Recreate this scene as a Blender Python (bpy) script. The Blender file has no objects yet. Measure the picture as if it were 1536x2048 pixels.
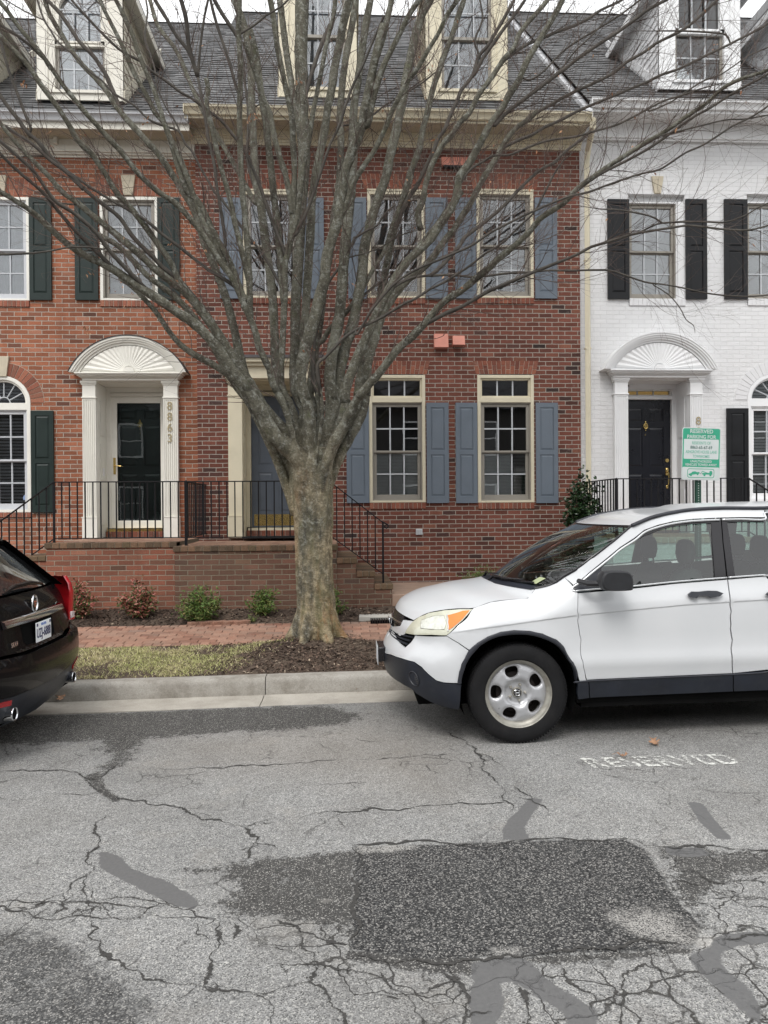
import bpy, math, random
import numpy as np
from mathutils import Vector, Matrix
from mathutils.geometry import delaunay_2d_cdt
R = math.radians
scene = bpy.context.scene
COL = scene.collection
rng = random.Random(7)

# ------------------------------------------------------------------ camera
F_PX, CX, CY = 1539.0, 768.0, 1024.0
CAM = Vector((0, 0, 1.74))
YAW, PITCH, ROLL = R(3.0), R(0.30), R(-0.40)
_f = Vector((math.sin(YAW)*math.cos(PITCH), math.cos(YAW)*math.cos(PITCH), -math.sin(PITCH)))
_r0 = Vector((math.cos(YAW), -math.sin(YAW), 0))
_u0 = _r0.cross(_f)
_r = _r0*math.cos(ROLL) + _u0*math.sin(ROLL)
_u = _u0*math.cos(ROLL) - _r0*math.sin(ROLL)
cd = bpy.data.cameras.new('camera')
cam = bpy.data.objects.new('camera', cd); COL.objects.link(cam)
m = Matrix.Identity(4)
for i in range(3):
    m[i][0] = _r[i]; m[i][1] = _u[i]; m[i][2] = -_f[i]; m[i][3] = CAM[i]
cam.matrix_world = m
cd.sensor_fit = 'VERTICAL'; cd.sensor_height = 24.0; cd.sensor_width = 18.0
cd.lens = 24.0*F_PX/2048.0
cd.clip_start = 0.05; cd.clip_end = 500
scene.camera = cam

# ------------------------------------------------------------------ light
world = bpy.data.worlds.new('World'); scene.world = world; world.use_nodes = True
wn = world.node_tree; wn.nodes.clear()
sky = wn.nodes.new('ShaderNodeTexSky'); sky.sky_type = 'NISHITA'; sky.sun_disc = False
SUN_EL, SUN_ROT = R(52), R(200)
sky.sun_elevation = SUN_EL; sky.sun_rotation = SUN_ROT; sky.dust_density = 4.0; sky.air_density = 1.5
hs = wn.nodes.new('ShaderNodeHueSaturation'); hs.inputs['Saturation'].default_value = 0.25
wn.links.new(sky.outputs[0], hs.inputs['Color'])
tc = wn.nodes.new('ShaderNodeTexCoord'); nz = wn.nodes.new('ShaderNodeTexNoise'); nz.inputs['Scale'].default_value = 2.2
nz.inputs['Detail'].default_value = 5
wn.links.new(tc.outputs['Generated'], nz.inputs['Vector'])
rp = wn.nodes.new('ShaderNodeValToRGB')
rp.color_ramp.elements[0].position = 0.3; rp.color_ramp.elements[0].color = (8.75, 8.9, 9.1, 1)
rp.color_ramp.elements[1].position = 0.75; rp.color_ramp.elements[1].color = (11.4, 11.5, 11.6, 1)
wn.links.new(nz.outputs[0], rp.inputs[0])
mx = wn.nodes.new('ShaderNodeMix'); mx.data_type = 'RGBA'; mx.inputs[0].default_value = 0.85
wn.links.new(hs.outputs[0], mx.inputs[6]); wn.links.new(rp.outputs[0], mx.inputs[7])
bg = wn.nodes.new('ShaderNodeBackground'); bg.inputs['Strength'].default_value = 0.11
wn.links.new(mx.outputs[2], bg.inputs['Color'])
wo = wn.nodes.new('ShaderNodeOutputWorld'); wn.links.new(bg.outputs[0], wo.inputs['Surface'])
sd = bpy.data.lights.new('sun', 'SUN'); sd.energy = 1.15; sd.angle = R(22); sd.color = (1.0, 0.975, 0.945)
sun = bpy.data.objects.new('sun', sd); COL.objects.link(sun)
sdir = Vector((math.sin(SUN_ROT)*math.cos(SUN_EL), math.cos(SUN_ROT)*math.cos(SUN_EL), math.sin(SUN_EL)))
sun.rotation_euler = (-sdir).to_track_quat('-Z', 'Y').to_euler()
sun.location = (0, -5, 20)
scene.view_settings.view_transform = 'Standard'; scene.view_settings.look = 'None'
scene.view_settings.exposure = 0.6; scene.view_settings.gamma = 1.0
scene.cycles.max_bounces = 8; scene.cycles.transparent_max_bounces = 24
scene.cycles.glossy_bounces = 4; scene.cycles.diffuse_bounces = 3

# ------------------------------------------------------------------ pixel -> world
def ray(px, py):
    return (_f + _r*((px-CX)/F_PX) - _u*((py-CY)/F_PX))
def at(px, py, Y):
    d = ray(px, py); t = Y/d.y
    return CAM + d*t
def fx(px, Y, py=1000): return at(px, py, Y).x
def fz(py, Y, px=768): return at(px, py, Y).z
def rect(x0, y0, x1, y1, Y):
    xm, ym = (x0+x1)/2, (y0+y1)/2
    return at(x0, ym, Y).x, at(x1, ym, Y).x, at(xm, y1, Y).z, at(xm, y0, Y).z
SL = 0.015
def gz_at(px, py):           # pixel -> point on the road plane z = SL*x
    d = ray(px, py)
    t = (SL*CAM.x - CAM.z)/(d.z - SL*d.x)
    return CAM + d*t

# ------------------------------------------------------------------ mesh builder
def root_of(o):
    while o.parent: o = o.parent
    return o
class MB:
    def __init__(s): s.v = []; s.f = []; s.mi = []; s.cur = 0; s.uv = {}
    def n(s): return len(s.v)
    def add(s, vs, fs):
        b = len(s.v); s.v += [tuple(p) for p in vs]
        for f in fs: s.f.append(tuple(b+i for i in f)); s.mi.append(s.cur)
        return b
    def box(s, x0, x1, y0, y1, z0, z1):
        if x0 > x1: x0, x1 = x1, x0
        if y0 > y1: y0, y1 = y1, y0
        if z0 > z1: z0, z1 = z1, z0
        return s.add([(x0,y0,z0),(x1,y0,z0),(x1,y1,z0),(x0,y1,z0),(x0,y0,z1),(x1,y0,z1),(x1,y1,z1),(x0,y1,z1)],
              [(3,2,1,0),(4,5,6,7),(0,1,5,4),(1,2,6,5),(2,3,7,6),(3,0,4,7)])
    def quad(s, a, b, c, d): s.add([a,b,c,d], [(0,1,2,3)])
    def prism_y(s, poly, y0, y1, caps=True):      # poly in (x,z), ccw seen from -Y
        n = len(poly)
        vs = [(x,y0,z) for x,z in poly] + [(x,y1,z) for x,z in poly]
        fs = [(i,(i+1)%n,n+(i+1)%n,n+i)[::-1] for i in range(n)]
        if caps: fs += [tuple(range(n)), tuple(range(2*n-1,n-1,-1))]
        s.add(vs, fs)
    def prism_x(s, poly, x0, x1):                 # poly in (y,z)
        n = len(poly)
        vs = [(x0,y,z) for y,z in poly] + [(x1,y,z) for y,z in poly]
        fs = [(i,(i+1)%n,n+(i+1)%n,n+i) for i in range(n)]
        fs += [tuple(range(n))[::-1], tuple(range(n,2*n))]
        s.add(vs, fs)
    def prism_z(s, poly, z0, z1):
        n = len(poly)
        vs = [(x,y,z0) for x,y in poly] + [(x,y,z1) for x,y in poly]
        fs = [(i,(i+1)%n,n+(i+1)%n,n+i) for i in range(n)]
        fs += [tuple(range(n))[::-1], tuple(range(n,2*n))]
        s.add(vs, fs)
    def tube(s, pts, rad, n=8, cap=True, jit=0, rg=None, flat=1.0):
        pts = [Vector(p) for p in pts]; m_ = len(pts)
        if m_ < 2: return
        if not hasattr(rad, '__len__'): rad = [rad]*m_
        t0 = (pts[1]-pts[0]).normalized()
        ref = Vector((0,0,1)) if abs(t0.z) < .9 else Vector((1,0,0))
        nrm = t0.cross(ref).normalized()
        vs = []
        for i in range(m_):
            if i == 0: t = pts[1]-pts[0]
            elif i == m_-1: t = pts[-1]-pts[-2]
            else: t = pts[i+1]-pts[i-1]
            if t.length < 1e-9: t = t0
            t = t.normalized()
            nrm = (nrm - t*nrm.dot(t))
            nrm = nrm.normalized() if nrm.length > 1e-6 else t.orthogonal().normalized()
            bn = t.cross(nrm)
            for k in range(n):
                a = 2*math.pi*k/n
                rr = rad[i]*(1+(rg.uniform(-jit, jit) if rg else 0))
                vs.append(pts[i] + nrm*math.cos(a)*rr + bn*math.sin(a)*rr*flat)
        fs = []
        for i in range(m_-1):
            for k in range(n):
                k2 = (k+1)%n
                fs.append((i*n+k, i*n+k2, (i+1)*n+k2, (i+1)*n+k))
        if cap:
            fs.append(tuple(range(n))[::-1]); fs.append(tuple((m_-1)*n+k for k in range(n)))
        s.add(vs, fs)
    def cyl(s, a, b, r0, r1=None, n=16): s.tube([a,b], [r0, r0 if r1 is None else r1], n)
    def lathe(s, prof, org, axis='y', n=32, close=False):   # prof list of (r, h)
        vs = []
        for r, h in prof:
            for k in range(n):
                a = 2*math.pi*k/n; c, q = r*math.cos(a), r*math.sin(a)
                if axis == 'y': vs.append((org[0]+c, org[1]+h, org[2]+q))
                elif axis == 'x': vs.append((org[0]+h, org[1]+c, org[2]+q))
                else: vs.append((org[0]+c, org[1]+q, org[2]+h))
        fs = []; m_ = len(prof)
        for i in range(m_-1+(1 if close else 0)):
            j = (i+1)%m_
            for k in range(n):
                k2 = (k+1)%n; q = (i*n+k, i*n+k2, j*n+k2, j*n+k)
                fs.append(q if axis != 'y' else q[::-1])
        s.add(vs, fs)
    def sphere(s, c, rx, ry=None, rz=None, nu=12, nv=8):
        ry = ry or rx; rz = rz or rx; vs = []; 
        for j in range(nv+1):
            ph = math.pi*j/nv
            for i in range(nu):
                th = 2*math.pi*i/nu
                vs.append((c[0]+rx*math.sin(ph)*math.cos(th), c[1]+ry*math.sin(ph)*math.sin(th), c[2]-rz*math.cos(ph)))
        fs = [(j*nu+i, j*nu+(i+1)%nu, (j+1)*nu+(i+1)%nu, (j+1)*nu+i) for j in range(nv) for i in range(nu)]
        s.add(vs, fs)
    def build(s, name, mat, parent=None, smooth=None, bevel=0, bseg=2):
        me = bpy.data.meshes.new(name)
        org = root_of(parent).location if parent else Vector((0,0,0))
        v = np.array(s.v, dtype=np.float64).reshape(-1,3)
        v = v - np.array(org)
        me.from_pydata(v.tolist(), [], s.f)
        mats = mat if isinstance(mat, (list,tuple)) else [mat]
        for q in mats: me.materials.append(q)
        if len(mats) > 1: me.polygons.foreach_set('material_index', s.mi)
        me.validate(); me.update()
        autouv(me, np.array(org))
        if smooth is not None:
            me.polygons.foreach_set('use_smooth', [True]*len(me.polygons))
            if smooth < 180: me.set_sharp_from_angle(angle=R(smooth))
        o = bpy.data.objects.new(name, me); COL.objects.link(o)
        if parent: o.parent = parent
        if bevel:
            b = o.modifiers.new('bevel', 'BEVEL'); b.width = bevel; b.segments = bseg
            b.limit_method = 'ANGLE'; b.angle_limit = R(40); b.harden_normals = False
        return o
def autouv(me, org):
    nl = len(me.loops)
    if nl == 0: return
    uvl = me.uv_layers.new(name='UVMap')
    co = np.empty(len(me.vertices)*3); me.vertices.foreach_get('co', co); co = co.reshape(-1,3)+org
    li = np.empty(nl, dtype=np.int32); me.loops.foreach_get('vertex_index', li)
    ls = np.empty(len(me.polygons), dtype=np.int32); me.polygons.foreach_get('loop_start', ls)
    lt = np.empty(len(me.polygons), dtype=np.int32); me.polygons.foreach_get('loop_total', lt)
    nr = np.empty(len(me.polygons)*3); me.polygons.foreach_get('normal', nr); nr = np.abs(nr.reshape(-1,3))
    nrl = np.repeat(nr, lt, axis=0)
    p = co[li]
    uv = np.empty((nl,2))
    ax = np.argmax(nrl, axis=1)
    uv[:,0] = np.where(ax==0, p[:,1], p[:,0]); uv[:,1] = np.where(ax==2, p[:,1], p[:,2])
    uvl.data.foreach_set('uv', uv.ravel())
def tag(o, label=None, cat=None, group=None, kind=None):
    if label: o['label'] = label
    if cat: o['category'] = cat
    if group: o['group'] = group
    if kind: o['kind'] = kind
    return o
def thing(name, label, cat, loc=(0,0,0), group=None):
    o = bpy.data.objects.new(name, None); COL.objects.link(o); o.location = loc
    o.empty_display_size = .2
    return tag(o, label, cat, group)

def pip(x, z, poly):
    c = False; n = len(poly); j = n-1
    for i in range(n):
        xi, zi = poly[i]; xj, zj = poly[j]
        if (zi > z) != (zj > z) and x < (xj-xi)*(z-zi)/(zj-zi)+xi: c = not c
        j = i
    return c
def densify(poly, step, closed=True):
    out = []; n = len(poly)
    for i in range(n if closed else n-1):
        a = poly[i]; b = poly[(i+1)%n]
        d = math.hypot(b[0]-a[0], b[1]-a[1]); k = max(1, int(math.ceil(d/step)))
        for q in range(k): out.append((a[0]+(b[0]-a[0])*q/k, a[1]+(b[1]-a[1])*q/k))
    if not closed: out.append(poly[-1])
    return out
def smooth_poly(pts, closed=False, sub=4):     # catmull-rom
    n = len(pts); out = []
    rngi = range(n) if closed else range(n-1)
    for i in rngi:
        if closed: p0,p1,p2,p3 = pts[i-1],pts[i],pts[(i+1)%n],pts[(i+2)%n]
        else: p0,p1,p2,p3 = pts[max(i-1,0)],pts[i],pts[i+1],pts[min(i+2,n-1)]
        for q in range(sub):
            t = q/sub
            out.append(tuple(0.5*((2*b)+(-a+c)*t+(2*a-5*b+4*c-d)*t*t+(-a+3*b-3*c+d)*t**3) for a,b,c,d in zip(p0,p1,p2,p3)))
    if not closed: out.append(tuple(pts[-1]))
    return out
def interp(x, xs, ys):
    return float(np.interp(x, xs, ys))
def cdt_fill(outer, holes=(), step=None, extra=(), lines=()):
    """triangulate polygon with holes; returns verts2d, tris, boundary loops indices"""
    vs = []; es = []
    def loop(p):
        b = len(vs); vs.extend([Vector((q[0],q[1])) for q in p])
        n = len(p); es.extend([(b+i, b+(i+1)%n) for i in range(n)])
    loop(outer)
    for h in holes: loop(h)
    if step:
        xs = [p[0] for p in outer]; zs = [p[1] for p in outer]
        x = min(xs)+step/2; r_ = 0
        while x < max(xs):
            z = min(zs)+step*(.5 if r_%2 else .25)
            while z < max(zs):
                if pip(x, z, outer) and not any(pip(x, z, h) for h in holes): vs.append(Vector((x,z)))
                z += step
            x += step; r_ += 1
    for p in extra:
        if pip(p[0], p[1], outer) and not any(pip(p[0], p[1], h) for h in holes): vs.append(Vector((p[0],p[1])))
    for ln in lines:
        prev = None
        for p in ln:
            if pip(p[0], p[1], outer) and not any(pip(p[0], p[1], h) for h in holes):
                vs.append(Vector((p[0],p[1]))); 
                if prev is not None: es.append((prev, len(vs)-1))
                prev = len(vs)-1
            else: prev = None
    v, e, f, ov, oe, of = delaunay_2d_cdt(vs, es, [], 0, 1e-6)
    tris = []
    for t in f:
        cx = sum(v[i].x for i in t)/len(t); cz = sum(v[i].y for i in t)/len(t)
        if pip(cx, cz, outer) and not any(pip(cx, cz, h) for h in holes): tris.append(tuple(t))
    return [(q.x, q.y) for q in v], tris
def text_mesh(txt, size, extrude=0.002, align='CENTER', spacing=1.0, bold=0.0):
    cu = bpy.data.curves.new('t', 'FONT'); cu.body = txt; cu.size = size; cu.extrude = extrude
    cu.align_x = align; cu.resolution_u = 3; cu.offset = bold*size; cu.space_character = spacing
    o = bpy.data.objects.new('t', cu); COL.objects.link(o)
    dg = bpy.context.evaluated_depsgraph_get(); me = bpy.data.meshes.new_from_object(o.evaluated_get(dg))
    vs = [tuple(v.co) for v in me.vertices]; fs = [tuple(p.vertices) for p in me.polygons]
    bpy.data.objects.remove(o); bpy.data.curves.remove(cu); bpy.data.meshes.remove(me)
    return vs, fs
def text_on(mb, txt, size, org, ex, ey, extrude=.002, align='CENTER', sx=1.0, bold=0.0):
    vs, fs = text_mesh(txt, size, extrude, align, 1.0, bold)
    ex, ey = Vector(ex).normalized(), Vector(ey).normalized(); n = ex.cross(ey)
    o = Vector(org)
    mb.add([o + ex*(v[0]*sx) + ey*v[1] + n*v[2] for v in vs], fs)

# ------------------------------------------------------------------ materials
class NT:
    def __init__(s, name):
        s.m = bpy.data.materials.new(name); s.m.use_nodes = True; s.t = s.m.node_tree; s.t.nodes.clear()
        s.out = s.t.nodes.new('ShaderNodeOutputMaterial')
        s.b = s.t.nodes.new('ShaderNodeBsdfPrincipled'); s.t.links.new(s.b.outputs[0], s.out.inputs[0])
    def N(s, ty, **k):
        n = s.t.nodes.new('ShaderNode'+ty)
        for a, v in k.items():
            if hasattr(n, a) and not a[0].isupper(): setattr(n, a, v)
        return n
    def L(s, a, b): s.t.links.new(a, b)
    def val(s, sock, v):
        if hasattr(v, 'is_output') or isinstance(v, bpy.types.NodeSocket): s.L(v, sock)
        else: sock.default_value = v
    def coord(s, kind='Object', scale=(1,1,1)):
        if kind == 'UV': c = s.N('UVMap').outputs[0]
        else:
            c = s.N('TexCoord').outputs[kind]
        mp = s.N('Mapping'); s.L(c, mp.inputs[0]); mp.inputs['Scale'].default_value = scale
        return mp.outputs[0]
    def noise(s, vec, scale, detail=4, rough=.55, dist=0):
        n = s.N('TexNoise'); s.L(vec, n.inputs['Vector']); n.inputs['Scale'].default_value = scale
        n.inputs['Detail'].default_value = detail; n.inputs['Roughness'].default_value = rough
        n.inputs['Distortion'].default_value = dist; return n.outputs[0]
    def voro(s, vec, scale, feature='F1', out='Distance', rnd=1):
        n = s.N('TexVoronoi'); n.feature = feature; s.L(vec, n.inputs['Vector']); n.inputs['Scale'].default_value = scale
        n.inputs['Randomness'].default_value = rnd
        return n.outputs[out]
    def ramp(s, fac, stops, interp='LINEAR'):
        n = s.N('ValToRGB'); s.L(fac, n.inputs[0]); cr = n.color_ramp; cr.interpolation = interp
        while len(cr.elements) < len(stops): cr.elements.new(.5)
        for e, (p, c) in zip(cr.elements, stops):
            e.position = p; e.color = (c,c,c,1) if not hasattr(c,'__len__') else (*c,1)
        return n.outputs[0]
    def mix(s, fac, a, b, mode='MIX'):
        n = s.N('Mix'); n.data_type = 'RGBA'; n.blend_type = mode; n.clamp_factor = True
        s.val(n.inputs[0], fac)
        for i, v in ((6,a),(7,b)):
            if isinstance(v, (tuple,list)): v = (*v[:3],1)
            s.val(n.inputs[i], v)
        return n.outputs[2]
    def math(s, op, a, b=None, c=None):
        n = s.N('Math'); n.operation = op; s.val(n.inputs[0], a)
        if b is not None: s.val(n.inputs[1], b)
        if c is not None: s.val(n.inputs[2], c)
        return n.outputs[0]
    def bump(s, h, strength=.5, dist=.01, nrm=None):
        n = s.N('Bump'); n.inputs['Strength'].default_value = strength; n.inputs['Distance'].default_value = dist
        s.L(h, n.inputs['Height'])
        if nrm is not None: s.L(nrm, n.inputs['Normal'])
        return n.outputs[0]
    def set(s, **k):
        for a, v in k.items():
            nm = {'col':'Base Color','rough':'Roughness','metal':'Metallic','nrm':'Normal','coat':'Coat Weight','crough':'Coat Roughness',
                  'spec':'Specular IOR Level','trans':'Transmission Weight','sss':'Subsurface Weight','ior':'IOR'}[a]
            if isinstance(v, (tuple,list)): v = (*v[:3],1)
            s.val(s.b.inputs[nm], v)
        return s.m
def mono(name, col, rough=.5, var=.12, scale=6, bump=.0, metal=0, coat=0, bscale=60, spec=.5, dirt=0, dirtcol=(.12,.1,.08)):
    t = NT(name); c = t.coord()
    n = t.noise(c, scale, 5)
    a = tuple(max(0,x*(1-var)) for x in col); b = tuple(min(1,x*(1+var)) for x in col)
    cc = t.ramp(n, [(.3,a),(.7,b)])
    if dirt:
        d = t.noise(c, scale*.7+1.3, 8, .7); cc = t.mix(t.ramp(d, [(.5,0),(.75,dirt)]), cc, dirtcol)
    r_ = t.math('MULTIPLY_ADD', n, .15, rough-.07)
    t.set(col=cc, rough=r_, metal=metal, coat=coat, spec=spec)
    if bump:
        t.set(nrm=t.bump(t.noise(c, bscale, 4), bump, .004))
    return t.m

def brick_mat(name, c1, c2, c3, mortar, bw=.203, bh=.0677, msz=.0055, paint=False, off=0, dirty=0, dirtcol=(.1,.09,.06), stretch=(0,0)):
    t = NT(name); uv = t.N('UVMap').outputs[0]
    mp = t.N('Mapping'); t.L(uv, mp.inputs[0]); mp.inputs['Location'].default_value = (off, stretch[1], 0)
    w = t.noise(mp.outputs[0], 9, 3)
    # slightly wobbly joints
    nv = t.N('TexNoise'); t.L(mp.outputs[0], nv.inputs['Vector']); nv.inputs['Scale'].default_value = 14; nv.inputs['Detail'].default_value = 3
    sub = t.N('VectorMath'); sub.operation = 'SUBTRACT'; t.L(nv.outputs['Color'], sub.inputs[0]); sub.inputs[1].default_value = (.5,.5,.5)
    scl = t.N('VectorMath'); scl.operation = 'SCALE'; t.L(sub.outputs[0], scl.inputs[0]); scl.inputs['Scale'].default_value = .012
    ad = t.N('VectorMath'); t.L(mp.outputs[0], ad.inputs[0]); t.L(scl.outputs[0], ad.inputs[1])
    def bt(ca, cb, mort, bias):
        n = t.N('TexBrick'); t.L(ad.outputs[0], n.inputs['Vector']); n.offset = .5; n.squash = 1
        n.inputs['Scale'].default_value = 1; n.inputs['Mortar Size'].default_value = msz; n.inputs['Mortar Smooth'].default_value = .35
        n.inputs['Brick Width'].default_value = bw; n.inputs['Row Height'].default_value = bh; n.inputs['Bias'].default_value = bias
        n.inputs['Color1'].default_value = (*ca,1); n.inputs['Color2'].default_value = (*cb,1); n.inputs['Mortar'].default_value = (*mort,1)
        return n
    b1 = bt((0,0,0), (1,1,1), (0,0,0), 0)
    col = t.ramp(b1.outputs['Color'], [(0,c2),(.12,c1),(.55,c1),(.88,tuple(x*1.12 for x in c1)),(.94,c3),(1,c3)])
    hv = t.N('HueSaturation'); t.L(col, hv.inputs['Color'])
    t.L(t.math('MULTIPLY_ADD', t.math('FRACT', t.math('MULTIPLY', b1.outputs['Color'], 17.31)), .5, .75), hv.inputs['Value'])
    n2 = t.noise(mp.outputs[0], 60, 6, .7)
    col = t.mix(1.0, hv.outputs[0], t.ramp(n2, [(.3,.72),(.7,1.22)]), 'MULTIPLY')
    big = t.noise(mp.outputs[0], .9, 6, .6)
    col = t.mix(1.0, col, t.ramp(big, [(.35,.85),(.65,1.12)]), 'MULTIPLY')
    mc = t.mix(t.noise(mp.outputs[0], 25, 3), tuple(x*.75 for x in mortar), mortar)
    fac = b1.outputs['Fac']
    # smeared mortar on bricks
    col = t.mix(t.ramp(t.noise(mp.outputs[0], 7, 8, .75), [(.60,0),(.78,.45)]), col, mortar)
    col = t.mix(fac, col, mc)
    if paint:
        col = t.mix(.90, col, c1)
        col = t.mix(t.math('MULTIPLY', fac, .22), col, tuple(x*.62 for x in c1))
    # rain streaks and grime
    stv = t.N('Mapping'); t.L(uv, stv.inputs[0]); stv.inputs['Scale'].default_value = (5,.35,1)
    col = t.mix(t.ramp(t.noise(stv.outputs[0], 1.0, 7, .7), [(.50,0),(.72,.28 if not paint else .10)]), col, tuple(x*.45 for x in c1) if not paint else (.5,.49,.46))
    if dirty:
        col = t.mix(t.ramp(t.noise(mp.outputs[0], 1.6, 9, .7), [(.35,0),(.7,dirty)]), col, dirtcol)
    h = t.math('SUBTRACT', t.math('MULTIPLY', n2, .35), fac)
    if paint:
        h = t.math('ADD', t.math('MULTIPLY', fac, -.8), t.math('MULTIPLY', t.noise(mp.outputs[0], 26, 7, .75, 1.2), 2.4))
    h = t.math('ADD', h, t.math('MULTIPLY', w, .5))
    return t.set(col=col, rough=.62 if paint else .88, nrm=t.bump(h, .75 if not paint else .7, .008), spec=.3)

def island_brick(name, stops):
    t = NT(name); c = t.coord(); g = t.N('NewGeometry').outputs['Random Per Island']
    col = t.mix(1.0, t.ramp(g, stops), t.ramp(t.noise(c, 55, 6, .7), [(.3,.7),(.7,1.25)]), 'MULTIPLY')
    col = t.mix(t.ramp(t.noise(c, 8, 8, .75), [(.58,0),(.76,.4)]), col, (.40,.34,.28))
    return t.set(col=col, rough=.9, nrm=t.bump(t.noise(c, 60, 5), .5, .005), spec=.3)
M = {}
M['brick_dark'] = brick_mat('brick_dark', (.160,.058,.041), (.052,.034,.031), (.21,.085,.055), (.43,.385,.33), msz=.0065)
M['brick_light'] = brick_mat('brick_light', (.30,.112,.062), (.14,.066,.048), (.34,.15,.095), (.49,.43,.36), off=.07, msz=.0065)
M['brick_white'] = brick_mat('brick_white', (.76,.76,.765), (.64,.64,.64), (.72,.72,.72), (.66,.66,.66), paint=True, off=.03)
M['brick_stoopA'] = brick_mat('brick_stoop_a', (.27,.098,.062), (.12,.065,.045), (.33,.14,.09), (.36,.31,.24), dirty=.38, off=.1, dirtcol=(.15,.10,.07), msz=.0062)
M['brick_stoopB'] = brick_mat('brick_stoop_b', (.165,.078,.055), (.055,.045,.042), (.22,.115,.075), (.31,.27,.20), dirty=.5, dirtcol=(.125,.10,.07), msz=.0062)
M['brick_cap'] = island_brick('brick_cap', [(0,(.075,.055,.038)),(.5,(.135,.09,.058)),(.85,(.20,.12,.075)),(1,(.11,.085,.05))])
M['brick_tread'] = island_brick('brick_tread', [(0,(.22,.125,.09)),(.5,(.31,.18,.125)),(.85,(.38,.25,.18)),(1,(.25,.16,.12))])
M['arch_brick'] = island_brick('arch_brick', [(0,(.15,.055,.04)),(.5,(.24,.085,.055)),(.85,(.31,.12,.075)),(1,(.13,.06,.05))])
M['arch_brick_l'] = island_brick('arch_brick_l', [(0,(.20,.08,.055)),(.5,(.31,.115,.075)),(.85,(.38,.16,.10)),(1,(.17,.08,.06))])
M['arch_white'] = mono('arch_white', (.69,.69,.70), .6, .03, 14, .5, bscale=40)
M['mortar'] = mono('mortar', (.44,.37,.30), .95, .15, 20, .4)
M['mortar_white'] = mono('mortar_white', (.68,.68,.67), .8, .05, 20, .3)
M['keystone'] = mono('keystone', (.53,.47,.36), .8, .08, 8, .2)
M['cream'] = mono('cream_paint', (.66,.60,.45), .45, .04, 3, .05, dirt=.18, dirtcol=(.3,.26,.18))
M['cream_l'] = mono('cream_paint_light', (.70,.67,.59), .45, .04, 3, .05, dirt=.12, dirtcol=(.3,.27,.2))
M['white_trim'] = mono('white_trim', (.79,.795,.80), .4, .03, 3, .04, dirt=.10, dirtcol=(.4,.38,.34))
M['offwhite_trim'] = mono('offwhite_trim', (.82,.80,.73), .4, .03, 3, .04, dirt=.12, dirtcol=(.4,.36,.3))
M['grey_trim'] = mono('grey_gutter', (.55,.56,.58), .45, .05, 3)
M['taupe'] = mono('taupe_sash', (.27,.25,.215), .45, .06, 5)
M['muntin'] = mono('muntin_white', (.46,.48,.50), .45, .04, 5)
M['sh_green'] = mono('shutter_green', (.013,.024,.021), .45, .15, 5, .12, bscale=120, spec=.35)
M['sh_blue'] = mono('shutter_blue', (.125,.152,.185), .5, .06, 4, .15, bscale=120, dirt=.1, dirtcol=(.2,.2,.2))
M['sh_black'] = mono('shutter_black', (.008,.0085,.010), .42, .2, 5, .12, bscale=120, spec=.3)
M['door_green'] = mono('door_green', (.016,.03,.03), .3, .1, 4)
M['door_blue'] = mono('door_blue', (.085,.10,.125), .4, .08, 4)
M['door_black'] = mono('door_black', (.006,.007,.012), .28, .1, 4)
M['brass'] = mono('brass', (.75,.56,.22), .22, .08, 20, metal=1)
M['brass_num'] = mono('brass_numbers', (.48,.40,.25), .4, .1, 20, metal=.6)
M['iron'] = mono('iron_rail', (.008,.008,.010), .5, .2, 8, spec=.25)
M['concrete'] = mono('concrete', (.36,.345,.315), .93, .14, 3, .5, bscale=90, dirt=.45, dirtcol=(.19,.17,.14))
M['concrete_l'] = mono('concrete_light', (.46,.44,.40), .93, .12, 3, .4, bscale=90, dirt=.35, dirtcol=(.25,.22,.18))
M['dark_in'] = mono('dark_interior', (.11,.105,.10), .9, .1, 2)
M['curtain'] = mono('curtain', (.62,.64,.68), .9, .08, 12, .1)
M['blind'] = mono('blind', (.80,.79,.76), .7, .05, 5)
M['slat_blind'] = mono('slat_blind', (.46,.46,.47), .7, .05, 5)
M['vent_pink'] = mono('vent_pink', (.62,.25,.185), .55, .07, 10, .05)
M['asph_black'] = mono('black_plastic', (.017,.018,.021), .55, .2, 20, .15, bscale=300)
M['rubber_mat'] = mono('rubber_mat', (.02,.02,.022), .9, .2, 40, .3)
M['flash'] = mono('roof_flashing', (.62,.63,.65), .4, .05, 4)
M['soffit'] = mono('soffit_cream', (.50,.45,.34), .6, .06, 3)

def glass_mat(name, tint=(.80,.86,.84), refl=1.0, ior=1.52):
    t = NT(name); t.t.nodes.remove(t.b)
    tr = t.N('BsdfTransparent'); tr.inputs[0].default_value = (*tint,1)
    gl = t.N('BsdfGlossy'); gl.inputs['Roughness'].default_value = .0; gl.inputs[0].default_value = (refl,refl,refl,1)
    c = t.coord('Object'); bp = t.bump(t.noise(c, 2.2, 2), .008, .05); t.L(bp, gl.inputs['Normal'])
    fr = t.N('Fresnel'); fr.inputs['IOR'].default_value = ior
    f2 = t.math('MINIMUM', t.math('MULTIPLY', fr.outputs[0], 1.5), 1.0)
    ms = t.N('MixShader'); t.L(f2, ms.inputs[0]); t.L(tr.outputs[0], ms.inputs[1]); t.L(gl.outputs[0], ms.inputs[2])
    t.L(ms.outputs[0], t.out.inputs[0]); return t.m
M['glass'] = glass_mat('window_glass', (.84,.86,.87), 1.0, 1.68)
M['glass_storm'] = glass_mat('storm_glass', (.80,.83,.82), 1.0, 1.42)

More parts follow.
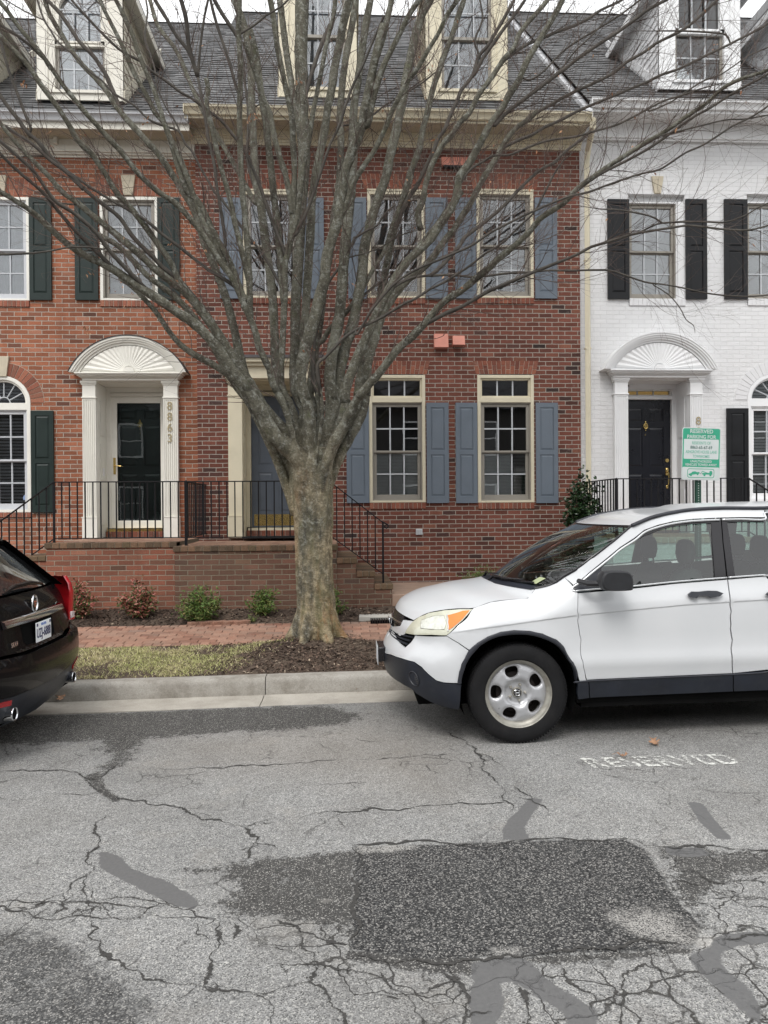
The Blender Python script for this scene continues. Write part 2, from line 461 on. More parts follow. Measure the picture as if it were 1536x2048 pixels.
def slate():
    t = NT('slate_shingle'); c = t.coord('Object')
    n = t.noise(c, 1.2, 6); n2 = t.noise(c, 9, 5, .7)
    g = t.N('NewGeometry').outputs['Random Per Island']
    col = t.ramp(g, [(0,(.042,.042,.043)),(.5,(.082,.082,.084)),(1,(.145,.145,.147))])
    col = t.mix(t.ramp(n2, [(.4,0),(.7,.5)]), col, (.155,.155,.155))
    col = t.mix(1.0, col, t.ramp(n, [(.3,.8),(.7,1.25)]), 'MULTIPLY')
    return t.set(col=col, rough=.62, nrm=t.bump(t.noise(c, 50, 5), .5, .006), spec=.4)
M['slate'] = slate()

# trim detail helper: raised-panel shutter, in world coords, front faces -Y
def panel_leaf(mb, x0, x1, y, z0, z1, th, panels, inset=.012, bev=.022):
    """slab from y (front) to y+th, with recessed raised panels; panels list of (x0,x1,z0,z1)"""
    outer = [(x0,z0),(x1,z0),(x1,z1),(x0,z1)]
    holes = [[(a,c),(b,c),(b,d),(a,d)] for a,b,c,d in panels]
    v, tr = cdt_fill(outer, holes)
    mb.add([(p[0], y, p[1]) for p in v], [t for t in tr])
    mb.add([(x0,y,z0),(x1,y,z0),(x1,y,z1),(x0,y,z1),(x0,y+th,z0),(x1,y+th,z0),(x1,y+th,z1),(x0,y+th,z1)],
           [(0,4,5,1),(1,5,6,2),(2,6,7,3),(3,7,4,0),(4,7,6,5)])
    for a,b,c,d in panels:
        g = .006
        r0 = [(a,c),(b,c),(b,d),(a,d)]
        def off(k): return [(a+k,c+k),(b-k,c+k),(b-k,d-k),(a+k,d-k)]
        rings = [(r0,y),(r0,y+inset),(off(g),y+inset),(off(g+bev),y+inset*.35),(off(g+bev+.001),y+inset*.3)]
        vs = []
        for rg_, yy in rings: vs += [(p[0],yy,p[1]) for p in rg_]
        fs = []
        for i in range(len(rings)-1):
            for k in range(4): fs.append((i*4+k, i*4+(k+1)%4, (i+1)*4+(k+1)%4, (i+1)*4+k))
        L_ = (len(rings)-1)*4; fs.append((L_,L_+1,L_+2,L_+3))
        mb.add(vs, fs)
# ================================================================== GROUND
def xslope(Y): return interp(Y, [7.3, 8.3], [SL, .004])
_gp = [(-20,0),(6.85,0),(7.09,-.012),(7.25,.004),(7.265,.13),(7.30,.158),(7.44,.165),(7.65,.175),(8.55,.235),(8.60,.235),(9.55,.315),(9.62,.31),(10.2,.42),(12.5,.48)]
def gz(x, Y):
    return float(np.interp(Y, [p[0] for p in _gp], [p[1] for p in _gp])) + xslope(Y)*x
def g2(px, py): p = gz_at(px, py); return (p.x, p.y)

def seg_mask(X, Y, poly, soft=.03):
    """signed distance style soft mask of polygon on grid (numpy)"""
    inside = np.zeros(X.shape, bool); n = len(poly); dmin = np.full(X.shape, 1e9); j = n-1
    for i in range(n):
        x1,y1 = poly[j]; x2,y2 = poly[i]
        cond = ((y2 > Y) != (y1 > Y)) & (X < (x1-x2)*(Y-y2)/((y1-y2) if abs(y1-y2)>1e-12 else 1e-12)+x2)
        inside ^= cond
        dx, dy = x2-x1, y2-y1; L2 = dx*dx+dy*dy+1e-12
        t = np.clip(((X-x1)*dx+(Y-y1)*dy)/L2, 0, 1)
        dmin = np.minimum(dmin, np.hypot(X-(x1+t*dx), Y-(y1+t*dy))); j = i
    sd_ = np.where(inside, dmin, -dmin)
    return np.clip(sd_/(2*soft)+.5, 0, 1)
def P2(l): return [g2(x, y) for x, y in l]

PATCH = [(712,1692),(880,1688),(1060,1682),(1250,1679),(1288,1700),(1318,1745),(1350,1795),(1396,1850),(1390,1890),(1330,1902),(1000,1912),(850,1915),(704,1900),(706,1800)]
DARKS = [([(320,1742),(430,1728),(500,1716),(600,1708),(730,1690),(730,1908),(670,1862),(600,1850),(540,1838),(440,1830),(405,1802),(450,1790),(470,1772),(440,1752),(380,1748)], .70, .09),
         ([(1270,1679),(1380,1692),(1536,1700),(1600,1720),(1600,1762),(1500,1755),(1470,1775),(1430,1800),(1440,1850),(1400,1890),(1340,1800),(1300,1710)], .68, .12),
         ([(700,1895),(960,1915),(940,1950),(860,1945),(760,1930),(690,1915)], .9, .05),
         ([(-150,1424),(160,1424),(500,1412),(640,1412),(735,1428),(700,1452),(600,1462),(480,1466),(300,1478),(265,1520),(220,1545),(190,1560),(205,1510),(195,1482),(60,1492),(-150,1500)], .82, .18),
         ([(960,1915),(1400,1890),(1400,1910),(1200,1925),(1100,1930),(980,1930)], .7, .04),
         ([(165,1550),(200,1540),(215,1575),(250,1600),(225,1605),(190,1580)], .8, .03)]
COARSE = [([(-700,1830),(0,1848),(100,1852),(170,1872),(205,1900),(232,1935),(290,1962),(300,2000),(330,2060),(340,2200),(-900,2400)], .66, .12),
          ([(330,1960),(560,1990),(700,2048),(700,2200),(300,2200)], .22, .15)]
ALLIG = [([(430,1838),(560,1830),(710,1862),(720,1915),(960,1935),(950,2010),(800,1990),(640,1965),(560,1905),(520,1860)], .9, .08),
         ([(980,1925),(1250,1915),(1400,1900),(1560,1880),(1600,2100),(1250,2100),(1100,2040),(1000,1990)], .8, .1),
         ([(1420,1780),(1536,1760),(1700,1780),(1700,1900),(1400,1880)], .8, .08),
         ([(-200,1790),(200,1795),(400,1805),(440,1840),(260,1830),(-200,1825)], .55, .05),
         ([(1290,1700),(1560,1705),(1600,1760),(1400,1770),(1320,1740)], .5, .06)]
SEAL = [[(195,1706),(215,1706),(238,1714),(262,1738),(290,1748),(335,1762),(375,1785),(398,1805),(388,1817),(352,1812),(318,1795),(292,1785),(262,1768),(226,1752),(200,1736)],
        [(1060,1597),(1086,1600),(1072,1620),(1058,1640),(1048,1655),(1060,1678),(1005,1680),(1007,1655),(1016,1640),(1040,1618)],
        [(1374,1603),(1404,1605),(1430,1640),(1467,1680),(1434,1678),(1400,1645)],
        [(942,1925),(985,1918),(1030,1912),(1062,1925),(1082,1948),(1120,1975),(1160,2000),(1194,2022),(1192,2045),(1180,2075),(1150,2062),(1120,2022),(1085,1998),(1058,1980),(1022,1964),(1000,1968),(1010,2000),(990,2060),(985,2110),(950,2110),(945,2040),(936,2000),(945,1965)],
        [(1376,1912),(1420,1896),(1432,1878),(1450,1870),(1600,1862),(1600,1880),(1480,1894),(1450,1905),(1440,1925),(1462,1948),(1498,1976),(1524,2020),(1518,2050),(1470,2008),(1430,1975),(1392,1940)],
        [(1326,1694),(1402,1698),(1424,1712),(1380,1716),(1340,1712)]]
BLEACH = [([(1215,1830),(1290,1812),(1350,1835),(1385,1862),(1400,1885),(1320,1888),(1250,1870)], .8, .09), ([(1385,1880),(1425,1878),(1432,1898),(1395,1898)], .9, .04),
          ([(715,1690),(830,1688),(832,1698),(716,1706)], .85, .02), ([(980,1895),(1040,1890),(1045,1912),(985,1915)], .7, .03), ([(640,1795),(665,1790),(672,1800),(640,1803)], .5, .02)]

dx = .022
xs = np.concatenate([np.array([-40,-20,-10,-6,-4.6]), np.arange(-4.0, 4.6, dx), np.array([5,7,11,20,45])])
ys = np.concatenate([np.array([-30,-15,-6,-2,0,.8]), np.arange(1.6, 6.85, dx), np.array([6.85])])
XX, YY = np.meshgrid(xs, ys)
def acc(lst):
    a = np.zeros(XX.shape)
    for poly, wgt, soft in lst: a = np.maximum(a, seg_mask(XX, YY, P2(poly), soft)*wgt)
    return a
mk_patch = seg_mask(XX, YY, P2(PATCH), .05)
mk_dark = acc(DARKS); mk_coarse = acc(COARSE); mk_all = acc(ALLIG); mk_seal = acc([(s_, 1, .032) for s_ in SEAL]); mk_bl = acc(BLEACH)
mk_tan = acc([([(330,1478),(720,1440),(900,1470),(900,1600),(700,1560),(330,1520)], .45, .35)])
ZZ = SL*XX + 0.004*np.sin(XX*1.9+YY*1.3) + .003*np.sin(YY*3.1-XX) - .008*mk_patch*0
nx, ny = len(xs), len(ys)
me = bpy.data.meshes.new('road')
idx = np.arange(nx*ny).reshape(ny, nx)
fc = np.stack([idx[:-1,:-1], idx[:-1,1:], idx[1:,1:], idx[1:,:-1]], -1).reshape(-1,4)
co = np.stack([XX, YY, ZZ], -1).reshape(-1,3)
me.vertices.add(len(co)); me.vertices.foreach_set('co', co.ravel())
me.loops.add(fc.size); me.loops.foreach_set('vertex_index', fc.ravel().astype(np.int32))
me.polygons.add(len(fc)); me.polygons.foreach_set('loop_start', (np.arange(len(fc))*4).astype(np.int32))
me.update(calc_edges=True); me.polygons.foreach_set('use_smooth', [True]*len(fc))
for nm, chans in (('mA', (mk_patch, mk_dark, mk_seal)), ('mB', (mk_all, mk_coarse, mk_bl)), ('mC', (mk_tan, mk_tan, mk_tan))):
    at_ = me.attributes.new(nm, 'FLOAT_COLOR', 'POINT')
    d_ = np.ones((nx*ny, 4)); 
    for i, c_ in enumerate(chans): d_[:, i] = c_.ravel()
    at_.data.foreach_set('color', d_.ravel())
road = bpy.data.objects.new('road', me); COL.objects.link(road); road['kind'] = 'structure'

t = NT('asphalt'); c = t.coord('Object')
def attr(nm):
    a = t.N('Attribute'); a.attribute_name = nm; s_ = t.N('SeparateColor'); t.L(a.outputs['Color'], s_.inputs[0]); return s_.outputs
mA, mB, mC = attr('mA'), attr('mB'), attr('mC')
e1 = t.noise(c, 11, 8, .72); e2 = t.noise(c, 3.2, 8, .7); fine = t.noise(c, 210, 4, .75)
spk = t.N('TexVoronoi'); t.L(c, spk.inputs['Vector']); spk.inputs['Scale'].default_value = 205
spk_c = t.N('SeparateColor'); t.L(spk.outputs['Color'], spk_c.inputs[0])
spk2 = t.N('TexVoronoi'); t.L(c, spk2.inputs['Vector']); spk2.inputs['Scale'].default_value = 112
spk2_c = t.N('SeparateColor'); t.L(spk2.outputs['Color'], spk2_c.inputs[0])
big = t.noise(c, .8, 5, .6)
mid_ = t.noise(c, 34, 5, .7)
# worn grey asphalt
base = t.mix(spk_c.outputs[0], (.160,.159,.156), (.365,.362,.352))
base = t.mix(t.ramp(spk_c.outputs[1], [(.84,0),(.88,.85)]), base, (.50,.49,.46))
base = t.mix(t.ramp(spk_c.outputs[2], [(.86,0),(.90,.8)]), base, (.05,.05,.05))
base = t.mix(1, base, t.ramp(fine, [(.25,.62),(.75,1.35)]), 'MULTIPLY')
base = t.mix(1, base, t.ramp(mid_, [(.3,.80),(.7,1.16)]), 'MULTIPLY')
base = t.mix(1, base, t.ramp(big, [(.35,.84),(.65,1.1)]), 'MULTIPLY')
stn = t.noise(c, .55, 9, .68); base = t.mix(t.ramp(stn, [(.46,0),(.66,.55)]), base, t.mix(.6, base, (.095,.085,.072))); stn2 = t.noise(c, 2.1, 9, .72); base = t.mix(t.ramp(stn2, [(.55,0),(.70,.5)]), base, t.mix(.55, base, (.33,.30,.26)))
base = t.mix(mC[0], base, t.mix(.5, base, (.27,.225,.175)))
base = t.mix(t.ramp(e1, [(.66,0),(.70,.75)]), base, (.085,.083,.08))      # small pits
# coarse raveled aggregate (patch)
st = t.mix(spk2_c.outputs[0], (.032,.032,.033), (.125,.125,.123))
st = t.mix(t.ramp(spk2_c.outputs[1], [(.78,0),(.84,.9)]), st, (.30,.29,.275))
st = t.mix(t.ramp(spk_c.outputs[1], [(.87,0),(.92,.85)]), st, (.50,.48,.45))
st = t.mix(1, st, t.ramp(t.voro(c, 112), [(.0,1.15),(.75,.35)]), 'MULTIPLY')
st = t.mix(1, st, t.ramp(fine, [(.3,.7),(.7,1.3)]), 'MULTIPLY')
blf = t.math('MULTIPLY', t.ramp(t.math('ADD', mB[2], t.math('MULTIPLY', t.math('SUBTRACT', e1, .5), 1.6)), [(.25,0),(.75,1)]), t.math('GREATER_THAN', mB[2], .01)); st_b = t.mix(t.math('MULTIPLY', blf, t.ramp(spk_c.outputs[2], [(.25,.05),(.7,.95)])), st, (.42,.405,.38))
dk = t.mix(spk_c.outputs[0], (.026,.025,.024), (.075,.072,.068))
dk = t.mix(t.ramp(spk_c.outputs[1], [(.86,0),(.9,1)]), dk, (.30,.29,.27))
dk = t.mix(1, dk, t.ramp(mid_, [(.3,.75),(.7,1.3)]), 'MULTIPLY')
se = t.mix(t.noise(c, 60, 4), (.095,.094,.094), (.145,.143,.141))
se = t.mix(1, se, t.ramp(fine, [(.3,.9),(.7,1.1)]), 'MULTIPLY')
def thr(mask, wob, lo=.46, hi=.54, amp=.9):
    s_ = t.math('ADD', mask, t.math('MULTIPLY', t.math('SUBTRACT', wob, .5), amp))
    return t.math('MULTIPLY', t.ramp(s_, [(lo,0),(hi,1)]), t.math('GREATER_THAN', mask, .002))
wobA = t.math('ADD', t.math('MULTIPLY', e1, .55), t.math('MULTIPLY', e2, .45))
fC = t.math('MULTIPLY', thr(mB[1], t.math('ADD', t.math('MULTIPLY', wobA, .6), t.math('MULTIPLY', mid_, .4)), .36, .62, 2.6), .85); col = t.mix(fC, base, st)
# alligator cracks
wv = t.N('TexNoise'); t.L(c, wv.inputs['Vector']); wv.inputs['Scale'].default_value = 6; wv.inputs['Detail'].default_value = 5
sb = t.N('VectorMath'); sb.operation = 'MULTIPLY_ADD'; t.L(wv.outputs['Color'], sb.inputs[0]); sb.inputs[1].default_value = (.2,.2,.2); t.L(c, sb.inputs[2])
def vor_edge(scale):
    n = t.N('TexVoronoi'); n.feature = 'DISTANCE_TO_EDGE'; t.L(sb.outputs[0], n.inputs['Vector']); n.inputs['Scale'].default_value = scale; return n.outputs['Distance']
ve, ve2 = vor_edge(4.2), vor_edge(8.5)
wid = t.ramp(t.noise(c, 1.7, 4), [(.35,.35),(.7,1)])
ck = t.ramp(t.math('DIVIDE', ve, t.math('MULTIPLY', wid, mB[0])), [(.014,1),(.048,0)])
ck2 = t.math('MULTIPLY', t.ramp(ve2, [(.02,1),(.07,0)]), t.ramp(t.math('MULTIPLY', mB[0], e2), [(.40,0),(.5,1)]))
hair = t.math('MULTIPLY', t.ramp(vor_edge(2.6), [(.004,1),(.016,0)]), t.ramp(t.noise(c, 1.1, 6, .7), [(.50,0),(.60,.75)]))
ckf = t.math('MAXIMUM', t.math('MULTIPLY', t.math('MAXIMUM', ck, ck2), t.math('GREATER_THAN', mB[0], .12)), hair)
ckf = t.math('MULTIPLY', ckf, t.ramp(e1, [(.32,.2),(.46,1)]))
col = t.mix(ckf, col, (.055,.052,.048))
wobD = t.math('ADD', t.math('MULTIPLY', wobA, .6), t.math('MULTIPLY', mid_, .4)); fD = t.math('MULTIPLY', thr(mA[1], wobD, .46, .56, 2.6), .92); col = t.mix(fD, col, dk)
fP = thr(mA[0], t.math('ADD', t.math('MULTIPLY', e1, .5), t.math('MULTIPLY', mid_, .5)), .40, .56, 1.5); col = t.mix(fP, col, st_b)
col = t.mix(t.math('MULTIPLY', t.math('MULTIPLY', blf, t.math('SUBTRACT', 1.0, fP)), .5), col, (.42,.40,.37))
eS = t.math('ADD', t.math('MULTIPLY', e1, .5), t.math('MULTIPLY', t.noise(c, 45, 5, .75), .5)); fS = thr(mA[2], eS, .45, .55, 1.1); col = t.mix(fS, col, se)
hgt = t.math('ADD', t.math('MULTIPLY', fine, .6), t.math('MULTIPLY', spk_c.outputs[0], .5))
hgt = t.math('ADD', hgt, t.math('MULTIPLY', t.math('SUBTRACT', 1.0, t.voro(c, 112)), t.math('MULTIPLY', t.math('MAXIMUM', fP, fC), 1.6)))
hgt = t.mix(fS, hgt, (.9,.9,.9))
hgt = t.math('SUBTRACT', hgt, t.math('MULTIPLY', ckf, 2.2))
hgt = t.math('SUBTRACT', hgt, t.math('MULTIPLY', fD, .8))
me.materials.append(t.set(col=col, rough=t.mix(fS, (.9,.9,.9), (.62,.62,.62)), nrm=t.bump(hgt, .9, .004), spec=.3))

# far ground sheet below everything, and road's sides
mb = MB(); mb.box(-90,90,-90,90,-1.4,-1.2)
tag(mb.build('ground', mono('far_ground', (.10,.10,.07), .95, .2, .3)), kind='structure')

# cracks: jagged dark ribbons lying on the asphalt
CR = [([(238,1528),(205,1552),(170,1560),(195,1580),(222,1596),(245,1597),(290,1600),(340,1612),(372,1622),(395,1633),(408,1641),(432,1640),(465,1650),(490,1655)], .016),
 ([(490,1655),(497,1667),(517,1676),(516,1688),(498,1700),(490,1718)], .022), ([(490,1655),(512,1645),(532,1640),(556,1637)], .012), ([(515,1686),(535,1688),(556,1697)], .009),
 ([(200,1560),(160,1548),(120,1540),(60,1543),(-40,1547)], .011), ([(210,1583),(150,1588),(90,1597),(0,1595),(-60,1598)], .006), ([(375,1618),(405,1615),(432,1619)], .008),
 ([(212,1633),(192,1648),(186,1668),(197,1687),(190,1700),(176,1708),(190,1735),(176,1752),(165,1782),(172,1800)], .011), ([(174,1750),(140,1775),(125,1793)], .006),
 ([(172,1800),(180,1838),(196,1858),(178,1870),(203,1885),(216,1918),(250,1936),(290,1962),(350,1970),(410,1976),(470,1983),(512,1989)], .009),
 ([(442,1840),(440,1870),(424,1905),(421,1945),(408,1976)], .012), ([(470,1845),(466,1880)], .014), ([(388,1845),(392,1868),(430,1880)], .006),
 ([(512,1989),(560,1977),(618,1965),(640,1972),(660,2005),(690,2035),(705,2070)], .008), ([(512,1989),(540,2004),(544,2060)], .009),
 ([(310,1535),(400,1533),(500,1529),(600,1525),(640,1521),(690,1519),(740,1518)], .008), ([(750,1520),(800,1518),(850,1510),(870,1513),(930,1512)], .006), ([(520,1522),(532,1514),(545,1518)], .008),
 ([(595,1638),(650,1625),(740,1618),(850,1613),(950,1610),(1022,1607)], .009), ([(600,1565),(650,1569),(735,1567)], .005), ([(700,1569),(712,1580)], .01),
 ([(893,1463),(905,1473),(935,1490),(950,1506),(965,1528),(974,1548),(996,1570),(1008,1590),(1018,1608),(1025,1622)], .013), ([(952,1506),(985,1520),(1000,1532)], .007), ([(1028,1577),(1055,1592),(1066,1606),(1098,1622)], .007),
 ([(640,1530),(618,1527)], .01), ([(-60,1812),(60,1808),(120,1812),(200,1808),(260,1815),(330,1812)], .007), ([(-60,1824),(60,1830),(140,1836),(200,1838),(290,1832),(380,1834),(440,1842)], .006),
 ([(60,1812),(150,1806),(240,1795),(300,1802),(360,1818)], .006), ([(550,1838),(600,1862),(650,1880),(700,1890)], .01), ([(540,1895),(600,1918),(660,1932),(720,1945),(760,1955)], .009), ([(640,1850),(655,1880),(690,1895)], .009),
 ([(620,1965),(632,1935),(628,1905),(598,1870)], .008), ([(735,1960),(750,1990),(800,1998)], .006),
 ([(704,1690),(880,1685),(1060,1680),(1250,1677),(1290,1692),(1400,1694),(1480,1700),(1580,1704)], .017), ([(706,1692),(704,1760),(708,1830),(702,1900)], .02), ([(702,1900),(830,1918),(950,1920),(1080,1908),(1200,1900),(1390,1894)], .013),
 ([(800,1985),(818,2000),(828,2025),(850,2060)], .012), ([(880,1945),(910,1962),(935,1990),(934,2030),(925,2060)], .017), ([(800,1985),(850,1988),(910,1962)], .008), ([(760,1945),(800,1985)], .008),
 ([(1120,1935),(1135,1960),(1180,1985),(1192,2005)], .009), ([(1200,1990),(1240,2010),(1250,1985),(1245,1950),(1290,1930),(1400,1955),(1450,1990)], .007), ([(1240,2010),(1235,2060)], .007),
 ([(1040,1975),(1052,2000),(1058,2070)], .022), ([(1400,1750),(1440,1770),(1500,1765),(1560,1772)], .008), ([(1425,1800),(1480,1795),(1540,1805)], .007), ([(1440,1880),(1500,1872),(1560,1868)], .012), ([(1320,1755),(1350,1760),(1400,1775)], .01)]
mb = MB(); rg = random.Random(3)
def ribbon(P, w):
    vs = []; n_ = len(P); ph = rg.uniform(0, 9); wv = 1.0
    for i, p in enumerate(P):
        tdir = (P[min(i+1,n_-1)]-P[max(i-1,0)])
        if tdir.length < 1e-7: tdir = Vector((1,0,0))
        tdir.normalize(); nrm = Vector((-tdir.y, tdir.x, 0))
        e = min(1, i/4, (n_-1-i)/4)
        lowf = .55+.45*math.sin(i*.17+ph)+.35*math.sin(i*.053+ph*2)
        wv = .6*wv+.4*rg.uniform(.2,1.7)
        if rg.random() < .03: wv += 1.6
        ww = w*.5*e*max(.12, lowf*wv) + .0006
        zz = SL*p.x + 0.004*math.sin(p.x*1.9+p.y*1.3) + .003*math.sin(p.y*3.1-p.x) + .0035
        a_, b_ = rg.uniform(.3,1.7), rg.uniform(.3,1.7)
        vs += [(p.x+nrm.x*ww*a_, p.y+nrm.y*ww*a_, zz), (p.x-nrm.x*ww*b_, p.y-nrm.y*ww*b_, zz)]
    mb.add(vs, [(2*i,2*i+1,2*i+3,2*i+2) for i in range(n_-1)])
for pts, w in CR:
    w *= .95
    P = [Vector((*g2(x,y),0)) for x,y in pts]
    for it in range(4):
        Q = []
        for a, b in zip(P[:-1], P[1:]):
            d = (b-a); nrm = Vector((-d.y, d.x, 0)); Q.append(a)
            if d.length > .012: Q.append((a+b)/2 + nrm*rg.uniform(-.17,.17))
        Q.append(P[-1]); P = Q
    ribbon(P, w)
    # short side cracks and crumbled bits
    for i in range(4, len(P)-4):
        if rg.random() < .022:
            q = P[i].copy(); a = rg.uniform(0, 6.28); Q = [q.copy()]
            for _ in range(rg.randint(4, 12)):
                a += rg.gauss(0,.5); q = q+Vector((math.cos(a), math.sin(a), 0))*.012; Q.append(q.copy())
            ribbon(Q, w*.45)
        if rg.random() < .10:
            q = P[i]+Vector((rg.gauss(0,w*1.1), rg.gauss(0,w*1.1), 0)); r_ = rg.uniform(.0015,.005); z_ = SL*q.x+0.004*math.sin(q.x*1.9+q.y*1.3)+.003*math.sin(q.y*3.1-q.x)+.0038
            mb.add([(q.x+r_*rg.uniform(.5,1.3)*math.cos(k_*1.05), q.y+r_*rg.uniform(.5,1.3)*math.sin(k_*1.05), z_) for k_ in range(6)], [(0,1,2,3,4,5)])
tag(mb.build('road_cracks', mono('crack_dark', (.042,.04,.037), .95, .4, 60)), kind='structure')

# worn stencilled word on the road
tt = NT('worn_paint'); c = tt.coord('Object')
wear = tt.noise(c, 42, 6, .75); wear2 = tt.noise(c, 9, 3, .6)
fac = tt.ramp(tt.math('ADD', wear, tt.math('MULTIPLY', wear2, .35)), [(.63,0),(.71,.9)])
tr_ = tt.N('BsdfTransparent'); ms_ = tt.N('MixShader'); tt.L(fac, ms_.inputs[0]); tt.L(tr_.outputs[0], ms_.inputs[1]); tt.L(tt.b.outputs[0], ms_.inputs[2])
tt.L(ms_.outputs[0], tt.out.inputs[0]); tt.set(col=(.66,.66,.62), rough=.9)
mb = MB()
p0 = gz_at(1184, 1537); p1 = gz_at(1488, 1527)
vs, fs = text_mesh('RESERVED', 1.0, 0, 'LEFT', 1.12, .022)
wd = max(v[0] for v in vs); ex = (p1-p0); hgt_ = .205
ey = Vector((-.18, 1, 0)).normalized()
vv = []
for v in vs:
    q = p0 + ex*(v[0]/wd) + ey*(v[1]/.72*hgt_)
    vv.append((q.x, q.y, SL*q.x + .004*math.sin(q.x*1.9+q.y*1.3) + .003*math.sin(q.y*3.1-q.x) + .005))
mb.add(vv, fs)
tag(mb.build('road_marking', tt.m), kind='structure')

# ---- gutter pan, kerb
def strip(name, prof, x0, x1, step, mat, joints=(), jit=0, smooth=40, kind='structure'):
    """profile in (Y,z) swept along X following the slope; joints = gaps"""
    mb = MB(); edges = [x0]+sorted(joints)+[x1]
    for a, b in zip(edges[:-1], edges[1:]):
        a_, b_ = a+.004, b-.004; n_ = max(1, int((b_-a_)/step)); m_ = len(prof)
        vs = []
        for i in range(n_+1):
            x = a_+(b_-a_)*i/n_
            for (Y, z) in prof: vs.append((x, Y+rg.uniform(-jit,jit), z+xslope(Y)*x+rg.uniform(-jit,jit)))
        fs = [(i*m_+k, (i+1)*m_+k, (i+1)*m_+k+1, i*m_+k+1) for i in range(n_) for k in range(m_-1)]
        fs += [tuple(range(m_)), tuple(n_*m_+k for k in range(m_))[::-1]]
        mb.add(vs, fs)
    return tag(mb.build(name, mat, smooth=smooth), kind=kind)
t = NT('kerb_concrete'); c = t.coord('Object')
cc = t.ramp(t.noise(c, 2.2, 8, .7), [(.3,(.20,.18,.15)),(.5,(.33,.31,.275)),(.75,(.42,.40,.365))])
cc = t.mix(1, cc, t.ramp(t.noise(c, 90, 5, .7), [(.25,.72),(.75,1.2)]), 'MULTIPLY')
cc = t.mix(t.ramp(t.noise(c, 5, 9, .75), [(.50,0),(.68,.65)]), cc, (.15,.13,.105))
M['kerb'] = t.set(col=cc, rough=.93, nrm=t.bump(t.noise(c, 60, 6, .7), .55, .006))
t = NT('gutter_concrete'); c = t.coord('Object')
cc = t.ramp(t.noise(c, 2.6, 8, .7), [(.3,(.30,.275,.235)),(.6,(.43,.40,.35)),(.8,(.48,.455,.41))])
cc = t.mix(1, cc, t.ramp(t.noise(c, 110, 5, .7), [(.25,.75),(.75,1.2)]), 'MULTIPLY')
cc = t.mix(t.ramp(t.noise(c, 6, 9, .75), [(.60,0),(.75,.55)]), cc, (.17,.14,.11))
M['gutter_pan'] = t.set(col=cc, rough=.93, nrm=t.bump(t.noise(c, 60, 6, .7), .5, .005))
xj = fx(520, 6.9, 1395)
strip('gutter_pan', [(6.845,-.2),(6.845,.004),(6.94,.003),(7.09,-.004),(7.258,.006),(7.258,-.2)], -14, 16, .12, M['gutter_pan'], [xj+3.05*k for k in range(-4,6)], .0012)
strip('kerb', [(7.25,-.2),(7.256,.01),(7.268,.115),(7.277,.14),(7.295,.157),(7.32,.163),(7.43,.165),(7.43,-.2)], -14, 16, .12, M['kerb'], [xj+.01+3.05*k for k in range(-4,6)], .0018)

# ---- soil under verge, beds (one terrain sheet), walk, mulch, grass
TREE = Vector((at(632,1240,8.72).x, 8.72, 0))
def verge_z(x, y):
    z = gz(x, y)
    d = math.hypot(x-TREE.x, (y-TREE.y)*1.25)
    if 7.4 < y < 8.9: z += .085*math.exp(-(d/.62)**2)*min(1, (y-7.4)/.2)
    if 9.6 < y < 10.8: z += .03*math.sin(min(1,(y-9.6)/.3)*math.pi/2) + .012*math.sin(x*5+y*9)
    return z
def hm(name, x0, x1, y0, y1, step, fn, mat, amp=0, kind='structure', skirt=True):
    nx_ = int((x1-x0)/step)+1; ny_ = max(2, int((y1-y0)/step)+1); mb = MB(); vs = []
    for j in range(ny_+1):
        for i in range(nx_+1):
            x = x0+(x1-x0)*i/nx_; y = y0+(y1-y0)*j/ny_
            e = 0 if (j in (0,ny_)) else rg.uniform(-amp, amp)
            vs.append((x, y, fn(x,y)+e))
    W_ = nx_+1
    mb.add(vs, [(j*W_+i, j*W_+i+1, (j+1)*W_+i+1, (j+1)*W_+i) for j in range(ny_) for i in range(nx_)])
    return tag(mb.build(name, mat, smooth=180), kind=kind)
t = NT('soil'); c = t.coord('Object')
cc = t.ramp(t.noise(c, 30, 8, .75), [(.3,(.03,.02,.015)),(.55,(.085,.058,.042)),(.75,(.16,.11,.08))])
cc = t.mix(t.ramp(t.noise(c, 1.4, 6), [(.45,0),(.65,.6)]), cc, (.19,.145,.105))
M['soil'] = t.set(col=cc, rough=1, nrm=t.bump(t.noise(c, 45, 7, .75), 1.0, .02))
hm('verge', -14, 16, 7.43, 8.60, .06, lambda x,y: verge_z(x,y)-.004, M['soil'], .006)
hm('flower_bed', -14, 16, 9.57, 12.6, .08, lambda x,y: verge_z(x,y), M['soil'], .012)

